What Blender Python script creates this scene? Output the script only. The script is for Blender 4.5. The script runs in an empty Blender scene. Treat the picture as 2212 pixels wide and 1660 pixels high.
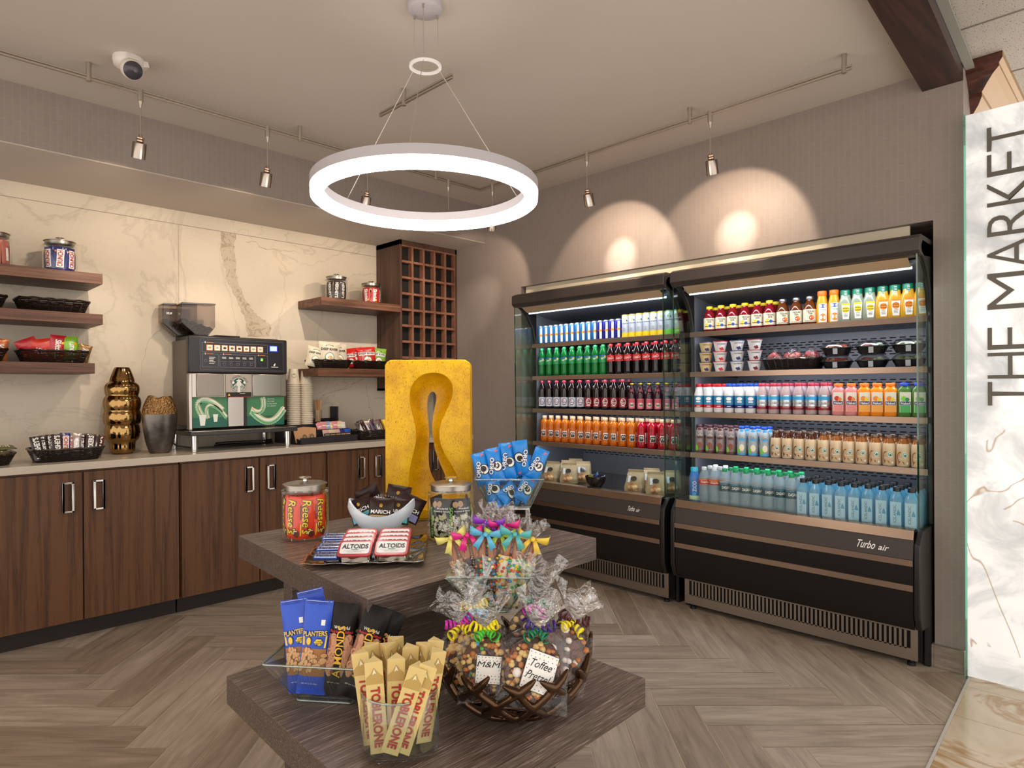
import bpy, math, random
from mathutils import Vector, Matrix
random.seed(7)
R = math.radians; PI = math.pi
SC = bpy.context.scene
COL = SC.collection
# ------------------------------------------------------------------ camera, world, exposure
CAM_H = 1.32; YAW = .7925; PITCH = -.00234; ROLL = -.00555
cd = bpy.data.cameras.new('camera'); cam = bpy.data.objects.new('camera', cd); COL.objects.link(cam)
_f = Vector((math.cos(YAW)*math.cos(PITCH), math.sin(YAW)*math.cos(PITCH), math.sin(PITCH)))
_r = Vector((math.sin(YAW), -math.cos(YAW), 0)); _u = _r.cross(_f)
_r2 = math.cos(ROLL)*_r + math.sin(ROLL)*_u; _u2 = -math.sin(ROLL)*_r + math.cos(ROLL)*_u
cam.matrix_world = Matrix(((_r2.x, _u2.x, -_f.x, 0), (_r2.y, _u2.y, -_f.y, 0), (_r2.z, _u2.z, -_f.z, CAM_H), (0, 0, 0, 1)))
cd.sensor_width = 36; cd.lens = 1399*36/2212; cd.shift_x = 17/2212; cd.shift_y = 15/2212; cd.clip_start = .02
SC.camera = cam
SC.view_settings.view_transform = 'Standard'; SC.view_settings.look = 'None'
SC.view_settings.gamma = 1; SC.view_settings.use_curve_mapping = False
SC.view_settings.exposure = 1.0
w = bpy.data.worlds.new('world'); SC.world = w; w.use_nodes = True
w.node_tree.nodes['Background'].inputs[0].default_value = (1, .93, .86, 1)
w.node_tree.nodes['Background'].inputs[1].default_value = 1.0
RING_E = 11.0; SPOT_A = 8.5; SPOT_B = 10
# ------------------------------------------------------------------ materials
def lin(h):
    if not isinstance(h, str): return tuple(h)
    c = [int(h[i:i+2], 16)/255 for i in (0, 2, 4)]
    return tuple(x/12.92 if x <= .04045 else ((x+.055)/1.055)**2.4 for x in c)
_M = {}
def mat(name, col='808080', rough=.5, metal=0., spec=.5, em=0, trans=0, coat=0):
    if name in _M: return _M[name]
    m = bpy.data.materials.new(name); m.use_nodes = True; _M[name] = m
    b = m.node_tree.nodes['Principled BSDF']; c = lin(col)
    b.inputs['Base Color'].default_value = (*c, 1); b.inputs['Roughness'].default_value = rough
    b.inputs['Metallic'].default_value = metal; b.inputs['Specular IOR Level'].default_value = spec
    b.inputs['Coat Weight'].default_value = coat; b.inputs['Coat Roughness'].default_value = .08
    if em: b.inputs['Emission Color'].default_value = (*c, 1); b.inputs['Emission Strength'].default_value = em
    if trans: b.inputs['Transmission Weight'].default_value = trans
    return m
def nt(m):
    t = m.node_tree; return t, t.nodes, t.links, t.nodes['Principled BSDF']
def coord(m, scale=(1, 1, 1), kind='Object', rot=(0, 0, 0)):
    t, N, L, b = nt(m); tc = N.new('ShaderNodeTexCoord'); mp = N.new('ShaderNodeMapping')
    mp.inputs['Scale'].default_value = scale; mp.inputs['Rotation'].default_value = rot
    L.new(tc.outputs[kind], mp.inputs[0]); return mp.outputs[0]
def noise(m, vec, scale, detail=4, rough=.55, dist=0):
    t, N, L, b = nt(m); n = N.new('ShaderNodeTexNoise'); n.inputs['Scale'].default_value = scale
    n.inputs['Detail'].default_value = detail; n.inputs['Roughness'].default_value = rough; n.inputs['Distortion'].default_value = dist
    L.new(vec, n.inputs['Vector']); return n.outputs[0]
def ramp(m, fac, stops):
    t, N, L, b = nt(m); r = N.new('ShaderNodeValToRGB'); L.new(fac, r.inputs[0]); e = r.color_ramp.elements
    while len(e) < len(stops): e.new(.5)
    for k, (p, c) in enumerate(stops): e[k].position = p; e[k].color = (*lin(c), 1)
    return r.outputs[0]
def bump(m, fac, strength=.3, dist=.01):
    t, N, L, b = nt(m); n = N.new('ShaderNodeBump'); n.inputs['Strength'].default_value = strength; n.inputs['Distance'].default_value = dist
    L.new(fac, n.inputs['Height']); L.new(n.outputs[0], b.inputs['Normal'])
def mixc(m, fac, a, b2, mode='MIX'):
    t, N, L, b = nt(m); n = N.new('ShaderNodeMix'); n.data_type = 'RGBA'; n.blend_type = mode
    for s, v in ((0, fac), (6, a), (7, b2)):
        if hasattr(v, 'links') or isinstance(v, bpy.types.NodeSocket): L.new(v, n.inputs[s])
        elif s == 0: n.inputs[0].default_value = v
        else: n.inputs[s].default_value = (*lin(v), 1)
    return n.outputs[2]
def setcol(m, out): t, N, L, b = nt(m); L.new(out, b.inputs['Base Color'])
def mathn(m, op, a, b2=None):
    t, N, L, b = nt(m); n = N.new('ShaderNodeMath'); n.operation = op
    for s, v in ((0, a), (1, b2)):
        if v is None: continue
        if isinstance(v, bpy.types.NodeSocket): L.new(v, n.inputs[s])
        else: n.inputs[s].default_value = v
    return n.outputs[0]
def wood(name, cols, scale, rough=.4, spec=.5, fine=60, bs=.15, coat=0, kind='Object'):
    m = mat(name, cols[0], rough, spec=spec, coat=coat); v = coord(m, scale, kind)
    a = noise(m, v, 2.2, 5, .6, .6); b = noise(m, v, fine, 3, .6)
    f = mathn(m, 'ADD', mathn(m, 'MULTIPLY', a, .72), mathn(m, 'MULTIPLY', b, .28))
    n = len(cols); setcol(m, ramp(m, f, [(.34+.32*i/(n-1), c) for i, c in enumerate(cols)])); bump(m, b, bs, .002)
    return m
def glass(name, tint=(.95, .98, .97), lo=.04, hi=.7, rough=.02, bumpy=0, gl=(1, 1, 1), bscale=30):
    if name in _M: return _M[name]
    m = bpy.data.materials.new(name); m.use_nodes = True; _M[name] = m
    t = m.node_tree; N = t.nodes; L = t.links; N.remove(N['Principled BSDF'])
    o = N['Material Output']; tr = N.new('ShaderNodeBsdfTransparent'); g = N.new('ShaderNodeBsdfGlossy'); mx = N.new('ShaderNodeMixShader')
    tr.inputs[0].default_value = (*lin(tint), 1); g.inputs['Roughness'].default_value = rough; g.inputs[0].default_value = (*gl, 1)
    lw = N.new('ShaderNodeLayerWeight'); lw.inputs[0].default_value = .5; mr = N.new('ShaderNodeMapRange')
    pw = N.new('ShaderNodeMath'); pw.operation = 'POWER'; pw.inputs[1].default_value = 3.0; L.new(lw.outputs['Facing'], pw.inputs[0])
    mr.inputs['To Min'].default_value = lo; mr.inputs['To Max'].default_value = hi; L.new(pw.outputs[0], mr.inputs[0])
    L.new(mr.outputs[0], mx.inputs[0]); L.new(tr.outputs[0], mx.inputs[1]); L.new(g.outputs[0], mx.inputs[2]); L.new(mx.outputs[0], o.inputs[0])
    if bumpy:
        tc = N.new('ShaderNodeTexCoord'); n = N.new('ShaderNodeTexNoise'); n.inputs['Scale'].default_value = bscale; n.inputs['Detail'].default_value = 3; n.inputs['Distortion'].default_value = 1.5
        bp = N.new('ShaderNodeBump'); bp.inputs['Strength'].default_value = bumpy; bp.inputs['Distance'].default_value = .02
        L.new(tc.outputs['Object'], n.inputs[0]); L.new(n.outputs[0], bp.inputs['Height']); L.new(bp.outputs[0], g.inputs['Normal']); L.new(bp.outputs[0], lw.inputs['Normal'])
    return m
def liquid(name, col, op=.6, rough=.06):
    # see-through coloured drink: part clear colour, part solid colour, glossy coat
    if name in _M: return _M[name]
    m = mat(name, col, rough, coat=.3); t, N, L, b = nt(m); o = N['Material Output']
    tr = N.new('ShaderNodeBsdfTransparent'); c = lin(col); tr.inputs[0].default_value = (*[min(1, x*1.5+.12) for x in c], 1)
    mx = N.new('ShaderNodeMixShader'); mx.inputs[0].default_value = op
    L.new(tr.outputs[0], mx.inputs[1]); L.new(b.outputs[0], mx.inputs[2]); L.new(mx.outputs[0], o.inputs[0]); return m
# ------------------------------------------------------------------ mesh builder
_T = {}
def glyphs(s, bold=0):
    k = (s, bold)
    if k not in _T:
        c = bpy.data.curves.new('t', 'FONT'); c.body = s; c.size = 1; c.offset = bold; c.resolution_u = 3
        o = bpy.data.objects.new('t', c); COL.objects.link(o); bpy.context.view_layer.update()
        me = bpy.data.meshes.new_from_object(o.evaluated_get(bpy.context.evaluated_depsgraph_get()))
        v = [(p.co.x, p.co.y) for p in me.vertices]; f = [tuple(p.vertices) for p in me.polygons]
        bpy.data.objects.remove(o); bpy.data.curves.remove(c); bpy.data.meshes.remove(me)
        x0 = min(p[0] for p in v); x1 = max(p[0] for p in v); y0 = min(p[1] for p in v); y1 = max(p[1] for p in v)
        _T[k] = ([((a-x0)/(x1-x0)-.5, (b-y0)/(y1-y0)-.5) for a, b in v], f)
    return _T[k]
def flat(y=0, cx=0, cz=0): return lambda u, v, o=0: (cx+u, y-o, cz+v)
def cyl(r, z=0, rz=None):
    return lambda u, v, o=0: ((r+o)*math.sin(u/r), -(r+o)*math.cos(u/r), z+v)
def pouchfn(W, H, t, seed=0, wr=.0012):
    def fn(u, v, o=0):
        a = min(1, abs(2*u/W)); b = min(1, abs(2*v/H))
        d = t*(max(0, 1-a**2.6))**.6*(max(0, 1-b**3.5))**.7
        d += wr*math.sin(37*u/W*3+seed*2.1+9*v/H)*math.sin(11*v/H*3+seed) * (1-a)
        return (u*(1-.05*(1-b)), -d-o, v)
    return fn
class B:
    def __init__(s): s.v = []; s.f = []; s.m = []
    def add(s, vs, fs, m=0, T=None):
        n = len(s.v)
        s.v += [tuple(T @ Vector(p)) for p in vs] if T is not None else [tuple(p) for p in vs]
        s.f += [tuple(n+i for i in q) for q in fs]; s.m += [m]*len(fs) if isinstance(m, int) else m
        return s
    def box(s, x0, x1, y0, y1, z0, z1, m=0, T=None):
        vs = [(x, y, z) for x in (x0, x1) for y in (y0, y1) for z in (z0, z1)]
        return s.add(vs, [(0, 1, 3, 2), (4, 6, 7, 5), (0, 4, 5, 1), (2, 3, 7, 6), (0, 2, 6, 4), (1, 5, 7, 3)], m, T)
    def cbox(s, c, d, m=0, T=None):
        return s.box(c[0]-d[0]/2, c[0]+d[0]/2, c[1]-d[1]/2, c[1]+d[1]/2, c[2]-d[2]/2, c[2]+d[2]/2, m, T)
    def prism(s, poly, a0, a1, ax='y', m=0, T=None):
        # poly: (p,q) pairs in the plane normal to ax
        def pt(p, q, a): return {'x': (a, p, q), 'y': (p, a, q), 'z': (p, q, a)}[ax]
        n = len(poly); vs = [pt(p, q, a0) for p, q in poly]+[pt(p, q, a1) for p, q in poly]
        return s.add(vs, [tuple(range(n))[::-1], tuple(range(n, 2*n))]+[(i, (i+1) % n, n+(i+1) % n, n+i) for i in range(n)], m, T)
    def lathe(s, prof, m=0, n=24, T=None, ex=0, ang=None, mod=None, sy=1):
        # prof: (r, z) or (r, z, mat); ex: superellipse exponent for squarish sections
        vs = []; fs = []; ms = []
        for p in prof:
            for i in range(n):
                t = 2*PI*i/n+(PI/n if ex else 0); c, q = math.cos(t), math.sin(t); r = p[0]
                if ex: r = r/((abs(c)**ex+abs(q)**ex)**(1/ex))
                if mod: r *= mod(t, p[1])
                vs.append((r*c, r*q*sy, p[1]))
        for j in range(len(prof)-1):
            for i in range(n):
                fs.append((j*n+i, j*n+(i+1) % n, (j+1)*n+(i+1) % n, (j+1)*n+i)); ms.append(prof[j+1][2] if len(prof[j+1]) > 2 else m)
        if prof[0][0] > 0: fs.append(tuple(range(n))[::-1]); ms.append(m)
        if prof[-1][0] > 0: fs.append(tuple(range((len(prof)-1)*n, len(prof)*n))); ms.append(prof[-1][2] if len(prof[-1]) > 2 else m)
        return s.add(vs, fs, ms, T)
    def tube(s, pts, r, m=0, n=6, closed=False, T=None, sq=1):
        pts = [Vector(p) for p in pts]; k = len(pts); vs = []; up = Vector((0, 0, 1)); pa = None
        for i, p in enumerate(pts):
            d = (pts[(i+1) % k]-pts[i-1]) if closed else (pts[min(i+1, k-1)]-pts[max(i-1, 0)])
            d = d.normalized() if d.length > 1e-9 else Vector((0, 0, 1))
            if pa is None: pa = d.cross(up if abs(d.z) < .9 else Vector((1, 0, 0))).normalized()
            a = (pa-d*pa.dot(d)).normalized(); pa = a; b = d.cross(a)
            rr = r[i] if isinstance(r, (list, tuple)) else r
            vs += [p+a*rr*math.cos(2*PI*j/n)+b*rr*sq*math.sin(2*PI*j/n) for j in range(n)]
        fs = [(i*n+j, i*n+(j+1) % n, ((i+1) % k)*n+(j+1) % n, ((i+1) % k)*n+j) for i in range(k if closed else k-1) for j in range(n)]
        if not closed: fs += [tuple(range(n))[::-1], tuple(range((k-1)*n, k*n))]
        return s.add(vs, fs, m, T)
    def ball(s, c, r, m=0, n=8, k=5, sc=(1, 1, 1), T=None):
        vs = [(c[0], c[1], c[2]-r*sc[2])]
        for j in range(1, k):
            t = PI*j/k
            vs += [(c[0]+r*sc[0]*math.sin(t)*math.cos(2*PI*i/n), c[1]+r*sc[1]*math.sin(t)*math.sin(2*PI*i/n), c[2]-r*sc[2]*math.cos(t)) for i in range(n)]
        vs.append((c[0], c[1], c[2]+r*sc[2])); e = len(vs)-1
        fs = [(0, 1+(i+1) % n, 1+i) for i in range(n)]+[(e, e-n+i, e-n+(i+1) % n) for i in range(n)]
        fs += [(1+j*n+i, 1+j*n+(i+1) % n, 1+(j+1)*n+(i+1) % n, 1+(j+1)*n+i) for j in range(k-2) for i in range(n)]
        return s.add(vs, fs, m, T)
    def text(s, t, cu, cv, W, H, fn, m=0, rot=0, off=.0006, bold=0, shear=0, T=None):
        vs, fs = glyphs(t, bold); c, q = math.cos(R(rot)), math.sin(R(rot)); out = []
        for a, b in vs:
            a = a*W+shear*b*H; b = b*H; out.append(fn(cu+a*c-b*q, cv+a*q+b*c, off))
        return s.add(out, fs, m, T)
    def patch(s, u0, u1, v0, v1, fn, m=0, nu=6, nv=1, off=.0003, T=None):
        vs = [fn(u0+(u1-u0)*i/nu, v0+(v1-v0)*j/nv, off) for j in range(nv+1) for i in range(nu+1)]; w_ = nu+1
        return s.add(vs, [(j*w_+i, j*w_+i+1, (j+1)*w_+i+1, (j+1)*w_+i) for j in range(nv) for i in range(nu)], m, T)
    def disc(s, cu, cv, ru, rv, fn, m=0, n=14, off=.0005, T=None, rin=0, a0=0, a1=360):
        k = n+1; an = [R(a0+(a1-a0)*i/n) for i in range(k)]
        if rin:
            vs = [fn(cu+ru*q*math.cos(a), cv+rv*q*math.sin(a), off) for q in (rin, 1) for a in an]
            return s.add(vs, [(i, i+1, k+i+1, k+i) for i in range(n)], m, T)
        vs = [fn(cu+ru*math.cos(a), cv+rv*math.sin(a), off) for a in an]+[fn(cu, cv, off)]
        return s.add(vs, [(i, i+1, k) for i in range(n)], m, T)
    def poly(s, pts, fn, m=0, off=.0005, T=None):
        return s.add([fn(a, b, off) for a, b in pts], [tuple(range(len(pts)))], m, T)
    def pouch(s, W, H, t, m=0, seed=0, back=None, nu=12, nv=16, zone=None, T=None, crimp=True):
        fn = pouchfn(W, H, t, seed)
        for side in (0, 1):
            vs = []; fs = []; ms = []
            for j in range(nv+1):
                for i in range(nu+1):
                    u = W*(i/nu-.5); v = H*(j/nv-.5); p = fn(u, v)
                    e = .002*math.sin(i*2.1+seed) if j in (0, nv) and crimp else 0
                    vs.append((p[0], (-p[1] if side else p[1])+e, p[2]))
            for j in range(nv):
                for i in range(nu):
                    q = (j*(nu+1)+i, j*(nu+1)+i+1, (j+1)*(nu+1)+i+1, (j+1)*(nu+1)+i)
                    fs.append(q[::-1] if side else q)
                    ms.append(m if (side or not zone) else zone((i+.5)/nu-.5, (j+.5)/nv-.5))
            s.add(vs, fs, ms, T)
        return fn
    def build(s, name, parent=None, mats=(), ang=35, bevel=0, loc=None, rot=None, subsurf=0, flatshade=False, solid=0):
        me = bpy.data.meshes.new(name); me.from_pydata(s.v, [], s.f)
        for m in mats: me.materials.append(m)
        if len(mats) > 1: me.polygons.foreach_set('material_index', s.m)
        if not flatshade:
            me.polygons.foreach_set('use_smooth', [True]*len(s.f)); me.set_sharp_from_angle(angle=R(ang))
        me.update(); o = bpy.data.objects.new(name, me); COL.objects.link(o)
        if parent: o.parent = parent
        if loc: o.location = loc
        if rot: o.rotation_euler = rot
        if solid: q = o.modifiers.new('s', 'SOLIDIFY'); q.thickness = solid; q.offset = 0
        if bevel: q = o.modifiers.new('b', 'BEVEL'); q.width = bevel; q.segments = 2; q.limit_method = 'ANGLE'; q.harden_normals = False
        if subsurf: q = o.modifiers.new('u', 'SUBSURF'); q.levels = q.render_levels = subsurf
        return o
def tag(o, label=None, cat=None, group=None, kind=None):
    if label: o['label'] = label
    if cat: o['category'] = cat
    if group: o['group'] = group
    if kind: o['kind'] = kind
    return o
def thing(name, label, cat, loc=(0, 0, 0), rz=0, group=None, rot=None):
    o = bpy.data.objects.new(name, None); COL.objects.link(o); o.location = loc; o.rotation_euler = rot or (0, 0, R(rz)); o.empty_display_size = .05
    return tag(o, label, cat, group)
def struct(o): o['kind'] = 'structure'; return o
def dup(root, loc, rot, label, group=None):
    r = root.copy(); COL.objects.link(r); r.location = loc; r.rotation_euler = rot; r['label'] = label
    if group: r['group'] = group
    for ch in list(root.children):
        c = ch.copy(); COL.objects.link(c); c.parent = r
        for g in ch.children: d = g.copy(); COL.objects.link(d); d.parent = c
    return r
ORD = ['first', 'second', 'third', 'fourth', 'fifth', 'sixth', 'seventh', 'eighth', 'ninth', 'tenth', 'eleventh', 'twelfth', 'thirteenth', 'fourteenth', 'fifteenth', 'sixteenth', 'seventeenth', 'eighteenth', 'nineteenth', 'twentieth', 'twenty-first', 'twenty-second', 'twenty-third']
def ordl(i, n):
    if n == 1: return ''
    if i == 0: return 'leftmost'
    if i == n-1: return 'rightmost'
    return ORD[i]+' from the left'
def TR(loc=(0, 0, 0), rz=0, rx=0, ry=0, s=1):
    return Matrix.Translation(loc) @ Matrix.Rotation(R(rz), 4, 'Z') @ Matrix.Rotation(R(ry), 4, 'Y') @ Matrix.Rotation(R(rx), 4, 'X') @ Matrix.Scale(s, 4)
def view(lat, depth, z=0):
    # plain floor coordinates turned 45 degrees, the way the herringbone runs
    return (depth*_f.x+lat*_r.x, depth*_f.y+lat*_r.y, z)
def point_light(name, loc, aim, energy, size, blend, col, rad=.02, parent=None):
    l = bpy.data.lights.new(name, 'SPOT'); l.energy = energy; l.spot_size = R(size); l.spot_blend = blend; l.color = col; l.shadow_soft_size = rad
    o = bpy.data.objects.new(name, l); COL.objects.link(o); o.location = loc
    o.rotation_euler = (Vector(aim)-Vector(loc)).to_track_quat('-Z', 'Y').to_euler()
    return o
# ------------------------------------------------------------------ shared materials
WHITE = mat('white_print', 'f2f0ec', .45); BLACK = mat('black_print', '0c0b0b', .4); CHROME = mat('chrome', 'd8d6d2', .12, 1)
STEEL = mat('brushed_steel', 'a39c94', .32, 1); NICKEL = mat('satin_nickel', 'b5aa9c', .42, .8)
_v = coord(STEEL, (2, 90, 90)); bump(STEEL, noise(STEEL, _v, 6), .12, .002)
CABW = wood('walnut_laminate', ['3a2112', '51331d', '66432a', '5a3a22'], (15, 15, .5), .42, .4, 30, .05)
SHELFW = wood('walnut_shelf', ['3f261b', '5e3c2b', '7c5741'], (.7, 9, 22), .45, .4, 20, .05)
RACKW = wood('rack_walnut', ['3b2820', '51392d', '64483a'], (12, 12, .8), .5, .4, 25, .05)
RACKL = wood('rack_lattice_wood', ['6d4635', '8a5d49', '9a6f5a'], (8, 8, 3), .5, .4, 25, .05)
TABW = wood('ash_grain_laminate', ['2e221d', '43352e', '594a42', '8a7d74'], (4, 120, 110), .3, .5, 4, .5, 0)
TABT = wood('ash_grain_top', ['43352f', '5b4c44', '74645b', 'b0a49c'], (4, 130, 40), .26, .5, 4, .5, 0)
CEIL = mat('ceiling_paint', 'c9bfb5', .9, spec=.2); bump(CEIL, noise(CEIL, coord(CEIL), 60), .03, .003)
COUNT = mat('counter_quartz', 'bdb2a4', .22)
# marble slabs
MARB = mat('marble_slab', 'd2c6b4', .5, spec=.2)
def marble(m, base, vein, soft, sc):
    v = coord(m, sc); a = noise(m, v, 1.1, 7, .55, 1.1); b = noise(m, v, .6, 3, .5, .4); c = noise(m, v, 2.6, 6, .6, 1.6)
    def thin(x, w_): return mathn(m, 'SUBTRACT', 1, mathn(m, 'MINIMUM', mathn(m, 'MULTIPLY', mathn(m, 'ABSOLUTE', mathn(m, 'SUBTRACT', x, .5)), w_), 1))
    t = mathn(m, 'MULTIPLY', thin(a, 80), mathn(m, 'MULTIPLY', b, .55)); t2 = mathn(m, 'MULTIPLY', thin(c, 90), .10)
    k = mixc(m, b, base, soft); k = mixc(m, t, k, vein); k = mixc(m, t2, k, vein); setcol(m, k)
marble(MARB, 'd6cbba', '8e8478', 'c4b8a6', (1, 1, 1))
VEIN = mat('marble_vein', '9b8c79', .5); setcol(VEIN, ramp(VEIN, noise(VEIN, coord(VEIN), 14, 6, .65, 1.5), [(.3, 'a49681'), (.5, 'beb09b'), (.6, '988a75'), (.75, 'cfc2ae')]))
ONYX = mat('lit_onyx', 'f4f4f4', .08)
def onyx(m):
    v = coord(m, (1, 1, 1)); a = noise(m, v, 1.0, 4, .5, .5); b = noise(m, v, 3.2, 6, .6, 1.2); c = noise(m, v, 1.0, 2, .5, .3)
    k = ramp(m, b, [(.36, 'c2c6c8'), (.48, 'dcdfe0'), (.58, 'f6f7f7')])
    t = mathn(m, 'SUBTRACT', 1, mathn(m, 'MINIMUM', mathn(m, 'MULTIPLY', mathn(m, 'ABSOLUTE', mathn(m, 'SUBTRACT', a, .5)), 240), 1))
    t = mathn(m, 'MULTIPLY', t, mathn(m, 'MULTIPLY', mathn(m, 'GREATER_THAN', c, .5), .8))
    k = mixc(m, t, k, 'a8855c'); t_, N, L, bs = nt(m); setcol(m, k); L.new(k, bs.inputs['Emission Color']); bs.inputs['Emission Strength'].default_value = .17
onyx(ONYX)
# embossed wallpaper: staggered tall cells outlined in a paler metallic thread
WALLP = mat('wallpaper', '8d8078', .55, spec=.4)
def wallpaper(m, axis):
    t, N, L, b = nt(m); sx = N.new('ShaderNodeSeparateXYZ'); cx = N.new('ShaderNodeCombineXYZ'); tc = N.new('ShaderNodeTexCoord'); L.new(tc.outputs['Object'], sx.inputs[0])
    L.new(sx.outputs[2], cx.inputs[0]); L.new(sx.outputs[axis], cx.inputs[1]); br = N.new('ShaderNodeTexBrick'); L.new(cx.outputs[0], br.inputs[0])
    br.inputs['Scale'].default_value = 1; br.inputs['Brick Width'].default_value = .075; br.inputs['Row Height'].default_value = .03; br.inputs['Mortar Size'].default_value = .0022; br.inputs['Mortar Smooth'].default_value = .3
    br.inputs['Color1'].default_value = (*lin('8f827b'), 1); br.inputs['Color2'].default_value = (*lin('92857e'), 1); br.inputs['Mortar'].default_value = (*lin('968a80'), 1)
    L.new(br.outputs[0], b.inputs['Base Color']); bump(m, br.outputs['Fac'], .12, .002)
wallpaper(WALLP, 1)
WALLQ = mat('wallpaper_soffit', '8d8078', .55, spec=.4); wallpaper(WALLQ, 0)
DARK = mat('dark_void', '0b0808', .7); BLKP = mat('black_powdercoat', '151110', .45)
BLKP2 = mat('charcoal_panel', '15110f', .4, spec=.3); BRZP = mat('bronze_grey_panel', '3a322f', .42)
# ------------------------------------------------------------------ floor: herringbone planks as real quads over a grout bed
PL = mat('plank_tile', '80746a', .38)
def plankmat(m):
    t, N, L, b = nt(m); at = N.new('ShaderNodeAttribute'); at.attribute_name = 'tone'; uv = coord(m, (1, 9, 1), 'UV')
    a = noise(m, uv, 2.4, 6, .6, 1.0); c = noise(m, coord(m, (2, 60, 1), 'UV'), 3, 3)
    k = ramp(m, mathn(m, 'ADD', mathn(m, 'MULTIPLY', a, .75), mathn(m, 'MULTIPLY', c, .25)), [(.33, '8f8070'), (.47, 'a79786'), (.6, 'b8a897'), (.72, 'cabaa9')])
    setcol(m, mixc(m, at.outputs['Fac'], k, 'c2b6aa', 'MULTIPLY')); bump(m, c, .06, .002)
plankmat(PL)
W_, L_ = .1565, .7825; A0, D0 = .609, 3.477
me = bpy.data.meshes.new('floor'); vs = []; fs = []; uvs = []; tones = []
bx = []
def rectp(a0, a1, d0, d1, horiz):
    g = .0021; q = [(a0+g, d0+g), (a1-g, d0+g), (a1-g, d1-g), (a0+g, d1-g)]
    c = .5**.5; pts = [((d+a)*c, (d-a)*c) for a, d in q]
    if min(p[0] for p in pts) < -2.2 or max(p[0] for p in pts) > 4.3 or max(p[1] for p in pts) > 4.9 or min(p[1] for p in pts) < -.6: return
    n = len(vs); vs.extend([(x, y, 0) for x, y in pts]); fs.append((n, n+1, n+2, n+3))
    ox, oy = random.random()*40, random.random()*40
    for a, d in q: u, v = ((a-a0, d-d0) if horiz else (d-d0, a-a0)); uvs.append((u+ox, v+oy))
    tones.append(random.choice((0, .1, .2, .35, .6)))
for mm in range(-5, 6):
    for k in range(-60, 60):
        a = A0+k*W_+mm*L_; d = D0-k*W_+mm*L_
        rectp(a, a+W_, d, d+L_, False); rectp(a+W_-L_, a+W_, d-W_, d, True)
n = len(vs); vs += [(-2.5, -1, -.002), (4.35, -1, -.002), (4.35, 4.9, -.002), (-2.5, 4.9, -.002), (-2.5, -1, -.1), (4.35, -1, -.1), (4.35, 4.9, -.1), (-2.5, 4.9, -.1)]
fs += [(n, n+1, n+2, n+3), (n+7, n+6, n+5, n+4), (n, n+4, n+5, n+1), (n+1, n+5, n+6, n+2), (n+2, n+6, n+7, n+3), (n+3, n+7, n+4, n)]
uvs += [(0, 0)]*24; tones += [0]*6
# keep herringbone only on the shop side of the threshold line
def ythr(x): return .592+.045*(x-3.08)
keepf = []; keepuv = []; keept = []
for i, f in enumerate(fs):
    keepf.append(f); keepuv += uvs[i*4:i*4+4]; keept.append(tones[i])
me.from_pydata(vs, [], keepf); me.materials.append(PL); me.materials.append(mat('grout', 'd8c5ab', .8))
ul = me.uv_layers.new(name='UVMap'); ul.data.foreach_set('uv', [c for p in keepuv for c in p])
at = me.attributes.new('tone', 'FLOAT', 'FACE'); at.data.foreach_set('value', keept)
me.polygons.foreach_set('material_index', [0]*(len(keepf)-6)+[1]*6)
fl = bpy.data.objects.new('floor', me); COL.objects.link(fl); struct(fl)
# lobby tile floor, a thin slab lying on the other side of the metal threshold strip
TILE = mat('cream_tile', 'c9b79b', .14); setcol(TILE, ramp(TILE, noise(TILE, coord(TILE), 2.2, 5, .6, 1.2), [(.35, 'b7a488'), (.5, 'cbbba2'), (.56, 'a9875c'), (.6, 'cdbda5'), (.8, 'ddd0bb')]))
b = B(); xs = [-1.9+i*.333 for i in range(18)]
xs = [3.435-.333*i for i in range(15, -4, -1)]
for i in range(len(xs)-1):
    x0, x1 = xs[i]+.0015, xs[i+1]-.0015
    yy = [ythr(x0)-.006, ythr(x1)-.006]; 
    for k in range(3):
        y1a = yy[0]-k*.66; y1b = yy[1]-k*.66
        b.prism([(x0, y1a-.657), (x1, y1b-.657), (x1, y1b-.0015), (x0, y1a-.0015)], 0, .004, 'z', 0)
b.prism([(xs[0], -1.6), (xs[-1], -1.6), (xs[-1], ythr(xs[-1])-.008), (xs[0], ythr(xs[0])-.008)], -.003, .0025, 'z', 1)
struct(b.build('floor_lobby', None, (TILE, mat('dark_grout', '5c5348', .8)), flatshade=True))
b = B(); b.prism([(-1.7, ythr(-1.7)-.007), (3.56, ythr(3.56)-.007), (3.56, ythr(3.56)+.003), (-1.7, ythr(-1.7)+.003)], 0, .006, 'z')
struct(b.build('trim_1', None, (mat('threshold_metal', 'c9c3ba', .45, .3),)))
# ------------------------------------------------------------------ walls, ceilings, soffit
b = B(); b.box(3.6, 3.75, 3.46, 4.65, 0, 2.81).box(3.6, 3.75, .755, 3.46, 2.11, 2.81).box(3.6, 3.75, .635, .755, 0, 2.81)
b.box(3.745, 4.3, .69, .755, 0, 2.17, 1).box(3.745, 4.3, 3.46, 3.5, 0, 2.17, 1).box(4.3, 4.35, .69, 3.5, 0, 2.17, 1).box(3.745, 4.35, .69, 3.5, 2.11, 2.17, 2)
struct(b.build('wall_right', None, (WALLP, mat('alcove_dark', '35302d', .7), mat('alcove_ceiling', 'b9ac98', .8)), flatshade=True))
b = B(); b.box(-2.2, 3.6, 4.55, 4.65, 0, 2.6)
for x in (-.3, 1.475, 2.03+1.12): b.box(x-.001, x+.001, 4.5492, 4.551, .93, 2.42, 2)
b.box(-2.2, 3.05, 4.549, 4.551, 2.42, 2.4235, 2)
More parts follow.
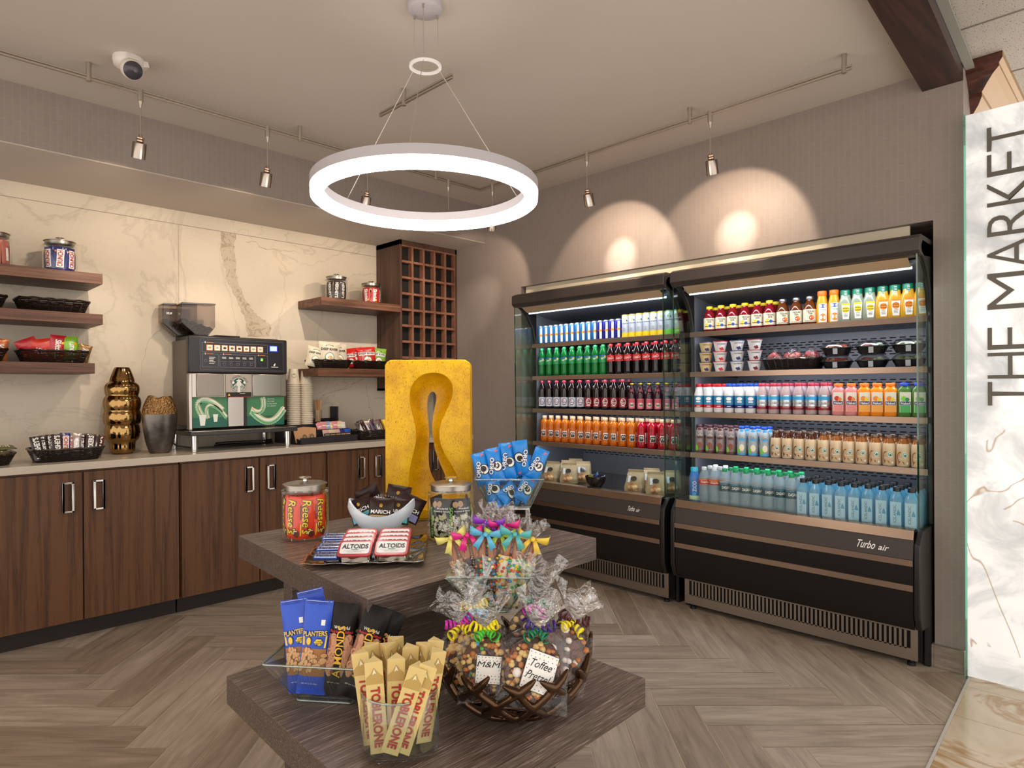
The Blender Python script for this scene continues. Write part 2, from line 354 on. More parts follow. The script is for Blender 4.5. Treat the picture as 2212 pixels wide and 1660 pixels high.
# the one broad grey vein of the slab, and its thinner branches, as inlaid outlines
vein = [(1.751, 2.419), (1.746, 2.287), (1.768, 2.207), (1.795, 2.08), (1.85, 1.983), (1.887, 1.893), (1.915, 1.829), (1.933, 1.706), (2.091, 1.715), (2.106, 1.803), (2.071, 1.82), (2.012, 1.855), (1.964, 1.899), (1.907, 1.989), (1.865, 2.088), (1.856, 2.172), (1.838, 2.3), (1.853, 2.419)]
vv = []
for i, p in enumerate(vein):
    q = vein[(i+1) % len(vein)]
    for k in range(6):
        t = k/6; e = 0 if k == 0 else random.uniform(-.007, .007); vv.append((p[0]+(q[0]-p[0])*t+e, p[1]+(q[1]-p[1])*t+e*.5))
b.prism(vv, 4.5485, 4.551, 'y', 1)
for ln in ([(2.305, 2.37), (2.187, 2.351), (2.045, 2.35), (1.986, 2.389), (1.919, 2.369)], [(2.518, 1.281), (2.634, 1.322), (2.722, 1.329), (2.787, 1.372), (2.904, 1.423)],
           [(2.903, 1.357), (2.911, 1.314), (2.936, 1.219), (2.932, 1.182), (2.961, 1.138), (2.965, 1.071)], [(2.979, 1.24), (3.031, 1.261), (3.101, 1.245)],
           [(1.47, 1.95), (1.42, 1.86), (1.40, 1.78), (1.36, 1.72), (1.30, 1.66), (1.26, 1.52), (1.24, 1.40)]):
    pts = []
    for p, q in zip(ln, ln[1:]):
        for k in range(5): t = k/5; pts.append((p[0]+(q[0]-p[0])*t+random.uniform(-.006, .006), p[1]+(q[1]-p[1])*t+random.uniform(-.006, .006)))
    up = [(x, z+.0015+.003*random.random()) for x, z in pts]; dn = [(x, z-.0015-.003*random.random()) for x, z in pts]
    for k in range(len(pts)-1): b.prism([dn[k], dn[k+1], up[k+1], up[k]], 4.5487, 4.551, 'y', 1)
struct(b.build('wall_back', None, (MARB, VEIN, mat('slab_joint', '8a7f70', .6)), flatshade=True))

b = B(); b.box(3.635, 3.65, .86, 3.44, 1.98, 2.109); struct(b.build('trim_6', None, (mat('filler_cream', 'cfc3ab', .6),), flatshade=True))
b = B(); b.prism([(-2.2, .30), (3.6, .78), (3.6, 4.55), (-2.2, 4.55)], 2.81, 2.9, 'z')
struct(b.build('ceiling', None, (CEIL,), flatshade=True))
b = B(); b.box(-2.2, 3.6, 3.867, 4.55, 2.515, 2.81, 0); b.box(-2.2, 3.6, 3.866, 3.87, 2.513, 2.5165, 1); b.box(-2.2, 3.6, 3.87, 4.55, 2.512, 2.516, 2)
b.v[-8:-4] = b.v[-8:-4]
struct(b.build('trim_2', None, (WALLQ, mat('edge_bead', 'c3b8aa', .5), CEIL), flatshade=True))
# dark beam between shop and lobby, metal edge, lobby ceiling tiles
DKW = wood('dark_stained_beam', ['22120d', '38201a', '4a2d24'], (1.2, 14, 14), .4, .4, 20, .1)
def yb(x, o): return o+.05*(x-3.6)
b = B(); b.prism([(-2, yb(-2, .635)), (3.6, .635), (3.6, .797), (-2, yb(-2, .797))], 2.73, 2.95, 'z')
struct(b.build('trim_3', None, (DKW,), flatshade=True))
b = B(); b.prism([(-2, yb(-2, .60)), (3.66, .60), (3.66, .635), (-2, yb(-2, .635))], 2.79, 2.80, 'z')
struct(b.build('trim_4', None, (mat('grey_ceiling_rail', '8d8a80', .5),), flatshade=True))
ACT = mat('acoustic_tile', 'b4aca2', .9); _n = noise(ACT, coord(ACT, (1, 2.2, 1), rot=(0, 0, .6)), 95, 2, .5)
setcol(ACT, ramp(ACT, _n, [(.0, '5d4d45'), (.335, '6d5d54'), (.36, 'b4aca2'), (1, 'bcb4aa')])); bump(ACT, _n, .3, .004)
b = B(); b.prism([(-2, yb(-2, .61)), (4.9, yb(4.9, .61)), (4.9, -1.9), (-2, -1.9)], 2.83, 2.9, 'z')
for x in (3.305, 2.695, 3.915, 2.085, 4.525, 1.475): b.box(x-.004, x+.004, -1.9, .6, 2.827, 2.831, 1)
for y in (.38-.61, .38-1.22): b.box(-2, 4.9, y-.004, y+.004, 2.827, 2.831, 1)
struct(b.build('ceiling_lobby', None, (ACT, mat('tile_gap', '7a7168', .8)), flatshade=True))
# stepped crown that caps the column behind the lit panel
CRN = wood('crown_mahogany', ['2a130d', '4a2418', '63352a'], (9, 3, 9), .25, .5, 20, .05, .3)
CRNLIT = mat('crown_warm_lit', 'a07c4e', .3, .35)  # same crown wood, with the warm light on its lobby face put into the colour
prof = [(.0, 2.54), (.012, 2.56), (.012, 2.585), (.03, 2.60), (.034, 2.62), (.06, 2.65), (.075, 2.68), (.075, 2.70), (.10, 2.73), (.125, 2.755), (.15, 2.77), (.15, 2.785), (.165, 2.80), (.165, 2.828)]
b = B(); 
for (o0, z0), (o1, z1) in zip(prof, prof[1:]):
    b.add([(3.80-o0, .66, z0), (3.80-o1, .66, z1), (3.80-o1, .66-o1, z1), (3.80-o0, .66-o0, z0)], [(0, 1, 2, 3)], 0)
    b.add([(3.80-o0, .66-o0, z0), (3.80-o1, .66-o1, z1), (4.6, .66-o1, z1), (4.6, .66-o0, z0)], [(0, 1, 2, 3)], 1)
b.box(3.76, 4.6, .63, .665, 0, 2.55, 0)
struct(b.build('trim_5', None, (CRN, CRNLIT), 50))
b = B(); b.box(3.575, 3.6, .635, .755, 0, .105).box(3.575, 3.745, .755, .765, 0, .105)
struct(b.build('baseboard_right', None, (wood('base_tile', ['6d6258', '85796d', '988b7e'], (8, 2, 20), .4, .4, 20, .02),), bevel=.002))
# lit stone panel with raised letters
sg = thing('lit_sign_panel', 'tall backlit white onyx panel with brown veins, lettered THE MARKET, at the lobby side', 'sign', (3.57, 0, 0))
b = B(); b.box(-.03, .0, -.75, .617, .012, 2.545); b.build('stone_panel', sg, (ONYX,), bevel=.002)
b = B(); b.box(-.035, .012, .617, .6235, .0, 2.55); b.build('glass_edge', sg, (glass('green_edge_glass', (.45, .8, .68), .1, .6),))['label'] = 'thin green glass edge strip'
LET = mat('bronze_letters', '5f594f', .5)
word = 'THE MARKET'; z = 1.236; wd = {'T': .105, 'H': .115, 'E': .10, ' ': .05, 'M': .16, 'A': .135, 'R': .118, 'K': .12}
tot = sum(wd[c] for c in word)+.012*9; k = (2.463-1.236)/tot
for c in word:
    W = wd[c]*k
    if c != ' ':
        b = B(); H = .158; cu = .459
        fn = lambda u, v, o=0: (-.0305-o, cu-u, v)     # u runs right (towards -y), v up
        b.text(c, 0, z+W/2, W*.98, H, fn, 0, rot=90, off=.004, bold=-.012 if c not in 'MK' else -.01)
        b.build('letter', sg, (LET,), solid=.006, flatshade=True)
    z += W+.012*k
# ------------------------------------------------------------------ base cabinets and counter
def cabinet(x0, x1, label, end=None, doors=2):
    t = thing('base_cabinet', label, 'cabinet', (x0, 4.04, 0), 0, 'walnut base cabinets under the counter')
    Wd = x1-x0
    b = B(); b.box(.0, Wd, .02, .5, .099, .905); b.build('body', t, (CABW,), bevel=.001)
    b = B(); b.box(0, Wd, .08, .098, 0, .099); b.build('toe_kick', t, (mat('toe_kick_black', '1d130e', .5),))
    dw = Wd/doors
    for i in range(doors):
        a, c = i*dw+.004, (i+1)*dw-.003
        b = B(); b.box(a, c, 0, .019, .104, .892); d = b.build('door', t, (CABW,), bevel=.0012)
        hx = c-.095 if i == 0 else a+.04
        h = B(); P = lambda x0_, x1_, z0, z1, y0, y1: h.box(x0_, x1_, y0, y1, z0, z1)
        P(hx, hx+.055, .835, .845, -.026, -.012); P(hx, hx+.055, .685, .695, -.026, -.012)
        P(hx, hx+.012, .685, .845, -.026, -.012); P(hx+.043, hx+.055, .685, .845, -.026, -.012)
        P(hx+.043 if i else hx, hx+.055 if i else hx+.012, .685, .845, -.026, .002)
        h.build('handle', d, (CHROME,), bevel=.0015)
cabinet(.34, 1.306, 'two-door walnut base cabinet under the gold vase, leftmost fully seen')
cabinet(1.315, 2.256, 'two-door walnut base cabinet under the coffee machine')
cabinet(2.266, 2.93, 'two-door walnut base cabinet behind the yellow sculpture')
cabinet(2.94, 3.598, 'two-door walnut base cabinet in the corner beside the drinks coolers')
b = B(); b.box(-1.2, 3.6, 4.02, 4.549, .905, .945)
tag(b.build('countertop', None, (COUNT,), bevel=.002), 'long pale stone countertop running along the marble wall', 'countertop')
# ------------------------------------------------------------------ floating shelves and wine rack
def shelf(x0, x1, z, label, grp):
    b = B(); b.box(x0, x1, 4.20, 4.549, z-.058, z); return tag(b.build('floating_shelf', None, (SHELFW,), bevel=.0015), label, 'shelf', grp)
shelf(-.9, .958, 1.985, 'long walnut wall shelf on the left, topmost of three, carrying candy jars', 'wall shelves on the left')
shelf(-.9, .958, 1.757, 'long walnut wall shelf on the left, middle of three, carrying empty baskets', 'wall shelves on the left')
shelf(-.9, .917, 1.480, 'walnut wall shelf on the left, lowest of three, with candy baskets', 'wall shelves on the left')
shelf(2.316, 3.008, 1.99, 'short walnut wall shelf beside the wine rack, upper, holding two jars', 'wall shelves beside the wine rack')
shelf(2.290, 3.008, 1.480, 'short walnut wall shelf beside the wine rack, lower, holding chip baskets', 'wall shelves beside the wine rack')
rk = thing('wine_rack', 'tall walnut wine rack with an empty square lattice, in the wall corner', 'wine rack', (3.01, 4.217, 1.315))
b = B(); H = 1.198; D = .331; Wk = .588
b.box(0, .02, 0, D, 0, H).box(Wk-.018, Wk, 0, D, 0, H).box(0, Wk, 0, D, H-.04, H).box(0, Wk, 0, D, 0, .02)
b.build('case', rk, (RACKW,), bevel=.001)
b = B(); b.box(.02, Wk-.018, .055, .065, .02, H-.04); b.build('cell_shade_sheet', rk, (DARK,))  # dark sheet close behind the lattice stands in for shade inside the cells
b = B(); n = 5; 
for i in range(n+1): x = .012+(Wk-.024)*i/n; b.box(x-.009, x+.009, .002, .05, .0, H-.035)
m_ = 9
for j in range(m_+1): zz = .008+(H-.05)*j/m_; b.box(.005, Wk-.005, .003, .05, zz-.009, zz+.009)
b.build('lattice', rk, (RACKL,), flatshade=True)
# ------------------------------------------------------------------ ceiling tracks with small spotlights
def track(name, pts, label, posts, grp='metal lighting tracks on the ceiling'):
    t = thing('lighting_track', label, 'track light rail', (0, 0, 0), 0, grp)
    b = B()
    for p, q in zip(pts, pts[1:]):
        p, q = Vector(p), Vector(q); d = (q-p).normalized(); n = Vector((-d.y, d.x, 0))*.006
        for z0, z1 in ((-.011, -.002), (.002, .011)):
            vs = [p-n, q-n, q+n, p+n]; b.add([(v.x, v.y, v.z+z0) for v in vs]+[(v.x, v.y, v.z+z1) for v in vs], [(3, 2, 1, 0), (4, 5, 6, 7), (0, 1, 5, 4), (1, 2, 6, 5), (2, 3, 7, 6), (3, 0, 4, 7)])
    b.build('rail', t, (NICKEL,), bevel=.001)
    for x, y in posts:
        b = B(); b.lathe([(.011, -.018), (.011, .068)], n=12, T=TR((x, y, 2.742))); b.build('standoff', t, (NICKEL,))
track('a', [(-.6, 3.40, 2.742), (3.12, 3.40, 2.742), (3.12, .96, 2.742)], 'long satin metal lighting rail turning the ceiling corner', [(.1, 3.40), (.726, 3.40), (1.749, 3.40), (2.72, 3.40), (3.12, 1.75), (3.10+.02, .99)])
track('b', [(1.90, 2.83, 2.742), (1.90, 2.25, 2.742)], 'short satin metal lighting rail behind the ring lamp cables', [(1.90, 2.62)])
def spot(label, x, y, aim, e, size, blend, first=[None]):
    t = thing('track_spotlight', label, 'spotlight', (x, y, 2.742), 0, 'small nickel spotlights on the track')
    b = B(); b.lathe([(.013, -.045), (.013, .012)], n=12); b.lathe([(.004, -.075), (.011, -.045)], n=10); b.build('clamp', t, (NICKEL,))
    b = B(); b.tube([(0, 0, -.07), (0, 0, -.20)], .0028); b.build('stem', t, (NICKEL,))
    d = Vector(aim)-Vector((x, y, 2.52)); hz = math.hypot(d.x, d.y); tilt = min(math.degrees(math.atan2(hz, -d.z)), 26)*.8
    T = TR((0, 0, -.20), math.degrees(math.atan2(d.y, d.x))-90, tilt)
    b = B(); b.lathe([(.006, 0), (.010, -.012), (.018, -.014), (.018, -.02), (.012, -.022), (.018, -.026), (.018, -.032), (.013, -.034), (.02, -.04)], n=16, T=T); b.build('heat_sink', t, (mat('copper_fins', 'b8a18e', .3, 1),))
    b = B(); b.lathe([(.0, -.038), (.029, -.038), (.0305, -.042), (.0305, -.112), (.026, -.112), (.022, -.07), (0, -.068)], n=24, T=T); h = b.build('head', t, (mat('polished_nickel', 'a79b90', .2, 1),), 40)
    b = B(); b.lathe([(0, -.100), (.021, -.1005)], n=16, T=T); b.build('lens', h, (mat('spot_lens', 'fff0dc', em=6),))
    q = T @ Vector((0, 0, -.112)); l = point_light('spot_beam', (x+q.x, y+q.y, 2.742+q.z), aim, e, size, blend, (1, .80, .60), .012)
    l.parent = t; l.location = q
    l = point_light('spot_core', (x+q.x, y+q.y, 2.742+q.z), aim, e*1.6, 34, 1, (1, .88, .74), .012); l.parent = t; l.location = q; return t
for i, (x, lab) in enumerate(((.937, 'nickel spotlight hanging from the rail beside the ceiling sensor'), (1.56, 'nickel spotlight hanging from the rail left of the ring lamp'), (2.19, 'nickel spotlight seen through the ring lamp, left one'), (2.83, 'nickel spotlight seen through the ring lamp, tilted, right one'))):
    spot(lab, x, 3.40, (x+(.0, .06, .1, -.05)[i], 4.5, 1.75), SPOT_A, 95, .45)
spot('nickel spotlight half hidden behind the rim of the ring lamp, near the rail corner', 3.12, 3.27, (3.6, 3.98, 2.0), SPOT_B*.5, 88, .3)
spot('nickel spotlight on the right rail aimed at the wall over the left cooler', 3.12, 2.44, (3.6, 2.53, 2.20), SPOT_B, 94, .2)
spot('nickel spotlight on the right rail aimed at the wall over the right cooler', 3.12, 1.635, (3.6, 1.725, 2.22), SPOT_B, 94, .2)
# motion sensor
sn = thing('ceiling_sensor', 'white round motion sensor head mounted on the ceiling beside the lighting rail', 'sensor', (.845, 3.24, 2.81), 0)
PLW = mat('white_plastic', 'ddd5cc', .4)
b = B(); b.lathe([(.0, -.052), (.03, -.052), (.058, -.035), (.062, -.015), (.062, 0)], n=32); b.build('mount', sn, (PLW,), 60)
b = B(); SD = Vector((-.05, -.86, -.50)).normalized(); T = Matrix.Translation((.0, -.045, -.062)) @ (-SD).to_track_quat('Z', 'Y').to_matrix().to_4x4(); b.lathe([(0, -.05), (.022, -.047), (.038, -.036), (.044, -.015), (.044, .005), (.036, .03), (.0, .042)], n=28, T=T); hd = b.build('head', sn, (PLW,), 60)
b = B(); b.lathe([(0, -.053), (.018, -.0505), (.031, -.043), (.0385, -.037)], n=24, T=T); b.build('lens', hd, (mat('sensor_lens', '3c3a40', .2),), 60)
b = B(); b.box(-.03, .03, -.025, .025, -.03, -.002, 0, TR((.045, 0, 0), 0, 0, -15)); b.build('bracket', sn, (PLW,), bevel=.004)
b = B(); b.box(-.022, .022, -.004, .0, -.030, -.004, 0, TR((.0, -.058, .0), 0, -25)); b.build('front_clip', sn, (mat('white_plastic'),), bevel=.002)
# ------------------------------------------------------------------ ring lamp
rl = thing('ring_lamp', 'large glowing white ring pendant lamp hung on thin cables', 'pendant lamp', (1.545, 1.99, 2.81))
LG = mat('lamp_grey', 'b5b0b4', .5)
b = B(); b.lathe([(0, -.03), (.062, -.03), (.066, -.026), (.066, 0)], n=40); b.build('ceiling_canopy', rl, (LG,), 50)
b = B(); RO, RI = .432, .382
n = 128; pr = [(RO, -.735), (RO, -.700), (RI, -.700), (RI, -.735)]
def ring(b, pr, m=0):
    vs = []; fs = []; k = len(pr)
    for i in range(n):
        a = 2*PI*i/n; vs += [(r*math.cos(a), r*math.sin(a), z) for r, z in pr]
    for i in range(n):
        for j in range(k): fs.append((i*k+j, ((i+1) % n)*k+j, ((i+1) % n)*k+(j+1) % k, i*k+(j+1) % k))
    b.add(vs, fs, m)
ring(b, pr); b.build('ring_channel', rl, (LG,), 30)
b = B(); ring(b, [(RO-.001, -.735), (RI+.001, -.735), (RI+.002, -.765), (RI+.012, -.773), (RO-.012, -.773), (RO-.002, -.765)]); b.build('diffuser', rl, (mat('ring_light', 'fff7f0', em=RING_E),), 50)
b = B(); ring(b, [(.062, -.246), (.062, -.238), (.051, -.238), (.051, -.246)]); b.build('cable_hub', rl, (mat('hub_white', 'e8e4e2', .4),), 30)
for i, a in enumerate((160, 40, 280)):
    a = R(a-45-10); b = B(); b.tube([(.052*math.cos(a), .052*math.sin(a), -.03), (.056*math.cos(a), .056*math.sin(a), -.24), (.42*math.cos(a), .42*math.sin(a), -.70)], .0015, n=5); b.build('cable', rl, (mat('steel_cable', 'b8b0a8', .4, .6),))
    b = B(); b.lathe([(.004, -.045), (.004, -.03)], n=8, T=TR((.052*math.cos(a), .052*math.sin(a), 0))); b.build('cable_grip', rl, (NICKEL,))
# ------------------------------------------------------------------ open drinks coolers
COOLG = glass('cooler_glass', (.86, .95, .92), .05, .45); EDGE = glass('cooler_glass_edge', (.12, .42, .33), .1, .5)
INN = mat('cooler_lining', '7c7f88', .35, .4); GRILL = mat('grille_steel', '9a8e84', .35, 1); SHF = mat('shelf_steel', '8d7767', .3, .85)
LEDM = mat('led_strip', 'e4ecff', em=1.3)
def cooler(x, y0, y1, label, logo, nslot):
    W = y1-y0; t = thing('open_drinks_cooler', label, 'drinks cooler', (x, y0, 0), 0, 'open front drinks coolers')
    # local x grows into the wall, local y along the wall; x=0 is the bumper front
    side = [(.05, .66), (-.005, .60), (-.012, .54), (-.012, .28), (.02, .205), (.16, .19), (.16, .0), (.85, .0), (.85, 2.0), (.05, 2.0), (.02, 1.97), (.03, 1.94), (.09, 1.91), (.15, 1.86), (.20, 1.78), (.23, 1.68), (.24, 1.55), (.24, .66)]
    for a in (0, W-.028): b = B(); b.prism([(p, q) for p, q in side], a, a+.028, 'y'); b.build('end_panel', t, (BLKP,), bevel=.006)
    b = B(); b.prism([(.0, .02), (.0, 2.0), (.03, 2.0), (.03, .02)], 0, W, 'y', T=TR((.80, 0, 0))); b.build('rear_wall', t, (INN,))
    for q in (.028, W-.03): b = B(); b.box(.24, .80, q, q+.002, .66, 1.95); b.build('inner_lining', t, (INN,))
    for zr in (.80, .86, 1.03, 1.09, 1.27, 1.33, 1.51, 1.57):
        b = B()
        for k in range(3):
            for i in range(int(W/.05)): b.box(.794, .799, .05+i*.05+(k % 2)*.02, .08+i*.05+(k % 2)*.02, zr+k*.016, zr+k*.016+.006)
        b.build('air_slots', t, (DARK,), flatshade=True)
    b = B(); b.prism([(.03, 2.02), (.0, 2.005), (-.002, 1.945), (.02, 1.925), (.10, 1.925), (.78, 1.99), (.83, 2.02)], .0, W, 'y'); c = b.build('canopy', t, (BRZP,), bevel=.004)
    b = B(); b.prism([(.045, 1.922), (.105, 1.885), (.108, 1.888), (.05, 1.926)], .06, W-.06, 'y'); b.build('canopy_reflector', c, (mat('reflector_bronze', 'd2b491', .4, .5),))
    b = B(); b.tube([(.125, .06, 1.885), (.125, W-.06, 1.885)], .0065, n=8); b.build('light_strip', t, (LEDM,))
    b = B(); b.prism([(.11, 1.905), (.40, 1.86), (.80, 1.85), (.80, 1.87), (.40, 1.885), (.11, 1.92)], .03, W-.03, 'y'); b.build('inner_ceiling', t, (INN,))
    for z in (1.666, 1.423, 1.178, .931):
        b = B(); b.box(.222, .234, .06, W-.06, z-.024, z-.017); b.build('added_shelf_strip', t, (mat('shelf_fill_glow', 'dfe9ff', em=2.2),))  # glowing strip and area lamp added under each shelf to brighten the goods
        ls = bpy.data.lights.new('shelf_fill', 'AREA'); ls.energy = .7; ls.shape = 'RECTANGLE'; ls.size = .012; ls.size_y = W-.12; ls.color = (.84, .91, 1)
        lo_ = bpy.data.objects.new('shelf_fill', ls); COL.objects.link(lo_); lo_.parent = t; dd = Vector((.45, 0, -1)).normalized(); xx = Vector((0, 1, 0)).cross(-dd); lo_.matrix_basis = Matrix(((xx.x, 0, -dd.x, .228), (xx.y, 1, -dd.y, W/2), (xx.z, 0, -dd.z, z-.026), (0, 0, 0, 1)))
        b = B(); b.box(.215, .78, .032, W-.032, z-.016, z-.004); s = b.build('shelf', t, (INN,))
        b = B(); b.prism([(.198, z-.034), (.206, z-.034), (.212, z-.003), (.203, z-.003)], .016, W-.016, 'y'); s2 = b.build('price_rail', s, (SHF,), bevel=.001)
        for yy in (.045, W-.05): b = B(); b.prism([(.25, z-.016), (.78, z-.016), (.78, z-.034), (.60, z-.030)], yy, yy+.004, 'y'); b.build('bracket', s, (BLKP,))
    b = B(); b.box(.03, .80, .03, W-.03, .60, .652); b.build('deck', t, (mat('deck_metal', '4b4644', .18, .9),))
    b = B(); b.prism([(.012, .662), (.05, .668), (.05, .655), (.02, .65), (.005, .618), (-.002, .62)], .03, W-.03, 'y'); b.build('deck_rail', t, (mat('rail_bronze', '9b8573', .25, 1),), bevel=.001)
    b = B(); b.prism([(.004, .618), (.03, .618), (.03, .53), (-.008, .53)], .03, W-.03, 'y'); f = b.build('logo_panel', t, (BRZP,))
    b = B(); fn = lambda u, v, o=0: (-.0045+(v-.57)*.136-o, .215-u, v); Wt = .13
    if logo == 'small': b.text('Turbo', -.0-.0, .572, .052, .030, lambda u, v, o=0: fn(u-.02, v, o), 0, shear=.35, off=.001, bold=.012).text('air', 0, .568, .026, .021, lambda u, v, o=0: fn(u+.03, v, o), 0, shear=.35, off=.001, bold=.012)
    else: b.text('Turbo', 0, .572, .082, .037, lambda u, v, o=0: fn(u-.01, v, o), 0, shear=.35, off=.001, bold=.012).text('air', 0, .567, .042, .025, lambda u, v, o=0: fn(u+.066, v, o), 0, shear=.35, off=.001, bold=.012)
    b.build('logo_lettering', f, (WHITE,))
    b = B(); b.prism([(-.004, .522), (.03, .522), (.03, .20), (.02, .205), (-.004, .28)], .03, W-.03, 'y'); b.build('lower_panel', t, (BLKP2,), bevel=.002)
    for z in (.515, .400): b = B(); b.prism([(-.012, z-.014), (-.004, z-.017), (-.004, z+.017), (-.012, z+.014)], .03, W-.03, 'y'); b.build('trim_strip', t, (mat('trim_bronze', '9a8474', .3, 1),))
    # kick grille with real slots
    b = B(); z0, z1 = .035, .195; g0, g1 = .035, W-.035; n = nslot; p = (g1-g0-.04)/n
    b.box(.095, .10, g0, g1, z0, z0+.055).box(.095, .10, g0, g1, z1-.022, z1)
    b.box(.095, .10, g0, g0+.03, z0+.055, z1-.022).box(.095, .10, g1-.03, g1, z0+.055, z1-.022)
    for i in range(n-1): yy = g0+.03+(i+1)*(g1-g0-.06)/n; b.box(.095, .10, yy-.0055, yy+.0055, z0+.05, z1-.02)
    b.build('kick_grille', t, (GRILL,), flatshade=True)
    b = B(); b.box(.155, .16, .03, W-.03, .02, .19); b.build('kick_backing', t, (DARK,))
    for yy in (.07, W-.07): b = B(); b.lathe([(.018, 0), (.018, .015), (.01, .02), (.01, .06)], n=12, T=TR((.13, yy, 0))); b.build('foot', t, (BLKP,))
    for yy in (.012, W-.018):
        poly = [(.028, .66), (.015, 1.93), (.09, 1.905), (.15, 1.855), (.20, 1.775), (.228, 1.68), (.238, 1.55), (.238, .66)]
        b = B(); b.prism(poly, yy, yy+.006, 'y'); gl = b.build('side_glass', t, (COOLG,), flatshade=True)
        b = B(); b.prism([(.0255, .66), (.030, .66), (.017, 1.93), (.0125, 1.93)], yy-.0005, yy+.0065, 'y'); b.build('glass_edge', gl, (EDGE,))
    b = B(); b.box(.032, .036, .03, W-.03, .655, .805); b.build('front_glass', t, (glass('clear_lip_glass', (.97, .99, .98), .03, .35),))
    l = bpy.data.lights.new('strip_light', 'AREA'); l.energy = 1.0; l.shape = 'RECTANGLE'; l.size = W-.1; l.size_y = .02; l.color = (.80, .88, 1)
    o = bpy.data.objects.new('strip_light', l); COL.objects.link(o); o.parent = t; o.location = (.118, W/2, 1.875); o.rotation_euler = (0, R(-30), R(0)); o.rotation_euler = (Vector((.42, 0, -1))).to_track_quat('-Z', 'Y').to_euler()
    l.shape = 'RECTANGLE'; l.size = .03; l.size_y = W-.1
    d = Vector((.42, 0, -1)).normalized(); yax = Vector((0, 1, 0)); xax = yax.cross(-d); o.matrix_basis = Matrix(((xax.x, 0, -d.x, .118), (xax.y, 1, -d.y, W/2), (xax.z, 0, -d.z, 1.875), (0, 0, 0, 1)))
    return t
cooler(3.40, .765, 2.045, 'black open-front drinks cooler on the right, with juices, milk and bottled water', 'big', 54)
cooler(3.40, 2.085, 3.365, 'black open-front drinks cooler on the left, with soda cans and bagged bread', 'small', 54)
# ------------------------------------------------------------------ drinks, one model of each kind, then copies
def drink(name, label, cat, body, mats, cap=None, capm=None, lab=None, labm=None, ex=0, n=16, sy=1, neck=None):
    t = thing(name, label, cat); b = B(); b.lathe(body, 0, n, ex=ex, sy=sy); b.build('can_body' if cap is None else 'bottle_body', t, mats, 50)
    if cap: b = B(); b.lathe(cap, 0, 14); b.build('cap', t, (capm,), 50)
    if lab: b = B(); lab(b); b.build('label', t, labm, 60)
    return t
def band(b, r, z0, z1, m=0, n=16, ex=0, sy=1): b.lathe([(r, z0), (r, z1)], m, n, ex=ex, sy=sy); b.f = b.f[:-2]; b.m = b.m[:-2]
RED = mat('red_print', 'c8161d', .4); BLUE = mat('blue_print', '1d4fb4', .4); LBLUE = mat('sky_print', '3aa6e0', .4); YEL = mat('yellow_print', 'f3d11b', .4)
GRN = mat('green_print', '1c8f4a', .4); ORG = mat('orange_print', 'f08a1c', .4); NAVY = mat('navy_print', '1b2370', .4); LGRN = mat('lime_print', '7ed348', .4); PNK = mat('pink_print', 'e0697e', .4)
CRM = mat('cream_print', 'efe6c8', .45); SIL = mat('silver_print', 'c6cbd3', .25, .7); TEALP = mat('dark_teal_print', '0f4a55', .35); BRN = mat('brown_print', '5a2c1c', .4); MAR = mat('maroon_print', '8c1a2c', .4); LILAC = mat('pale_lilac_print', 'd6d9ea', .4)
def can(name, label, r, h, side, art):
    m = side
    t = thing(name, label, 'drink can'); b = B(); b.lathe([(r*.8, 0, 1), (r, .006, 0), (r, h-.01, 0), (r*.82, h, 1), (r*.78, h-.003, 1), (0, h-.003, 1)], 0, 16); b.build('can_body', t, (m[0], SIL), 50)
    b = B(); art(b); b.build('printed_art', t, m, 60); return t
def energy_art(b, r=.0245):
    f = cyl(r)
    b.patch(-.006, .012, .006, .118, f, 1, 5, 1); b.add([f(-.03, .006, .0004), f(-.006, .006, .0004), f(-.012, .06, .0004), f(-.03, .06, .0004)], [(0, 1, 2, 3)], 2)
    b.add([f(.016, .066, .0005), f(.034, .066, .0005), f(.034, .118, .0005), f(.022, .118, .0005)], [(0, 1, 2, 3)], 2)
    b.disc(0, .062, .010, .010, f, 4, off=.0008); b.text('Red Bull', 0, .064, .036, .011, f, 3, off=.0012, bold=.01, shear=.1)
ENB = mat('can_light_blue', '2b86cc', .3, .3); ENN = mat('can_navy', '1a1fa0', .3, .3)
def tall_art(r, c):
    def art(b):
        f = cyl(r); band(b, r+.0003, .004, .034, 2); band(b, r*.995+.0004, .148, .153, 2)
        b.text('organic', 0, .095, .044, .011, f, 1, off=.0009); b.disc(-.004, .122, .010, .010, f, 3, off=.0008); b.disc(.010, .115, .0035, .006, f, 1, off=.001)
        for k in range(3): b.patch(-.015, .0, .062-.008*k, .0635-.008*k, f, 1, 2, 1, .0008)
    return art
SPM = liquid('green_soda', '128a3c', .55); COLAM = liquid('dark_cola', '160806', .93); ORM = liquid('orange_drink', 'd9780e', .62); REDM = liquid('red_drink', 'b80c22', .75)
CLR = glass('clear_plastic', (.93, .95, .95), .06, .6); WAT = liquid('clear_water', 'c2d3de', .30, .04); ICE = liquid('ice_blue_water', '8fc4e2', .45, .05)
SODA = [(.020, 0), (.027, .006), (.0285, .02), (.0285, .055), (.027, .075), (.0285, .095), (.0285, .13), (.026, .15), (.017, .178), (.011, .19), (.011, .197)]
SODAK = [(.0, 0), (.020, 0), (.0275, .008), (.0285, .02), (.0255, .06), (.027, .08), (.0285, .10), (.0285, .135), (.025, .155), (.016, .18), (.011, .19), (.011, .197)]
CAPP = [(.0, .208), (.0125, .208), (.0135, .205), (.0135, .192), (.0125, .190)][::-1]
def sprite_lab(b):
    f = cyl(.0295); band(b, .0288, .085, .135, 0); b.text('Sprite', 0, .114, .038, .016, f, 1, off=.0002, shear=.25, bold=.015, rot=14); b.disc(.012, .126, .007, .005, f, 2, off=.0004); band(b, .0289, .127, .135, 3)
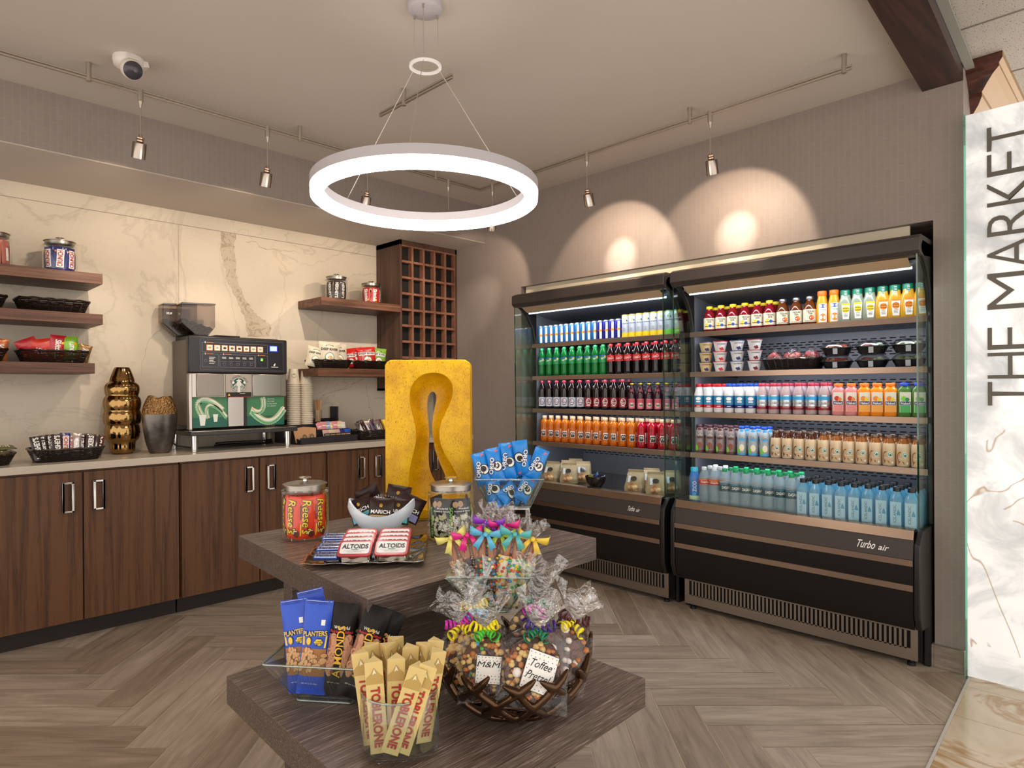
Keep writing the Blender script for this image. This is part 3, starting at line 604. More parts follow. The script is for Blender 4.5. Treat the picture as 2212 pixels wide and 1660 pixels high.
def coke_lab(b):
    f = cyl(.0293); band(b, .0289, .088, .132, 0); b.text('Coca-Cola', .0, .112, .048, .018, f, 1, off=.0004, shear=.3, bold=.01, rot=6); b.disc(.022, .095, .004, .004, f, 1, off=.0006)
def dp_lab(diet):
    def g(b):
        f = cyl(.0292); band(b, .0289, .018, .085, 0); b.disc(0, .055, .019, .024, f, 2 if diet else 1, off=.0003, n=18); b.disc(0, .055, .0155, .020, f, 0 if diet else 3, off=.0005, n=18)
        b.text('Dr', -.006, .064, .016, .013, f, 3 if diet else 1, off=.001, shear=.25, bold=.02); b.text('Pepper', 0, .049, .030, .013, f, 3 if diet else 1, off=.001, shear=.25, bold=.02); b.patch(-.018, .012, .027, .030, f, 1 if not diet else 2, 3, 1, .0006)
    return g
def g2_lab(b):
    f = cyl(.0325); b.patch(-.017, .017, .042, .086, f, 0, 6, 1, .0006); b.text('G2', 0, .066, .031, .029, f, 1, off=.0016, bold=.05); b.patch(-.013, .013, .044, .052, f, 1, 4, 1, .001); b.patch(.026, .040, .03, .10, f, 0, 4, 1, .0005)
    for k in range(6): b.patch(.028, .038, .036+.006*k, .039+.006*k, f, 1, 3, 1, .0009)
G2P = [(.025, 0), (.031, .006), (.0325, .02), (.0325, .05), (.0305, .062), (.0325, .075), (.0325, .10), (.0305, .112), (.0325, .125), (.031, .145), (.024, .160), (.015, .168), (.015, .176)]
WAP = [(.024, 0), (.0300, .005), (.031, .02), (.029, .04), (.031, .055), (.031, .075), (.0295, .09), (.0305, .10), (.0305, .13), (.028, .155), (.016, .185), (.0125, .192), (.0125, .198)]
def row(key, make, ys, x, z, lab, grp, rz=-70, jit=6, dx=0, rng=random.Random(3), back=0, backlab=None, backgrp=None, step=.075, bys=None, where=''):
    """front row of copies; lab gets the place of each one in its row"""
    p = make(); p['group'] = grp; n = len(ys); out = []
    for i, y in enumerate(ys):
        loc = (x+dx, y, z); rot = (0, 0, R(rz+rng.uniform(-jit, jit))); pos = ordl(i, n)
        L = (lab+', '+pos.replace('leftmost', 'leftmost such').replace('rightmost', 'rightmost such').replace(' from the left', ' such from left')) if pos else lab
        if i == 0: p.location = loc; p.rotation_euler = rot; p['label'] = L
        else: out.append(dup(p, loc, rot, L))
    for k in range(back):
        for i, y in enumerate(bys or ys):
            dup(p, (x+dx+step*(k+1), y, z), (0, 0, R(rz+rng.uniform(-jit, jit))), lab+', '+ORD[k+1]+' row, '+ordl(i, n).replace(' the', ''), backgrp or (grp+', back rows'))
    return p
Z1, Z2, Z3, Z4, Z5 = 1.6632, 1.4202, 1.1752, .9282, .6532
# left cooler, top shelf
row('a', lambda: can('energy_drink_can', '', .0245, .134, (ENB, SIL, ENB, RED, YEL), energy_art), [3.300-.0505*i for i in range(11)], 3.655, Z1, 'light blue and silver energy drink can on top shelf', 'light blue energy drink cans', -60, 4)
row('b', lambda: can('energy_drink_can', '', .0245, .134, (ENN, SIL, ENN, RED, YEL), energy_art), [2.744-.0505*i for i in range(4)], 3.655, Z1, 'dark blue and silver energy drink can on top shelf', 'dark blue energy drink cans', -60, 4)
CANW = mat('can_white', 'c9cfdc', .3, .2)
row('c', lambda: can('tall_drink_can', '', .0272, .157, (CANW, BLACK, YEL, mat('pale_yellow', 'd5cf9a', .5)), tall_art(.0272, 0)), [2.535-.0555*i for i in range(6)], 3.655, Z1, 'tall white drink can with yellow base on top shelf', 'tall yellow based drink cans', -60, 4)
row('d', lambda: can('tall_drink_can', '', .0272, .157, (CANW, BLACK, LGRN, mat('pale_green', 'b8cf9a', .5)), tall_art(.0272, 0)), [2.2025, 2.1465], 3.655, Z1, 'tall white drink can with green base on top shelf', 'green based drink cans', -60, 4)
# left cooler, second shelf
row('e', lambda: drink('soda_bottle', '', 'soda bottle', SODA, (SPM,), CAPP, GRN, sprite_lab, (GRN, WHITE, YEL, BLUE)), [3.300, 3.225, 3.151, 3.078, 3.004, 2.933, 2.862, 2.794, 2.727], 3.66, Z2, 'green lemon-lime soda bottle', 'green soda bottles', -58, 8, back=1, backlab='green soda bottle with green cap standing behind the front row', backgrp='green soda bottles behind the front row')
row('f', lambda: drink('cola_bottle', '', 'soda bottle', SODAK, (COLAM,), CAPP, RED, coke_lab, (RED, WHITE)), [2.662, 2.592, 2.520, 2.448, 2.376, 2.304, 2.232, 2.164], 3.66, Z2, 'dark cola bottle with red label and cap', 'cola bottles with red labels', -58, 8, back=1, backlab='dark cola bottle with red cap standing behind the front row', backgrp='cola bottles behind the front row')
# third shelf
row('g', lambda: drink('dark_soda_bottle', '', 'soda bottle', SODAK, (COLAM,), CAPP, MAR, dp_lab(True), (LILAC, WHITE, BLACK, MAR)), [3.298, 3.226, 3.152, 3.079, 3.004, 2.930], 3.66, Z3, 'dark soda bottle with pale lilac label', 'dark sodas with pale labels', -60, 6, back=1, backlab='dark soda bottle with maroon cap behind the pale label row', backgrp='dark sodas behind the pale label row')
row('h', lambda: drink('dark_soda_bottle', '', 'soda bottle', SODAK, (COLAM,), CAPP, MAR, dp_lab(False), (MAR, WHITE, BLACK, MAR)), [2.856, 2.783, 2.708, 2.635, 2.562], 3.66, Z3, 'dark soda bottle with maroon label', 'dark sodas with maroon labels', -60, 6, back=1, backlab='dark soda bottle with maroon cap behind the maroon label row', backgrp='dark sodas behind the maroon label row')
CRS = [(0, 0), (.024, 0), (.028, .006), (.0285, .02), (.0285, .10), (.026, .12), (.016, .145), (.012, .165), (.012, .176)]
def cream_lab(b):
    f = cyl(.029); b.patch(-.022, .022, .012, .078, f, 0, 8, 1, .0003); b.disc(0, .036, .018, .014, f, 2, off=.0006); b.disc(0, .034, .010, .006, f, 3, off=.0008)
    for k in range(4): b.patch(-.02, .02, .055+.005*k, .057+.005*k, f, 1, 5, 1, .0007)
    f2 = cyl(.021); b.disc(0, .130, .012, .014, f2, 1, off=.002); b.text('Dr', 0, .13, .012, .012, f2, 0, off=.003, shear=.3)
row('i', lambda: drink('cream_soda_bottle', '', 'soda bottle', CRS, (liquid('dark_berry_soda', '35101c', .88),), [(.0125, .172), (.014, .174), (.013, .181), (0, .182)], mat('crown_cap', 'd3bd45', .3, .6), cream_lab, (PNK, MAR, mat('pale_scene', 'cfdad8', .5), GRN)), [2.490, 2.423, 2.357, 2.291, 2.227, 2.163], 3.66, Z3, 'glass soda bottle with pink label and yellow crown cap', 'glass sodas with pink labels', -60, 6)
CAPG = [(.0, .193), (.0165, .193), (.0175, .19), (.0175, .172), (.0165, .170)][::-1]
row('j', lambda: drink('sports_drink_bottle', '', 'drink bottle', G2P, (ORM,), CAPG, mat('tan_cap', 'c79f7c', .5), g2_lab, (WHITE, BLACK)), [3.275, 3.209, 3.141, 3.070, 2.999, 2.928, 2.856, 2.784, 2.711, 2.639, 2.567, 2.495], 3.66, Z4, 'orange sports drink bottle', 'orange sports drinks', -60, 12, back=1, backlab='orange sports drink bottle standing behind the front row', backgrp='orange sports drinks behind the front row')
row('k', lambda: drink('sports_drink_bottle', '', 'drink bottle', G2P, (REDM,), CAPG, mat('tan_cap'), g2_lab, (WHITE, BLACK)), [2.415, 2.337, 2.258, 2.175], 3.66, Z4, 'red sports drink bottle', 'red sports drinks', -60, 12, back=1, backlab='red sports drink bottle standing behind the front row', backgrp='red sports drinks behind the front row')
# right cooler, top shelf
TEAP = [(0, 0), (.031, 0), (.035, .006), (.035, .075), (.034, .085), (.026, .115), (.017, .128), (.0165, .14)]
def tea_lab(yellow):
    def g(b):
        f = cyl(.0352); b.patch(-.045, .045, .014, .082, f, 0, 14, 1, .0004); b.text('TEXAS', 0, .070, .040, .010, f, 1, off=.0012, bold=.02); b.text('ADE' if yellow else 'TEA', 0, .058, .022, .010, f, 1, off=.0012, bold=.02)
        if yellow: b.disc(-.014, .036, .013, .014, f, 2, off=.0007); b.patch(-.03, .034, .030, .034, f, 4, 8, 1, .0009); b.disc(.004, .034, .009, .009, f, 3, off=.0011)
        else: b.disc(.006, .036, .013, .013, f, 2, off=.0007); b.disc(.010, .038, .008, .008, f, 3, off=.0009); b.patch(-.03, .03, .018, .020, f, 1, 6, 1, .0009)
    return g
CAPT = [(.0, .154), (.018, .154), (.0195, .151), (.0195, .139), (.0185, .137)][::-1]
row('l', lambda: drink('lemonade_bottle', '', 'drink bottle', TEAP, (liquid('ruby_lemonade', '8f1420', .8),), CAPT, YEL, tea_lab(True), (CRM, BLACK, YEL, BLUE, BRN)), [1.930, 1.855, 1.781, 1.707, 1.633, 1.562], 3.665, Z1, 'red lemonade glass bottle with yellow cap', 'red lemonades with yellow caps', -66, 6, back=1, step=.08, backlab='red lemonade bottle with yellow cap standing behind the front row', backgrp='red lemonades behind the front row')
row('m', lambda: drink('iced_tea_bottle', '', 'drink bottle', TEAP, (liquid('brown_tea', '6e3714', .85),), CAPT, mat('silver_cap', '9b9a9c', .3, .8), tea_lab(False), (CRM, BLACK, RED, ORG, BRN)), [1.488, 1.414, 1.342], 3.665, Z1, 'brown iced tea glass bottle with silver cap', 'iced teas', -66, 6)
TRP = [(0, 0), (.026, 0), (.029, .006), (.029, .09), (.026, .12), (.021, .145), (.021, .15)]
def trop_lab(b):
    f = cyl(.0292); b.patch(-.022, .022, .006, .105, f, 0, 8, 1, .0004); b.disc(0, .092, .019, .010, f, 3, off=.0008); b.text('Tropicana', 0, .072, .034, .008, f, 1, off=.001, bold=.01, rot=-4); b.disc(0, .032, .017, .020, f, 2, off=.0008)
row('n', lambda: drink('orange_juice_bottle', '', 'juice bottle', TRP, (mat('orange_juice', 'f0a51e', .2),), [(.022, .147), (.0235, .149), (.0235, .171), (.022, .174), (0, .174)], mat('orange_cap', 'f0781e', .4), trop_lab, (WHITE, GRN, ORG, BLUE)), [1.276, 1.216], 3.66, Z1, 'orange juice bottle with orange cap', 'orange capped juices', -66, 4)
SIP = [(0, 0), (.030, 0), (.034, .006), (.034, .075), (.031, .105), (.024, .125), (.022, .14)]
def simply_lab(c, tx):
    def g(b):
        f = lambda u, v, o=0: (u, -.0343-o*.6, v)
        b.add([f(-.014, .012, .001), f(.014, .012, .001), f(.020, .092, .001), f(-.020, .092, .001)], [(0, 1, 2, 3)], 0); b.patch(-.019, .019, .085, .094, f, 2, 1, 1, .0015); b.disc(0, .062, .016, .017, f, 2, off=.002)
        b.text('Simply', 0, .068, .028, .010, f, 1, off=.003, shear=.1, bold=.01); b.text(tx, 0, .056, .028, .008, f, 1, off=.003, shear=.1, bold=.01)
        b.patch(-.008, .008, .128, .165, cyl(.0235), 3, 3, 1, .0005)
        for k in range(4): b.patch(-.006, .006, .131+.008*k, .134+.008*k, cyl(.0235), 0, 3, 1, .001)
        for k in range(3): b.patch(-.009, .009, .024+.007*k, .026+.007*k, f, 1, 1, 1, .002)
    return g
CAPS = [(.022, .136), (.0245, .138), (.0245, .162), (.023, .166), (0, .166)]; DGRN = mat('deep_green_cap', '0e7a58', .4)
row('o', lambda: drink('lemonade_carafe', '', 'juice bottle', SIP, (mat('cloudy_lemonade', '97a08a', .15),), CAPS, DGRN, simply_lab(0, 'Lemonade'), (WHITE, BLACK, YEL, DGRN), ex=4), [1.160, 1.102, 1.044], 3.66, Z1, 'pale lemonade carafe bottle with green cap', 'pale lemonades', -70, 3)
row('p', lambda: drink('orange_juice_carafe', '', 'juice bottle', SIP, (mat('yellow_juice', 'd9a32a', .15),), CAPS, DGRN, simply_lab(0, 'Orange'), (WHITE, BLACK, ORG, DGRN), ex=4), [.986, .930, .874, .818], 3.66, Z1, 'orange juice carafe bottle with green cap', 'orange juices with green caps', -70, 3)
# right cooler, third shelf: milk and smoothies
MLK = mat('milk_plastic', 'e2dfe0', .35)
MIP = [(0, 0), (.027, 0), (.030, .006), (.030, .10), (.027, .12), (.018, .150), (.016, .156)]
CAPM = [(.0165, .153), (.0185, .155), (.0185, .169), (.017, .172), (0, .172)]
def milk_lab(c):
    def g(b): f = cyl(.0302); band(b, .0303, .028, .100, 0); band(b, .0305, .028, .046, 1); b.disc(0, .082, .016, .010, f, 2, off=.0008); b.patch(-.012, .012, .060, .068, f, 2, 3, 1, .0008); b.patch(-.010, .010, .034, .038, f, 2, 3, 1, .0008)
    return g
def moo_lab(b):
    f = cyl(.0302); band(b, .0303, .024, .105, 0); band(b, .0305, .024, .044, 1); band(b, .0305, .078, .098, 3); b.text('TruMoo', 0, .062, .048, .017, f, 4, off=.0016, bold=.03); b.text('TruMoo', 0, .062, .046, .015, f, 2, off=.002, bold=.0); b.text('Chocolate', 0, .040, .036, .007, f, 2, off=.0016)
row('q', lambda: drink('milk_bottle', '', 'milk bottle', MIP, (MLK,), CAPM, RED, milk_lab(1), (mat('milk_label_blue', '2f86b8', .4), RED, WHITE)), [2.000, 1.935, 1.870], 3.66, Z3, 'white milk bottle with red cap', 'red capped white milk', -68, 5, back=1, backlab='white milk bottle with red cap behind the front row', backgrp='red capped milk behind the front row')
row('r', lambda: drink('milk_bottle', '', 'milk bottle', MIP, (MLK,), CAPM, BLUE, milk_lab(0), (mat('milk_label_blue'), NAVY, WHITE)), [1.804, 1.738, 1.672], 3.66, Z3, 'white milk bottle with blue cap', 'blue capped white milk', -68, 5, back=1, backlab='white milk bottle with blue cap behind the front row', backgrp='blue capped milk behind the front row')
row('s', lambda: drink('chocolate_milk_bottle', '', 'milk bottle', MIP, (mat('milk_pinkish', 'b79fa0', .35),), CAPM, mat('rose_cap', 'c23b50', .4), moo_lab, (SIL, MAR, WHITE, LBLUE, BLACK)), [1.605, 1.538, 1.470, 1.402, 1.334, 1.267], 3.66, Z3, 'greyish pink chocolate milk bottle with rose cap', 'chocolate milk on the third shelf', -68, 5, back=1, backlab='chocolate milk bottle with rose cap behind the front row', backgrp='rose capped milk behind the front row')
NAP = [(0, 0), (.028, 0), (.031, .005), (.031, .125), (.027, .138), (.019, .145), (.019, .150)]
CAPN = [(.0195, .147), (.0215, .149), (.0215, .164), (.020, .167), (0, .167)]
def naked(c1, c2):
    def g(b): f = lambda u, v, o=0: (u, -.0312-o, v); b.patch(-.024, .024, .02, .120, f, 0, 1, 1, .001); b.patch(-.022, .022, .02, .055, f, 1, 1, 1, .0015); b.disc(-.006, .088, .012, .013, f, 3, off=.002); b.disc(.008, .084, .009, .010, f, 4, off=.0025); b.patch(-.022, .022, .056, .074, f, 2, 1, 1, .002); b.text('Naked', 0, .065, .036, .012, f, 5, off=.003, bold=.02)
    return g
for key, col, capc, lc, ys, nm, fr in (('pink', 'd98a86', 'f07a2a', 'e58a86', [1.196, 1.134], 'pink smoothie bottle with orange cap', (RED, ORG)), ('orange', 'f08a1c', 'f07a2a', 'f2a232', [1.072, 1.012, .952], 'orange smoothie bottle with orange cap', (ORG, YEL)), ('green', '4d7a34', '2a49c0', '3fae56', [.890, .828], 'green smoothie bottle with blue cap', (LGRN, GRN))):
    row(key, lambda: drink('smoothie_bottle', '', 'smoothie bottle', NAP, (mat('smoothie_'+key, col, .2),), CAPN, mat('cap_'+key, capc, .4), naked(0, 0), (mat('lab_pale', 'e8e4d4', .4), mat('lab_'+key, lc, .4), NAVY, fr[0], fr[1], WHITE), ex=5), ys, 3.66, Z3, nm, key+' smoothies', -74, 3)
# fourth shelf: flavoured milk and coffee drinks
TMP = [(0, 0), (.024, 0), (.028, .006), (.0285, .05), (.0255, .085), (.0275, .105), (.025, .13), (.016, .150), (.015, .155)]
CAPX = [(.0155, .152), (.0175, .154), (.0175, .168), (.016, .170), (0, .170)]
def tm(b): f = cyl(.029); b.disc(0, .142, .011, .008, cyl(.021), 0, off=.001); b.text('TruMoo', 0, .108, .042, .015, f, 1, off=.0016, bold=.03); b.text('TruMoo', 0, .108, .040, .013, f, 2, off=.0022); b.disc(0, .092, .018, .006, f, 0, off=.001); b.disc(0, .045, .014, .020, f, 3, off=.001); b.disc(-.018, .028, .009, .018, f, 4, off=.001); b.patch(-.028, .028, .004, .014, f, 0, 8, 1, .001)
row('t', lambda: drink('shake_bottle', '', 'shake bottle', TMP, (mat('shake_sleeve_brown', '8f7f80', .35),), CAPX, mat('brown_cap', '54323a', .4), tm, (BRN, BLACK, WHITE, mat('choc_pour', '8a4a34', .4), LGRN)), [1.996, 1.928, 1.861, 1.794], 3.66, Z4, 'chocolate shake bottle with dark brown cap', 'chocolate shakes', -68, 5, back=1, backlab='chocolate shake bottle with brown cap behind the front row', backgrp='chocolate shakes behind the front row')
row('u', lambda: drink('shake_bottle', '', 'shake bottle', TMP, (mat('shake_sleeve_grey', 'a9b4bb', .35),), CAPX, BLUE, tm, (LBLUE, BLACK, WHITE, CRM, LGRN)), [1.727, 1.659, 1.592], 3.66, Z4, 'vanilla shake bottle with blue cap', 'vanilla shakes', -68, 5, back=1, backlab='vanilla shake bottle with blue cap behind the front row', backgrp='vanilla shakes behind the front row')
FRP = [(0, 0, 0), (.027, 0, 0), (.030, .006, 0), (.030, .085, 0), (.027, .112, 0), (.022, .124, 1), (.0175, .137, 1), (.0175, .142, 1)]
def frap(b):
    f = cyl(.0302)
    b.disc(-.016, .045, .016, .028, f, 1, off=.0005, a0=80, a1=250, rin=.78, n=16); b.disc(.004, .058, .0125, .0125, f, 0, off=.001); b.disc(.004, .058, .010, .010, f, 2, off=.0014, rin=.72, n=16); b.disc(.004, .055, .004, .006, f, 2, off=.0016)
    b.add([f(-.026, .012, .0008), f(.002, .012, .0008), f(-.002, .024, .0008), f(-.022, .028, .0008)], [(0, 1, 2, 3)], 1); b.text('Frappuccino', -.004, .040, .042, .008, f, 0, off=.0015, rot=0); b.patch(.010, .018, .012, .022, f, 0, 2, 1, .001)
CAPF = [(.018, .138), (.0205, .140), (.0205, .151), (.019, .154), (0, .154)]
row('v', lambda: drink('coffee_drink_bottle', '', 'coffee drink', FRP, (mat('coffee_milk', 'd2b894', .15), mat('mocha_neck', '4a2413', .1)), CAPF, mat('cap_bronze', '6d5a50', .3, .7), frap, (WHITE, mat('mocha_swirl', '5c2f1a', .4), DGRN)), [1.527, 1.463, 1.400, 1.337], 3.66, Z4, 'creamy coffee drink bottle with dark mocha neck', 'mocha coffee drinks', -70, 4, back=1, backlab='coffee drink bottle with dark neck behind the front row', backgrp='mocha drinks behind the front row')
row('w', lambda: drink('coffee_drink_bottle', '', 'coffee drink', FRP, (mat('coffee_milk'), mat('caramel_neck', '8a4f1c', .1)), CAPF, mat('cap_bronze'), frap, (WHITE, mat('caramel_swirl', '9a5c22', .4), DGRN)), [1.272, 1.209, 1.147, 1.085, 1.022, .960, .898, .834], 3.66, Z4, 'creamy coffee drink bottle with caramel neck', 'caramel coffee drinks', -70, 4, back=1, backlab='coffee drink bottle with caramel neck behind the front row', backgrp='caramel drinks behind the front row')
# bottom deck: waters
def water_lab(z0, z1, mt_, txt, th):
    def g(b): f = cyl(.0305); band(b, .0312, z0, z1, 0); b.text(txt, 0, (z0+z1)/2, .046, th, f, 1, off=.0018, bold=.015); band(b, .0314, z1-.006, z1-.004, 2)
    return g
CAPW = [(.013, .186), (.0145, .188), (.0145, .202), (.013, .205), (0, .205)]
ZP = [(0, 0), (.027, 0), (.029, .005), (.029, .14), (.022, .165), (.018, .172)]
def zico(b): f = cyl(.0293); band(b, .0294, .002, .03, 2); b.text('ZICO', .002, .085, .062, .022, f, 0, rot=90, off=.0012, bold=.005); b.patch(-.01, .01, .03, .05, f, 1, 4, 1, .0008)
row('x', lambda: drink('coconut_water_bottle', '', 'water bottle', ZP, (mat('coconut_blue', '2f74c4', .3),), [(.0185, .17), (.021, .172), (.021, .192), (.019, .196), (0, .196)], mat('aqua_cap', '3fb8d8', .4), zico, (WHITE, LBLUE, mat('pale_green_base', 'cfe0b8', .4))), [1.957], 3.52, Z5, 'blue coconut water bottle with aqua cap', 'coconut water', -60, 3)
row('y', lambda: drink('sparkling_water_bottle', '', 'water bottle', WAP, (WAT,), CAPW, mat('white_cap', 'dfe5ea', .4), water_lab(.105, .135, 0, 'Ozarka', .012), (RED, WHITE, YEL)), [1.890, 1.826], 3.515, Z5, 'clear water bottle with red label and white cap', 'red label waters', -60, 5, back=2, step=.07, backlab='clear water bottle with white cap standing behind the red label pair', backgrp='white capped waters behind the front')
row('z', lambda: drink('spring_water_bottle', '', 'water bottle', WAP, (WAT,), CAPW, mat('green_cap', '159a5c', .4), water_lab(.078, .122, 0, 'DASANI', .016), (TEALP, WHITE, LBLUE)), [1.762, 1.698, 1.636, 1.573, 1.510, 1.447, 1.385], 3.515, Z5, 'clear water bottle with dark teal label and green cap', 'teal label waters', -58, 8, back=2, step=.07, backlab='clear water bottle with green cap behind the teal label row', backgrp='green capped waters behind the front')
ICP = [(0, 0), (.027, 0), (.030, .004), (.030, .125), (.026, .142), (.016, .160), (.013, .172)]
def icel(b):
    f = lambda u, v, o=0: (u, -.0302-o*.6, v)
    b.patch(-.023, .023, .004, .122, f, 0, 1, 1, .001); b.text('ICELANDIC', -.004, .066, .086, .012, f, 1, rot=90, off=.002); b.add([f(.004, .06, .0015), f(.02, .06, .0015), f(.018, .072, .0015), f(.011, .088, .0015), f(.006, .075, .0015)], [(0, 1, 2, 3, 4)], 2)
row('aa', lambda: drink('glacier_water_bottle', '', 'water bottle', ICP, (ICE,), [(.0135, .168), (.017, .170), (.017, .186), (.016, .189), (0, .189)], mat('black_cap', '15151a', .4), icel, (mat('frost_blue', 'a9cfe4', .3), mat('slate_print', '41606e', .4), mat('glacier_blue', '5c9cc0', .4)), ex=6), [1.322, 1.260, 1.198, 1.136, 1.074, 1.012, .950, .888, .826], 3.51, Z5, 'square pale blue glacier water bottle with black cap', 'glacier waters', -84, 3, back=3, step=.064, backlab='pale blue water bottle with black cap in the rows behind the front', backgrp='black capped waters behind the front')
# ------------------------------------------------------------------ woven baskets
WICK = mat('dark_wicker', '1d1411', .35, coat=.3)
def basket(label, loc, rz, L, Wd, H, grp, flare=.028, name='wicker_basket', rows=8):
    t = thing(name, label, 'basket', loc, rz, grp)
    def path(z, k=56, wob=0, ph=0):
        e = flare*(z/H-1); a, c = L/2+e, Wd/2+e; out = []
        for i in range(k):
            an = 2*PI*i/k; cc, ss = math.cos(an), math.sin(an); r = 1/((abs(cc)**6+abs(ss)**6)**(1/6)); o = 1+wob*(1 if (i+ph) % 2 else -1)
            out.append(((a)*cc*r*o, (c)*ss*r*o, z))
        return out
    b = B()
    for j in range(rows): b.tube(path(.006+(H-.016)*j/(rows-1), 56, .008, j), .0036, n=4, closed=True, sq=.9)
    b.build('weave', t, (WICK,), flatshade=True)
    b = B(); k = 28; lo, hi = path(.003, 2*k), path(H-.004, 2*k)
    for i in range(0, 2*k, 2): b.tube([lo[i], hi[i]], .0026, n=4)
    b.build('stakes', t, (WICK,), flatshade=True)
    b = B(); p = path(H-.002, 56); p = [(x, y, z+.0025*math.sin(i*1.9)) for i, (x, y, z) in enumerate(p)]; b.tube(p, .006, n=6, closed=True); b.build('rim', t, (WICK,))
    b = B(); q = path(.003, 32); b.add(q, [tuple(range(32))]); b.add([(x, y, .0005) for x, y, z in q], [tuple(range(32))[::-1]]); b.build('base', t, (WICK,))
    return t
# ------------------------------------------------------------------ yogurt cups, fruit bags, salad boxes (right cooler, second shelf)
CHOB = mat('yogurt_white', 'dcdde0', .4)
def yog(side, fruit, lid):
    t = thing('yogurt_cup', '', 'yogurt cup'); b = B(); b.lathe([(0, 0), (.028, 0), (.039, .052), (.042, .053), (.042, .056)], 0, 24); b.build('cup', t, (side,), 50)
    b = B(); b.lathe([(.0425, .0555), (.0435, .058), (.0425, .060), (0, .060)], 0, 24); b.build('lid', t, (lid,), 50)
    b = B(); f = lambda u, v, o=0: ((.0285+v*.205+o)*math.sin(u/.034), -(.0285+v*.205+o)*math.cos(u/.034), v)
    b.text('CHOBANI', 0, .043, .044, .007, f, 1, off=.0012, bold=.01)
    for dx, dz in ((-.006, .016), (.005, .019), (.0, .010), (.010, .012)): b.disc(dx, dz, .006, .006, f, 2 if dz < .018 else 0, off=.0012)
    b.build('printed_label', t, (fruit, BLACK, fruit), 60); return t
BERRY = mat('berry_print', '2a3566', .4); CHERRY = mat('cherry_print', '6e1526', .4); STRAW = mat('strawberry_print', 'd2281e', .4); CARM = mat('caramel_cup', 'd3b98a', .45)
LEV = ['bottom', 'middle', 'top']
for y, side, fr, lid, nm in ((1.955, CARM, BERRY, BERRY, 'tan yogurt cup with dark blue lid rim'), (1.862, CHOB, STRAW, RED, 'white yogurt cup with strawberry print and red lid rim'), (1.755, CHOB, BERRY, BERRY, 'white yogurt cup with blueberry print and blue lid rim'), (1.650, CHOB, CHERRY, MAR, 'white yogurt cup with cherry print and maroon lid rim')):
    p = None
    for k in range(3):
        lab = nm+', '+LEV[k]+' of its stack'; loc = (3.665, y, Z2+.0605*k); rot = (0, 0, R(-62+4*k))
        if p is None: p = yog(side, fr, lid); p.location = loc; p.rotation_euler = rot; p['label'] = lab; p['group'] = 'yogurt cups in stacks of three'
        else: dup(p, loc, rot, lab)
basket('black wicker basket in the right cooler, holding three bags of red fruit', (3.70, 1.445, Z2), 90, .31, .17, .062, 'small black baskets', .02)
FILM = glass('cello_film', (.97, .97, .97), .10, .8, .05, .9, bscale=22); MEAT = mat('red_apple_slices', 'a8414a', .35)
setcol(MEAT, ramp(MEAT, noise(MEAT, coord(MEAT), 26, 3, .5, .8), [(.35, '7d2430'), (.5, 'b54a52'), (.6, 'd98a7c'), (.68, 'd9b06a')]))
def fruitbag():
    t = thing('fruit_bag', '', 'bag of fruit'); b = B(); rg = random.Random(5)
    for i in range(9): b.ball((rg.uniform(-.025, .025), rg.uniform(-.02, .02), .03+rg.uniform(0, .045)), .026, 0, 10, 6, (1, .9, .8))
    b.build('fruit', t, (MEAT,), 60)
    b = B(); b.lathe([(0, 0), (.042, .004), (.052, .035), (.046, .07), (.022, .10), (.03, .112)], 0, 20, mod=lambda a, z: 1+.06*math.sin(7*a+z*60)); b.build('plastic_bag', t, (FILM,), 60); return t
p = fruitbag(); p['group'] = 'bags of red fruit in the cooler basket'
for i, y in enumerate((1.545, 1.447, 1.348)):
    lab = 'clear bag of red fruit in the cooler basket, '+('leftmost', 'middle', 'rightmost')[i]+' of three'; loc = (3.70, y, Z2+.008)
    if i == 0: p.location = loc; p['label'] = lab
    else: dup(p, loc, (0, 0, i*1.3), lab)
def clam(food, nm):
    t = thing('salad_box', '', 'food container'); b = B(); b.lathe([(0, 0), (.055, 0), (.072, .034), (.080, .036), (.080, .040), (.072, .040), (.066, .036)], 0, 24, ex=3.2); b.build('tray', t, (mat('black_tray', '151417', .25),), 40)
    b = B(); rg = random.Random(nm)
    for i in range(22): b.ball((rg.uniform(-.045, .045), rg.uniform(-.045, .045), .036+rg.uniform(0, .014)), .016, i % 2, 7, 4, (1, 1, .6))
    b.build('food', t, food, 60)
    b = B(); b.lathe([(.078, .041), (.070, .050), (.056, .064), (.03, .071), (0, .071)], 0, 24, ex=3.2, mod=lambda a, z: 1+.015*math.sin(12*a)); b.build('clear_lid', t, (glass('clam_lid', (.93, .95, .95), .12, .8),), 40)
    b = B(); b.add([(-.011, -.0745, .004), (.011, -.0745, .004), (.011, -.081, .034), (-.011, -.081, .034)], [(0, 1, 2, 3)]); b.build('sticker', t, (mat('sticker_pale', 'a9adb6', .5),)); return t
for y, fd, nm in ((1.215, (mat('food_tomato', 'c2503c', .4), mat('food_pasta', 'd9a68a', .4)), 'mixed red fruit'), (1.045, (mat('food_pink', 'a85a5a', .4), mat('food_cabbage', 'c9d2b6', .4)), 'pale pink salad'), (.880, (mat('food_lettuce', '8ea568', .5), mat('food_endive', 'd3dbb2', .5)), 'green leafy salad')):
    p = clam(fd, nm); p['group'] = 'domed salad boxes'; p.location = (3.70, y, Z2); p.rotation_euler = (0, 0, R(-80)); p['label'] = 'black salad box with clear dome over '+nm+', lower of two'
    dup(p, (3.695, y, Z2+.0715), (0, 0, R(-78)), 'black salad box with clear dome over '+nm+', upper of two')
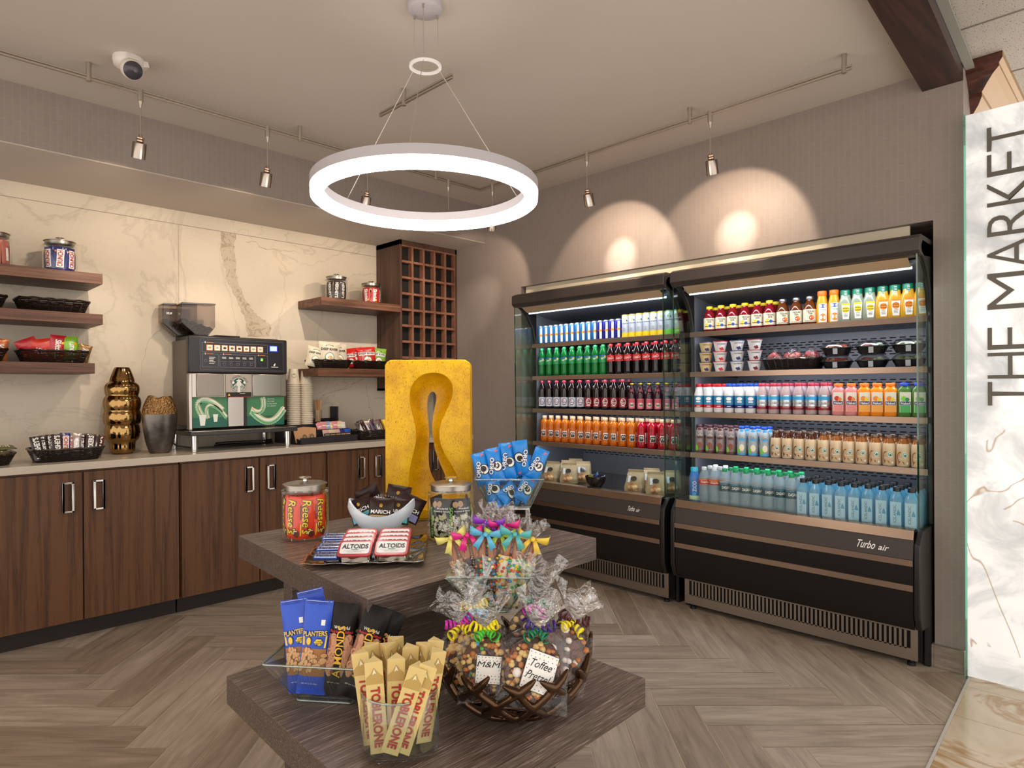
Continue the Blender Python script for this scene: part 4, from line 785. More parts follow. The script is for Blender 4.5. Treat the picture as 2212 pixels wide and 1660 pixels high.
# ------------------------------------------------------------------ bread bags and the black bowl on the left deck
KRAFT = mat('kraft_paper', 'a5916f', .7); bump(KRAFT, noise(KRAFT, coord(KRAFT), 18, 3, .5, 1), .5, .01)
BREAD = mat('bread_crust', 'b07c4e', .5); setcol(BREAD, ramp(BREAD, noise(BREAD, coord(BREAD), 22, 4), [(.35, '8a5630'), (.5, 'bd8a58'), (.65, 'dbb88a')]))
def breadbag():
    t = thing('bread_bag', '', 'bag of bread'); b = B(); rg = random.Random(2); vs = []; n = 10
    secs = [(0, .062, .045, .0), (.03, .066, .048, .0), (.07, .058, .038, .01), (.105, .054, .020, .022), (.125, .052, .006, .034), (.140, .05, .003, .03)]
    for z, hw, hd, off in secs:
        for i in range(16):
            a = 2*PI*i/16; r = 1/((abs(math.cos(a))**5+abs(math.sin(a))**5)**.2); vs.append((hw*math.cos(a)*r+rg.uniform(-.0025, .0025), hd*math.sin(a)*r+off+rg.uniform(-.0025, .0025), z))
    fs = [(j*16+i, j*16+(i+1) % 16, (j+1)*16+(i+1) % 16, (j+1)*16+i) for j in range(len(secs)-1) for i in range(16)]+[tuple(range(16))[::-1], tuple(range(80, 96))]
    b.add(vs, fs, 0); b.build('paper', t, (KRAFT,), 25)
    def f(u, v, o=0):
        y = -.0495 if v < .03 else -.0495+(v-.03)*.36 if v < .07 else -.035+(v-.07)*.75
        return (u, y-o-.002, v)
    b = B(); b.patch(-.03, .03, .012, .062, f, 0, 4, 3, .001)
    for k in range(4): b.ball(f(-.02+.013*k, .028+.005*(k % 2), -.004), .016, 0, 8, 6)
    b.build('window_bread', t, (BREAD,), 60)
    b = B(); b.disc(.0, .088, .020, .014, f, 0, off=.002); b.build('top_window', t, (mat('dark_window', '3a3534', .15),))
    b = B(); b.patch(-.036, -.020, .066, .104, f, 0, 1, 2, .004); b.build('price_sticker', t, (mat('sticker_grey', 'cfd0dc', .5),)); return t
bags = [(3.53, 3.105, 0, 'leftmost, front'), (3.55, 2.960, 0, 'right front of the left cluster'), (3.66, 3.07, 0, 'left rear of the left cluster'), (3.68, 2.935, .0, 'right rear of the left cluster'), (3.79, 3.10, 0, 'farthest back left'), (3.535, 2.395, 0, 'left front of the right cluster'), (3.53, 2.235, 0, 'rightmost, front, round rolls'), (3.67, 2.36, 0, 'left rear of the right cluster'), (3.665, 2.20, 0, 'right rear of the right cluster')]
p = breadbag(); p['group'] = 'kraft bags of bread'
for i, (x, y, dz, pos) in enumerate(bags):
    lab = 'kraft paper bread bag with window, '+pos; loc = (x+.01, y, Z5); rot = (0, 0, R(-62+(i*37 % 23)-10))
    if i == 0: p.location = loc; p.rotation_euler = rot; p['label'] = lab
    else: dup(p, loc, rot, lab)
BB = mat('black_melamine', '0d0d10', .12)
bw = thing('black_bowl', 'small glossy black bowl of butter and jam packets between the bread bags', 'bowl', (3.52, 2.690, Z5))
b = B(); b.lathe([(0, 0), (.035, 0), (.04, .004), (.062, .035), (.074, .075), (.072, .078), (.069, .075), (.057, .036), (.035, .010), (0, .008)], 0, 32, mod=lambda a, z: 1+.04*(z/.078)*math.cos(2*a)); b.build('bowl_body', bw, (BB,), 50)
p = None
for i, (dx, dy, dz, rx, ry, c) in enumerate(((-.01, .035, .075, 50, 10, YEL), (.01, .01, .078, 60, -30, NAVY), (-.02, -.02, .078, 55, 20, NAVY), (.02, -.035, .076, 65, -10, NAVY), (.0, -.01, .092, 40, 50, BLUE))):
    t = thing('condiment_packet', ('yellow', 'navy and white upper', 'navy and white left', 'navy and white right', 'blue and white sticking up')[i]+' condiment packet in the small black bowl', 'packet', (3.52+dx, 2.690+dy, Z5+dz-.008), 0, 'packets in the black bowl', rot=(R(rx), R(ry), R(i*40-70)))
    b = B(); f = b.pouch(.032, .045, .004, 0, i, nu=6, nv=8); b.build('sachet', t, (c,), 60)
    b = B(); b.patch(-.010, .010, -.012, .012, f, 0, 3, 3, .0008); b.build('printed_panel', t, (WHITE,))
# ------------------------------------------------------------------ jars
JARG = glass('jar_glass', (.96, .98, .97), .035, .8)
def jar(label, loc, r, h, rz=-20, fill=None, name='glass_jar', dome=False):
    t = thing(name, label, 'jar', loc, rz, None); k = h/.2
    b = B(); b.lathe([(0, 0), (r*.9, 0), (r*.98, .006), (r, .02), (r, h*.66), (r*.97, h*.72), (r*.86, h*.765), (r*.86, h*.80)], 0, 48); b.f.pop(); b.m.pop(); b.build('glass_body', t, (JARG,), 60)
    b = B(); b.lathe([(r*.86, h*.735), (r*.99, h*.745), (r*1.0, h*.765), (r*.99, h*.785), (r*.86, h*.79)], 0, 48); b.f = b.f[:-2]; b.m = b.m[:-2]; b.build('glass_lip', t, (JARG,), 60)
    b = B(); b.lathe([(r*.84, h*.775), (r*.86, h*.78), (r*.86, h*.865), (r*.93, h*.87), (r*.93, h*.882), (r*.80, h*.90), (r*.3, h*.915), (0, h*.917)], 0, 48); l = b.build('lid', t, (STEEL,), 35)
    b = B(); b.lathe([(.014, h*.912), (.008, h*.925), (.007, h*.95), (.012, h*.965), (r*.28, h*.975), (r*.26, h*.99), (0, h)], 0, 24); b.build('knob', l, (CHROME,), 50)
    return t
def barpack(name, label, cat, loc, rot, W, H, T_, cols, art, grp, seed=0, bag=False):
    t = thing(name, label, cat, loc, 0, grp, rot=rot); b = B(); f = b.pouch(W, H, T_, 0, seed, nu=8, nv=14); b.build('wrapper', t, (cols[0],), 60)
    b = B(); art(b, f, W, H); b.build('printed_art', t, cols[1:], 60); return t
def fillbars(J, n, r, z0, H, W, cols, art, name, lab, cat, grp, tilt=4, d=.006, phis=None):
    """upright bars standing inside a jar just behind the glass, each a thing of its own"""
    x, y, z = J.location; rz = math.degrees(J.rotation_euler.z); p = None
    phis = phis or [(-150+300*i/(n-1)) for i in range(n)]
    for i, a in enumerate(phis):
        an = R(a+rz); rr = r-d-.004; loc = (x+rr*math.sin(an), y-rr*math.cos(an), z+z0+H/2); rot = (0, R((i*53 % 9-4)*tilt/4), an)
        vis = abs(a) < 75
        L = lab+', '+('far left' if a < -40 else 'left' if a < -8 else 'centre' if a < 12 else 'right' if a < 45 else 'far right')+' in the jar' if vis else lab+', at the back of the jar'
        if p is None: p = barpack(name, L, cat, loc, rot, W, H, d, cols, art, grp, i)
        else: dup(p, loc, rot, L, grp if vis else grp+', back')
def crunch_art(b, f, W, H): b.patch(-W*.22, W*.36, -H*.36, H*.38, f, 0, 5, 9, .0012); b.text('CRUNCH', W*.06, 0, H*.66, W*.42, f, 1, rot=90, off=.0028, bold=.03); b.disc(-W*.32, H*.3, W*.08, H*.04, f, 2, off=.0014)
CRB = mat('crunch_blue', '20266e', .25, coat=.4); CRR = mat('crunch_red', 'b02024', .35)
J = jar('glass jar of blue and red candy bars on the top left shelf', (.785, 4.36, 1.986), .083, .205, -10)
fillbars(J, 7, .076, .008, .135, .062, (CRB, WHITE, CRR, ORG), crunch_art, 'candy_bar', 'dark blue candy bar with red lettering on white', 'candy bar', 'blue candy bars in the top left jar', 3, .008, [-52, -2, 46, 92, 140, -100, -145])
J = jar('glass jar with steel lid cut by the left picture edge, top shelf', (.485, 4.36, 1.986), .083, .205, -10)
fillbars(J, 6, .076, .008, .135, .06, (mat('pink_wrapper', 'b5685c', .3), WHITE, MAR), lambda b, f, W, H: b.patch(-W*.15, W*.15, -H*.3, H*.2, f, 0, 3, 4, .0015), 'candy_bar', 'dull red candy bar at the picture edge', 'candy bar', 'dull red bars in the edge jar', 3, .008, [60, 10, -50, 110, 170, -110])
HB = mat('hershey_brown', '281713', .35, coat=.15)
def hers_art(b, f, W, H): b.text("HERSHEY'S", 0, 0, H*.86, W*.50, f, 0, rot=-90, off=.0022, bold=.03)
J = jar('glass jar of dark brown chocolate bars on the upper shelf by the wine rack', (2.530, 4.36, 1.991), .083, .205, -30)
fillbars(J, 7, .076, .008, .135, .05, (HB, WHITE), hers_art, 'chocolate_bar', 'dark brown chocolate bar with white lettering', 'chocolate bar', 'dark chocolate bars in the shelf jar', 3, .008, [-40, 2, 42, 85, 130, 175, -90, -135])
SKR = mat('skittles_red', 'b31d26', .3, coat=.3)
def skit_art(b, f, W, H): b.text('Skittles', 0, 0, H*.8, W*.5, f, 0, rot=-90, off=.0022, bold=.03); b.disc(W*.2, -H*.3, W*.12, W*.12, f, 1, off=.0012); b.disc(-W*.2, H*.33, W*.1, W*.1, f, 2, off=.0012)
J = jar('glass jar of red rainbow candy packs beside the wine rack', (2.835, 4.36, 1.991), .080, .185, -30)
fillbars(J, 6, .073, .008, .12, .06, (SKR, WHITE, YEL, ORG), skit_art, 'candy_pack', 'red candy pack with white lettering', 'candy pack', 'red candy packs in the shelf jar', 4, .009, [-35, 22, 75, 125, -90, 180])
# ------------------------------------------------------------------ baskets on shelves with snacks
basket('empty black wicker basket on the middle left shelf', (.748, 4.36, 1.758), 0, .335, .23, .072, 'black wicker baskets on the shelves')
basket('empty black wicker basket cut by the left edge, middle shelf', (.37, 4.36, 1.758), 0, .335, .23, .072, 'black wicker baskets on the shelves')
basket('black wicker basket of candy bags on the lowest left shelf', (.745, 4.35, 1.481), 0, .325, .23, .068, 'black wicker baskets on the shelves')
basket('black wicker basket of candy cut by the left edge, lowest shelf', (.375, 4.35, 1.481), 0, .325, .23, .068, 'black wicker baskets on the shelves')
def snack(name, label, cat, loc, rot, W, H, T_, base, art, mats, grp): return barpack(name, label, cat, loc, rot, W, H, T_, (base,)+tuple(mats), art, grp, hash(label) % 7 if False else len(label) % 7)
def tx(s, rot=0, w=.8, h=.3, cv=0, cu=0, m=0, sh=.15): return lambda b, f, W, H: b.text(s, cu*W, cv*H, (W if rot == 0 else H)*w, (H if rot == 0 else W)*h, f, m, rot=rot, off=.0025, bold=.03, shear=sh)
KR = mat('kit_red', 'd8321c', .3, coat=.3); SK = mat('skittles_bag_red', 'c01b28', .3, coat=.3); LG2 = mat('sour_green', '84bd2c', .3, coat=.3); TWG = mat('gold_brown_wrap', '8c6a3a', .3, .3)
G = 'candy bags in the lowest left shelf basket'
def bits(k): return lambda b, f, W, H: [b.patch(W*(-.25+.12*j), W*(-.17+.12*j), H*(-.3+.07*((j*3+k) % 4)), H*(.05+.08*((j*5+k) % 4)), f, 0, 1, 3, .0016) for j in range(4)]
def two(a, c): return lambda b, f, W, H: (a(b, f, W, H), c(b, f, W, H))
def spots(m): return lambda b, f, W, H: [b.disc(W*x, H*y, .007, .007, f, m, off=.0015) for x, y in ((-.3, -.25), (.28, -.3), (.3, .2), (-.1, -.38))]
snack('candy_bag', 'red wafer candy bag at the left end of the basket', 'candy bag', (.635, 4.335, 1.558), (R(8), R(-24), 0), .10, .11, .012, SK, spots(0), (ORG,), G)
snack('candy_bag', 'orange red wafer bar bag with white oval lettering', 'candy bag', (.700, 4.325, 1.556), (R(6), R(-10), 0), .11, .115, .012, KR, tx('KitKat', -20, .75, .3, -.12), (WHITE,), G)
snack('candy_bag', 'tall red candy bag with white vertical lettering', 'candy bag', (.762, 4.315, 1.566), (R(4), R(4), 0), .075, .14, .014, SK, two(tx('Skittles', -90, .65, .4), spots(1)), (WHITE, YEL), G)
snack('candy_bag', 'bright green candy bag with white vertical lettering', 'candy bag', (.822, 4.315, 1.563), (R(4), R(-3), 0), .078, .135, .014, LG2, two(tx('Sour', 90, .5, .45), spots(1)), (WHITE, ORG), G)
snack('candy_bag', 'small green fruit candy bag behind the tall green one', 'candy bag', (.862, 4.345, 1.543), (R(6), R(8), 0), .075, .10, .012, LG2, spots(0), (YEL,), G)
snack('candy_bag', 'brown and gold candy bag with red and white lettering', 'candy bag', (.885, 4.30, 1.538), (R(6), R(14), 0), .065, .10, .012, TWG, tx('TWIX', 90, .6, .5), (WHITE,), G)
snack('candy_bag', 'gold caramel candy bag at the left picture edge, lowest shelf', 'candy bag', (.50, 4.31, 1.545), (R(6), R(6), 0), .085, .115, .013, mat('gold_wrap', 'b5673a', .3, .3), tx('TWIX', 90, .6, .5), (WHITE,), G)
snack('candy_bag', 'red candy bag leaning behind the gold one at the picture edge', 'candy bag', (.485, 4.345, 1.555), (R(6), R(18), 0), .085, .115, .013, SK, spots(0), (YEL,), G)
basket('black wicker chip basket on the lower right shelf, left of two', (2.455, 4.35, 1.481), 0, .30, .23, .062, 'black wicker baskets on the shelves')
basket('black wicker chip basket on the lower right shelf, nearer the wine rack', (2.795, 4.35, 1.481), 0, .30, .23, .062, 'black wicker baskets on the shelves')
CHW = mat('chip_white', 'd6cdb8', .45); CHR = mat('chip_red', 'c7241d', .3, coat=.3); CHG = mat('chip_green', '7fb53a', .3, coat=.3); CHIP = mat('chip_picture', 'd8b070', .5)
def chip(b, f, W, H): b.text('DEEP RIVER', 0, H*.17, W*.82, H*.10, f, 1, off=.003, bold=.02); b.disc(0, H*.30, W*.2, H*.06, f, 1, off=.0015, rin=.8, a0=0, a1=180); b.disc(W*.02, -H*.16, W*.23, W*.23, f, 2, off=.002, n=18); b.disc(W*.02, -H*.16, W*.20, W*.20, f, 0, off=.0026, n=18); b.disc(W*.05, -H*.18, W*.13, W*.09, f, 3, off=.0032)
def chipr(b, f, W, H): b.patch(-W*.44, W*.44, H*.08, H*.24, f, 0, 8, 2, .0014); chip(b, f, W, H)
G = 'chip bags in the shelf baskets'
for lab, x, y, z, rx, ry, W, H, base, ar in (('grey white chip bag lying back at the left end', 2.335, 4.33, 1.565, 10, -12, .12, .15, CHW, chip), ('white chip bag, tall front one of the left basket', 2.425, 4.29, 1.590, 6, -4, .15, .175, CHW, chip), ('white chip bag beside the tall one, with darker chip picture', 2.515, 4.31, 1.582, 6, 2, .125, .165, CHW, chip),
    ('small red chip bag at the left end of the second basket', 2.645, 4.36, 1.560, 8, 6, .10, .135, CHR, chipr), ('red chip bag behind the large red one', 2.690, 4.36, 1.572, 6, 8, .12, .15, CHR, chipr), ('large red chip bag in the second basket', 2.752, 4.30, 1.574, 6, 4, .145, .155, CHR, chipr), ('green chip bag at the right end of the basket', 2.862, 4.31, 1.572, 6, -6, .125, .155, CHG, chipr)):
    snack('chip_bag', lab, 'chip bag', (x, y, z), (R(-rx), R(-ry), R(-20)), W, H, .022, base, ar, (WHITE, BLACK, DGRN, CHIP), G)
# ------------------------------------------------------------------ counter: candy baskets
basket('wicker basket of candy bars on the counter left of the gold vase', (.785, 4.24, .946), 2, .335, .24, .068, 'wicker baskets on the counter')
basket('wicker basket cut by the left edge on the counter', (.40, 4.22, .946), 2, .30, .22, .062, 'wicker baskets on the counter')
basket('wicker basket of snack bars on the counter beside the yellow sculpture', (2.80, 4.27, .946), -3, .37, .24, .072, 'wicker baskets on the counter')
GOLDW = mat('foil_silver', 'b3a8a8', .25, .8); KB = mat('kitkat_brown', '5c2a20', .3, coat=.3); SNK = mat('snickers_brown', '3a2220', .3, coat=.3)
G = 'candy bars in the counter basket left of the vase'
bars = [(-.14, HB, "HERSHEY'S", -16, 'dark bar at the far left end'), (-.115, HB, "HERSHEY'S", -12, 'dark bar second from the left end'), (-.075, HB, "HERSHEY'S", -4, 'dark chocolate bar with large white vertical lettering'), (-.052, HB, "HERSHEY'S", -1, 'dark bar half hidden behind the blue one'), (-.015, CRB, 'CRUNCH', 7, 'blue bar with red lettering on white'), (.012, CRB, 'CRUNCH', 10, 'blue bar behind the first blue one'), (.038, GOLDW, '', 10, 'silver and brown bar'), (.062, HB, "HERSHEY'S", 12, 'dark bar right of the silver one'), (.085, HB, "HERSHEY'S", 8, 'dark bar with white vertical letters, right half'), (.105, SNK, 'SNICKERS', 14, 'brown bar with white and blue lettering'), (.128, SNK, '', 20, 'brown bar leaning right'), (.148, KB, 'TWIX', 26, 'red brown bar at the far right end')]
for i, (dx, c, s, ry, pos) in enumerate(bars):
    cr = c is CRB
    snack('candy_bar', pos+', counter basket', 'candy bar', (.785+dx, 4.17+.012*(i % 3)+(.02 if i > 5 else 0), 1.022+.010*(4-abs(i-4))/4), (R(-16), R(ry*.55), 0), .050, .132, .006, c, crunch_art if cr else tx(s, 90, .85, .55, 0, 0, 0, 0) if s else bits(i), (WHITE, CRR, ORG) if cr else (WHITE,), G)
for i, (x, c) in enumerate(((.50, YEL), (.485, mat('olive_wrap', '6d6a48', .3)), (.45, YEL), (.515, mat('olive_wrap')))):
    snack('gum_pack', ('yellow', 'olive brown', 'second yellow', 'upper olive')[i]+' candy pack lying in the left edge basket', 'candy pack', (x, 4.20+.015*i, .992+.013*i), (R(-70), 0, R(10*i-10)), .10, .05, .008, c, bits(i), (CRM,), 'packs in the left edge basket')
G = 'snack bars in the counter basket by the sculpture'
rg = random.Random(11)
cols = [(HB, 'CLIF', WHITE, 'dark brown'), (SNK, 'MARS', CRM, 'brown'), (mat('kraft_bar', '7a5236', .4), 'NUT', WHITE, 'tan and brown'), (GOLDW, 'KIND', BLACK, 'silver'), (mat('purple_bar', '4a3a7a', .3), 'LUNA', WHITE, 'purple'), (KB, 'MMs', WHITE, 'red brown'), (mat('grey_bar', '6a605c', .3), 'BAR', WHITE, 'grey'), (mat('maroon_bar', '6a2a2c', .3), 'DRK', CRM, 'maroon'), (YEL, 'Nut', BRN, 'yellow'), (YEL, 'MMs', BRN, 'bright yellow'), (NAVY, 'Zip', ORG, 'navy'), (mat('black_bar', '1c2430', .3), 'TRAIL', WHITE, 'black')]
for i, (c, s, tc, nm) in enumerate(cols):
    snack('snack_bar', nm+' snack bar leaning in the basket by the sculpture', 'snack bar', (2.655+.0262*i, 4.23+.02*(i % 3), 1.026+.008*(i % 2)), (R(-20), R(-22+i*1.5), R(-12)), .05, .125, .008, c, bits(i), (tc,), G)
# ------------------------------------------------------------------ vases
gv = thing('gold_vase', 'tall mirror-gold vase of stacked lobed bulges on the counter', 'vase', (1.103, 4.40, .946), 10)
tiers = [(0, .052, .0735, .078), (.083, .076, .096, .090), (.176, .088, .102, .096), (.264, .092, .101, .090), (.350, .086, .094, .072), (.435, .064, .062, .040)]
b = B(); prof = [(0, 0), (.05, 0)]
zs = [0, .081, .176, .262, .348, .432, .520]
for k in range(6):
    z0, z1 = zs[k], zs[k+1]; rb = (.054, .084, .093, .095, .086, .068)[k]; rm = (.070, .096, .103, .102, .094, .058)[k]; rt = (.078, .089, .094, .088, .071, .040)[k]
    for j in range(9):
        s_ = j/8; e = math.sin(PI*s_)**.6 if k < 5 else 0; lo = rb+(rt-rb)*s_; prof.append((lo+(rm-lo)*e if k < 5 else rb+(rt-rb)*s_**1.3, z0+(z1-z0)*(.02+.96*s_)))
prof += [(.036, .520), (.033, .515), (.030, .44)]
b.lathe(prof, 0, 84, mod=lambda a, z: 1+.055*abs(math.cos(3.5*a))**.6-.035)
b.build('vase_body', gv, (mat('mirror_gold', '9c7c4e', .07, 1),), 60)
gr = thing('oval_vase', 'squat gunmetal grey vase with bronze textured shoulder on the counter', 'vase', (1.271, 4.27, .946), -10)
GUN = mat('gunmetal_glaze', '57524f', .28, .8); BRZ = mat('bronze_scales', '8d6c45', .3, .9)
setcol(GUN, ramp(GUN, noise(GUN, coord(GUN), 9, 4), [(.3, '3c3836'), (.5, '5f5a56'), (.7, '7c7169')]))
vr = noise(BRZ, coord(BRZ, (1, 1, .8)), 120, 1); bump(BRZ, vr, 1, .01)
b = B(); P_ = [(0, 0), (.052, 0), (.060, .01), (.078, .07), (.090, .14), (.0965, .205), (.0965, .235, 0), (.095, .255, 1), (.088, .29, 1), (.074, .325, 1), (.063, .345, 1), (.058, .345, 1), (.066, .31, 1), (.07, .25, 1)]
b.lathe(P_, 0, 64, sy=.62); 
for i, v in enumerate(b.v):
    if v[2] > .33: b.v[i] = (v[0], v[1], v[2]-.012*math.exp(-((v[0]+.005)/.02)**2)+.006*math.exp(-((v[0]+.045)/.015)**2))
b.build('vase_body', gr, (GUN, BRZ), 60)
# ------------------------------------------------------------------ coffee machine
cm = thing('coffee_machine', 'black and steel bean-to-cup coffee machine with two bean hoppers on the counter', 'coffee machine', (1.43, 4.25, .946))
MG = mat('machine_grey', '6a625a', .45, .3); MB_ = mat('machine_black', '1d1a1c', .3); MST = mat('machine_steel', 'b0a8a0', .2, 1); PN = mat('panel_dark', '1f1e28', .18)
b = B(); b.box(.0, .64, .03, .29, .155, .70); b.build('body', cm, (MG,), bevel=.004)
b = B(); b.box(-.002, .645, -.012, .04, .488, .722); b.build('control_head', cm, (MB_,), bevel=.008)
b = B(); b.box(.02, .60, .03, .29, .702, .728); b.box(.18, .34, .03, .12, .729, .736); b.build('top_cover', cm, (MB_,), bevel=.004)
F = lambda u, v, o=0: (u, -.0125-o, v)
pn = B(); pn.patch(.062, .618, .512, .700, F, 0, 1, 1, .001); pan = pn.build('touch_panel', cm, (PN,))
LINEG = mat('panel_line', '8d8a8c', .4); b = B()
def frame(x0, x1, z0, z1, w_=.0016):
    for q in ((x0, x1, z0, z0+w_), (x0, x1, z1-w_, z1), (x0, x0+w_, z0, z1), (x1-w_, x1, z0, z1)): b.patch(q[0], q[1], q[2], q[3], F, 0, 1, 1, .002)
frame(.078, .505, .622, .682); frame(.078, .180, .526, .610); frame(.188, .416, .526, .610); frame(.422, .505, .526, .610); frame(.066, .614, .508, .704, .001)
for tx_, x, z in (('1', .098, .685), ('2', .098, .613), ('3', .212, .613), ('4', .440, .613)): b.text(tx_, x, z-.002, .006, .011, F, 1, off=.003, bold=.03)
for x, z in ((.125, .683), (.125, .611), (.24, .611), (.465, .611)): b.patch(x-.018, x+.022, z-.002, z+.0015, F, 2, 1, 1, .003)
for k in range(5):
    x = .216+k*.044; b.patch(x-.014, x+.012, .590, .593, F, 1, 1, 1, .002); b.patch(x-.013, x+.013, .583, .586, F, 1, 1, 1, .002); b.patch(x-.018, x+.018, .564, .5655, F, 0, 1, 1, .002)
    b.patch(x-.008, x+.008, .540, .556, F, 0, 1, 1, .002); b.patch(x-.006, x+.006, .542, .554, F, 3, 1, 1, .003)
for k in range(5): b.patch(.122, .160-.006*(k % 3), .588-.010*k, .591-.010*k, F, 1, 1, 1, .002)
b.patch(.094, .108, .560, .574, F, 0, 1, 1, .002); b.patch(.096, .106, .562, .572, F, 3, 1, 1, .003)
b.patch(.457, .471, .574, .590, F, 4, 1, 1, .003); b.patch(.440, .452, .540, .552, F, 3, 1, 1, .003); b.patch(.474, .486, .540, .552, F, 3, 1, 1, .003)
b.poly([(.552, .556), (.545, .548), (.548, .540), (.556, .543), (.560, .562)], F, 1, .003); b.patch(.530, .578, .532, .536, F, 1, 1, 1, .003)
b.build('panel_printing', pan, (LINEG, WHITE, ORG, BLACK, mat('green_led', '6be03c', em=1.2)))
for k in range(8):
    x = .100+k*.0505*.93+.006; b = B(); b.patch(x, x+.038, .632, .668, F, 0, 1, 1, .003); b.patch(x+.004, x+.034, .636, .664, F, 1, 1, 1, .004)
    b.disc(x+.019, .650, .011, .008, F, 2, off=.005); b.build('drink_button', pan, (mat('button_rim', 'd98a66', em=.35), mat('button_light', 'f0d9bc', em=.4), mat('button_cup', ('c9a070', 'b8b0a0', '4a2c1c', '8a5a2c', '6a2c1c', 'c07a4a', 'c9a070', 'b8a080')[k], em=.1) if False else mat('button_cup%d' % k, ('c9a070', 'b8b0a0', '4a2c1c', '8a5a2c', '6a2c1c', 'c07a4a', 'c9a070', 'b8a080')[k], .5)))
b = B(); b.patch(.517, .572, .640, .678, F, 0, 1, 1, .004); b.patch(.522, .567, .644, .674, F, 1, 1, 1, .005); b.build('display_screen', pan, (mat('screen_edge', '2a32f0', em=1.5), mat('screen_light', '7fb8ff', em=1.3)))
b = B(); b.box(.002, .64, -.006, .035, .335, .486); b.build('steel_band', cm, (MST,), bevel=.003)
b = B(); b.box(.045, .215, -.014, -.006, .340, .482); b.build('left_cup_shield', cm, (mat('smoked_steel', '857c73', .25, .9),), bevel=.003)
b = B(); b.box(.400, .60, -.014, -.006, .340, .482); b.build('right_cup_shield', cm, (MST,), bevel=.003)
b = B(); b.box(.225, .390, -.018, -.006, .334, .482); bd = b.build('badge_plate', cm, (mat('badge_grey', 'a8a096', .35, .3),), bevel=.001)
FB = lambda u, v, o=0: (.3075+u, -.018-o, .415+v)
b = B(); b.disc(0, -.002, .050, .052, FB, 0, n=40, off=.0008); b.disc(0, -.002, .047, .049, FB, 1, n=40, off=.0012, rin=.93)
# line-drawn emblem: crown, face, hair waves and two tails in white on green
b.disc(0, .004, .015, .019, FB, 1, n=20, off=.0016); b.disc(0, .002, .010, .014, FB, 2, n=20, off=.002)
b.poly([(-.018, .022), (-.012, .034), (-.006, .027), (0, .042), (.006, .027), (.012, .034), (.018, .022)], FB, 1, .0018)
for sgn in (-1, 1):
    for k in range(4):
        pts = [(sgn*(.011+.006*k), .016-.006*k), (sgn*(.016+.007*k), -.004-.004*k), (sgn*(.010+.006*k), -.022), (sgn*(.012+.006*k), -.044+.004*k)]
        for p, q in zip(pts, pts[1:]): b.poly([(p[0]-.0014, p[1]), (p[0]+.0014, p[1]), (q[0]+.0014, q[1]), (q[0]-.0014, q[1])], FB, 1, .0022)
    b.poly([(sgn*.028, .018), (sgn*.040, .024), (sgn*.046, .010), (sgn*.036, .004), (sgn*.030, .008)], FB, 1, .002)
b.poly([(-.006, -.012), (.006, -.012), (.008, -.048), (-.008, -.048)], FB, 1, .002)
s_ = 'WE PROUDLY SERVE'
for i, ch in enumerate(s_):
    if ch == ' ': continue
    a = R(160-140*i/(len(s_)-1)); c_, q_ = .058*math.cos(a), .060*math.sin(a)-.004; r_ = math.degrees(a)-90; b.text(ch, c_, q_, .0062, .009, FB, 3, rot=r_, off=.001, bold=.01)
b.patch(-.0825, .0825, -.080, -.050, FB, 3, 1, 1, .0008); b.poly([(-.072, -.072), (-.056, -.072), (-.064, -.057)], FB, 4, .0016); b.patch(.006, .040, -.060, -.057, FB, 1, 1, 1, .0016); b.patch(-.0825, .0825, -.0815, -.079, FB, 5, 1, 1, .0016)
b.build('badge_printing', bd, (mat('badge_green', '1c4f46', .4), mat('badge_white', 'e4e0d8', .4), mat('badge_face', 'cfd8d2', .4), BLACK, YEL, RED))
b = B(); b.box(.02, .628, .004, .03, .142, .335); gp = b.build('graphic_panel', cm, (mat('panel_green', '3d7a52', .35),))
G_ = lambda u, v, o=0: (u, .004-o, v)
def swirl(pts, w0, m, o):
    for (a, b1), (a2, b2) in zip(pts, pts[1:]):
        dx, dz = a2-a, b2-b1; l_ = math.hypot(dx, dz) or 1; nx, nz = -dz/l_*w0, dx/l_*w0; b.poly([(a-nx, b1-nz), (a2-nx, b2-nz), (a2+nx, b2+nz), (a+nx, b1+nz)], G_, m, o)
def bez(p0, p1, p2, p3, n=18): return [tuple((1-t)**3*p0[i]+3*(1-t)**2*t*p1[i]+3*(1-t)*t*t*p2[i]+t**3*p3[i] for i in (0, 1)) for t in [k/n for k in range(n+1)]]
b = B(); b.patch(.02, .628, .142, .206, G_, 0, 1, 1, .0006)
for d_, w0, m, o in ((0, .018, 1, .0010), (.012, .008, 2, .0014), (-.012, .004, 3, .0016), (.02, .0018, 4, .0018)):
    swirl(bez((.085, .215), (.0, .34+d_), (.13, .35+d_), (.21, .25+d_)), w0, m, o); swirl(bez((.12, .20), (.08, .31+d_), (.17, .31), (.235, .20+d_)), w0*.7, m, o+.0002)
    swirl(bez((.40, .24+d_), (.48, .15+d_), (.55, .13+d_), (.625, .25+d_)), w0*1.3, m, o); swirl(bez((.40, .25+d_), (.46, .20+d_), (.50, .26), (.475, .33)), w0, m, o+.0002)
for k, tl in enumerate(('Specialty', 'beverages', 'at the touch', 'of a button')): b.text(tl, .505+.0045*len(tl)*.5+.008, .318-.0155*k, .0062*len(tl)*.9, .009, G_, 2, off=.003)
for x, z, s1 in ((.085, .195, 1), (.165, .205, .72)): b.add([G_(x-.014*s1, z-.04*s1, .003), G_(x+.014*s1, z-.04*s1, .003), G_(x+.021*s1, z+.022*s1, .003), G_(x-.021*s1, z+.022*s1, .003)], [(0, 1, 2, 3)], 2); b.patch(x-.023*s1, x+.023*s1, z+.022*s1, z+.028*s1, G_, 2, 1, 1, .003)
b.build('swirl_print', gp, (mat('panel_teal', '0f5c4c', .35), mat('swirl_pale', '9cc4a4', .4), mat('swirl_white', 'dfe6df', .4), mat('swirl_mid', '5fa36e', .4), mat('swirl_ochre', 'c0a050', .4)))
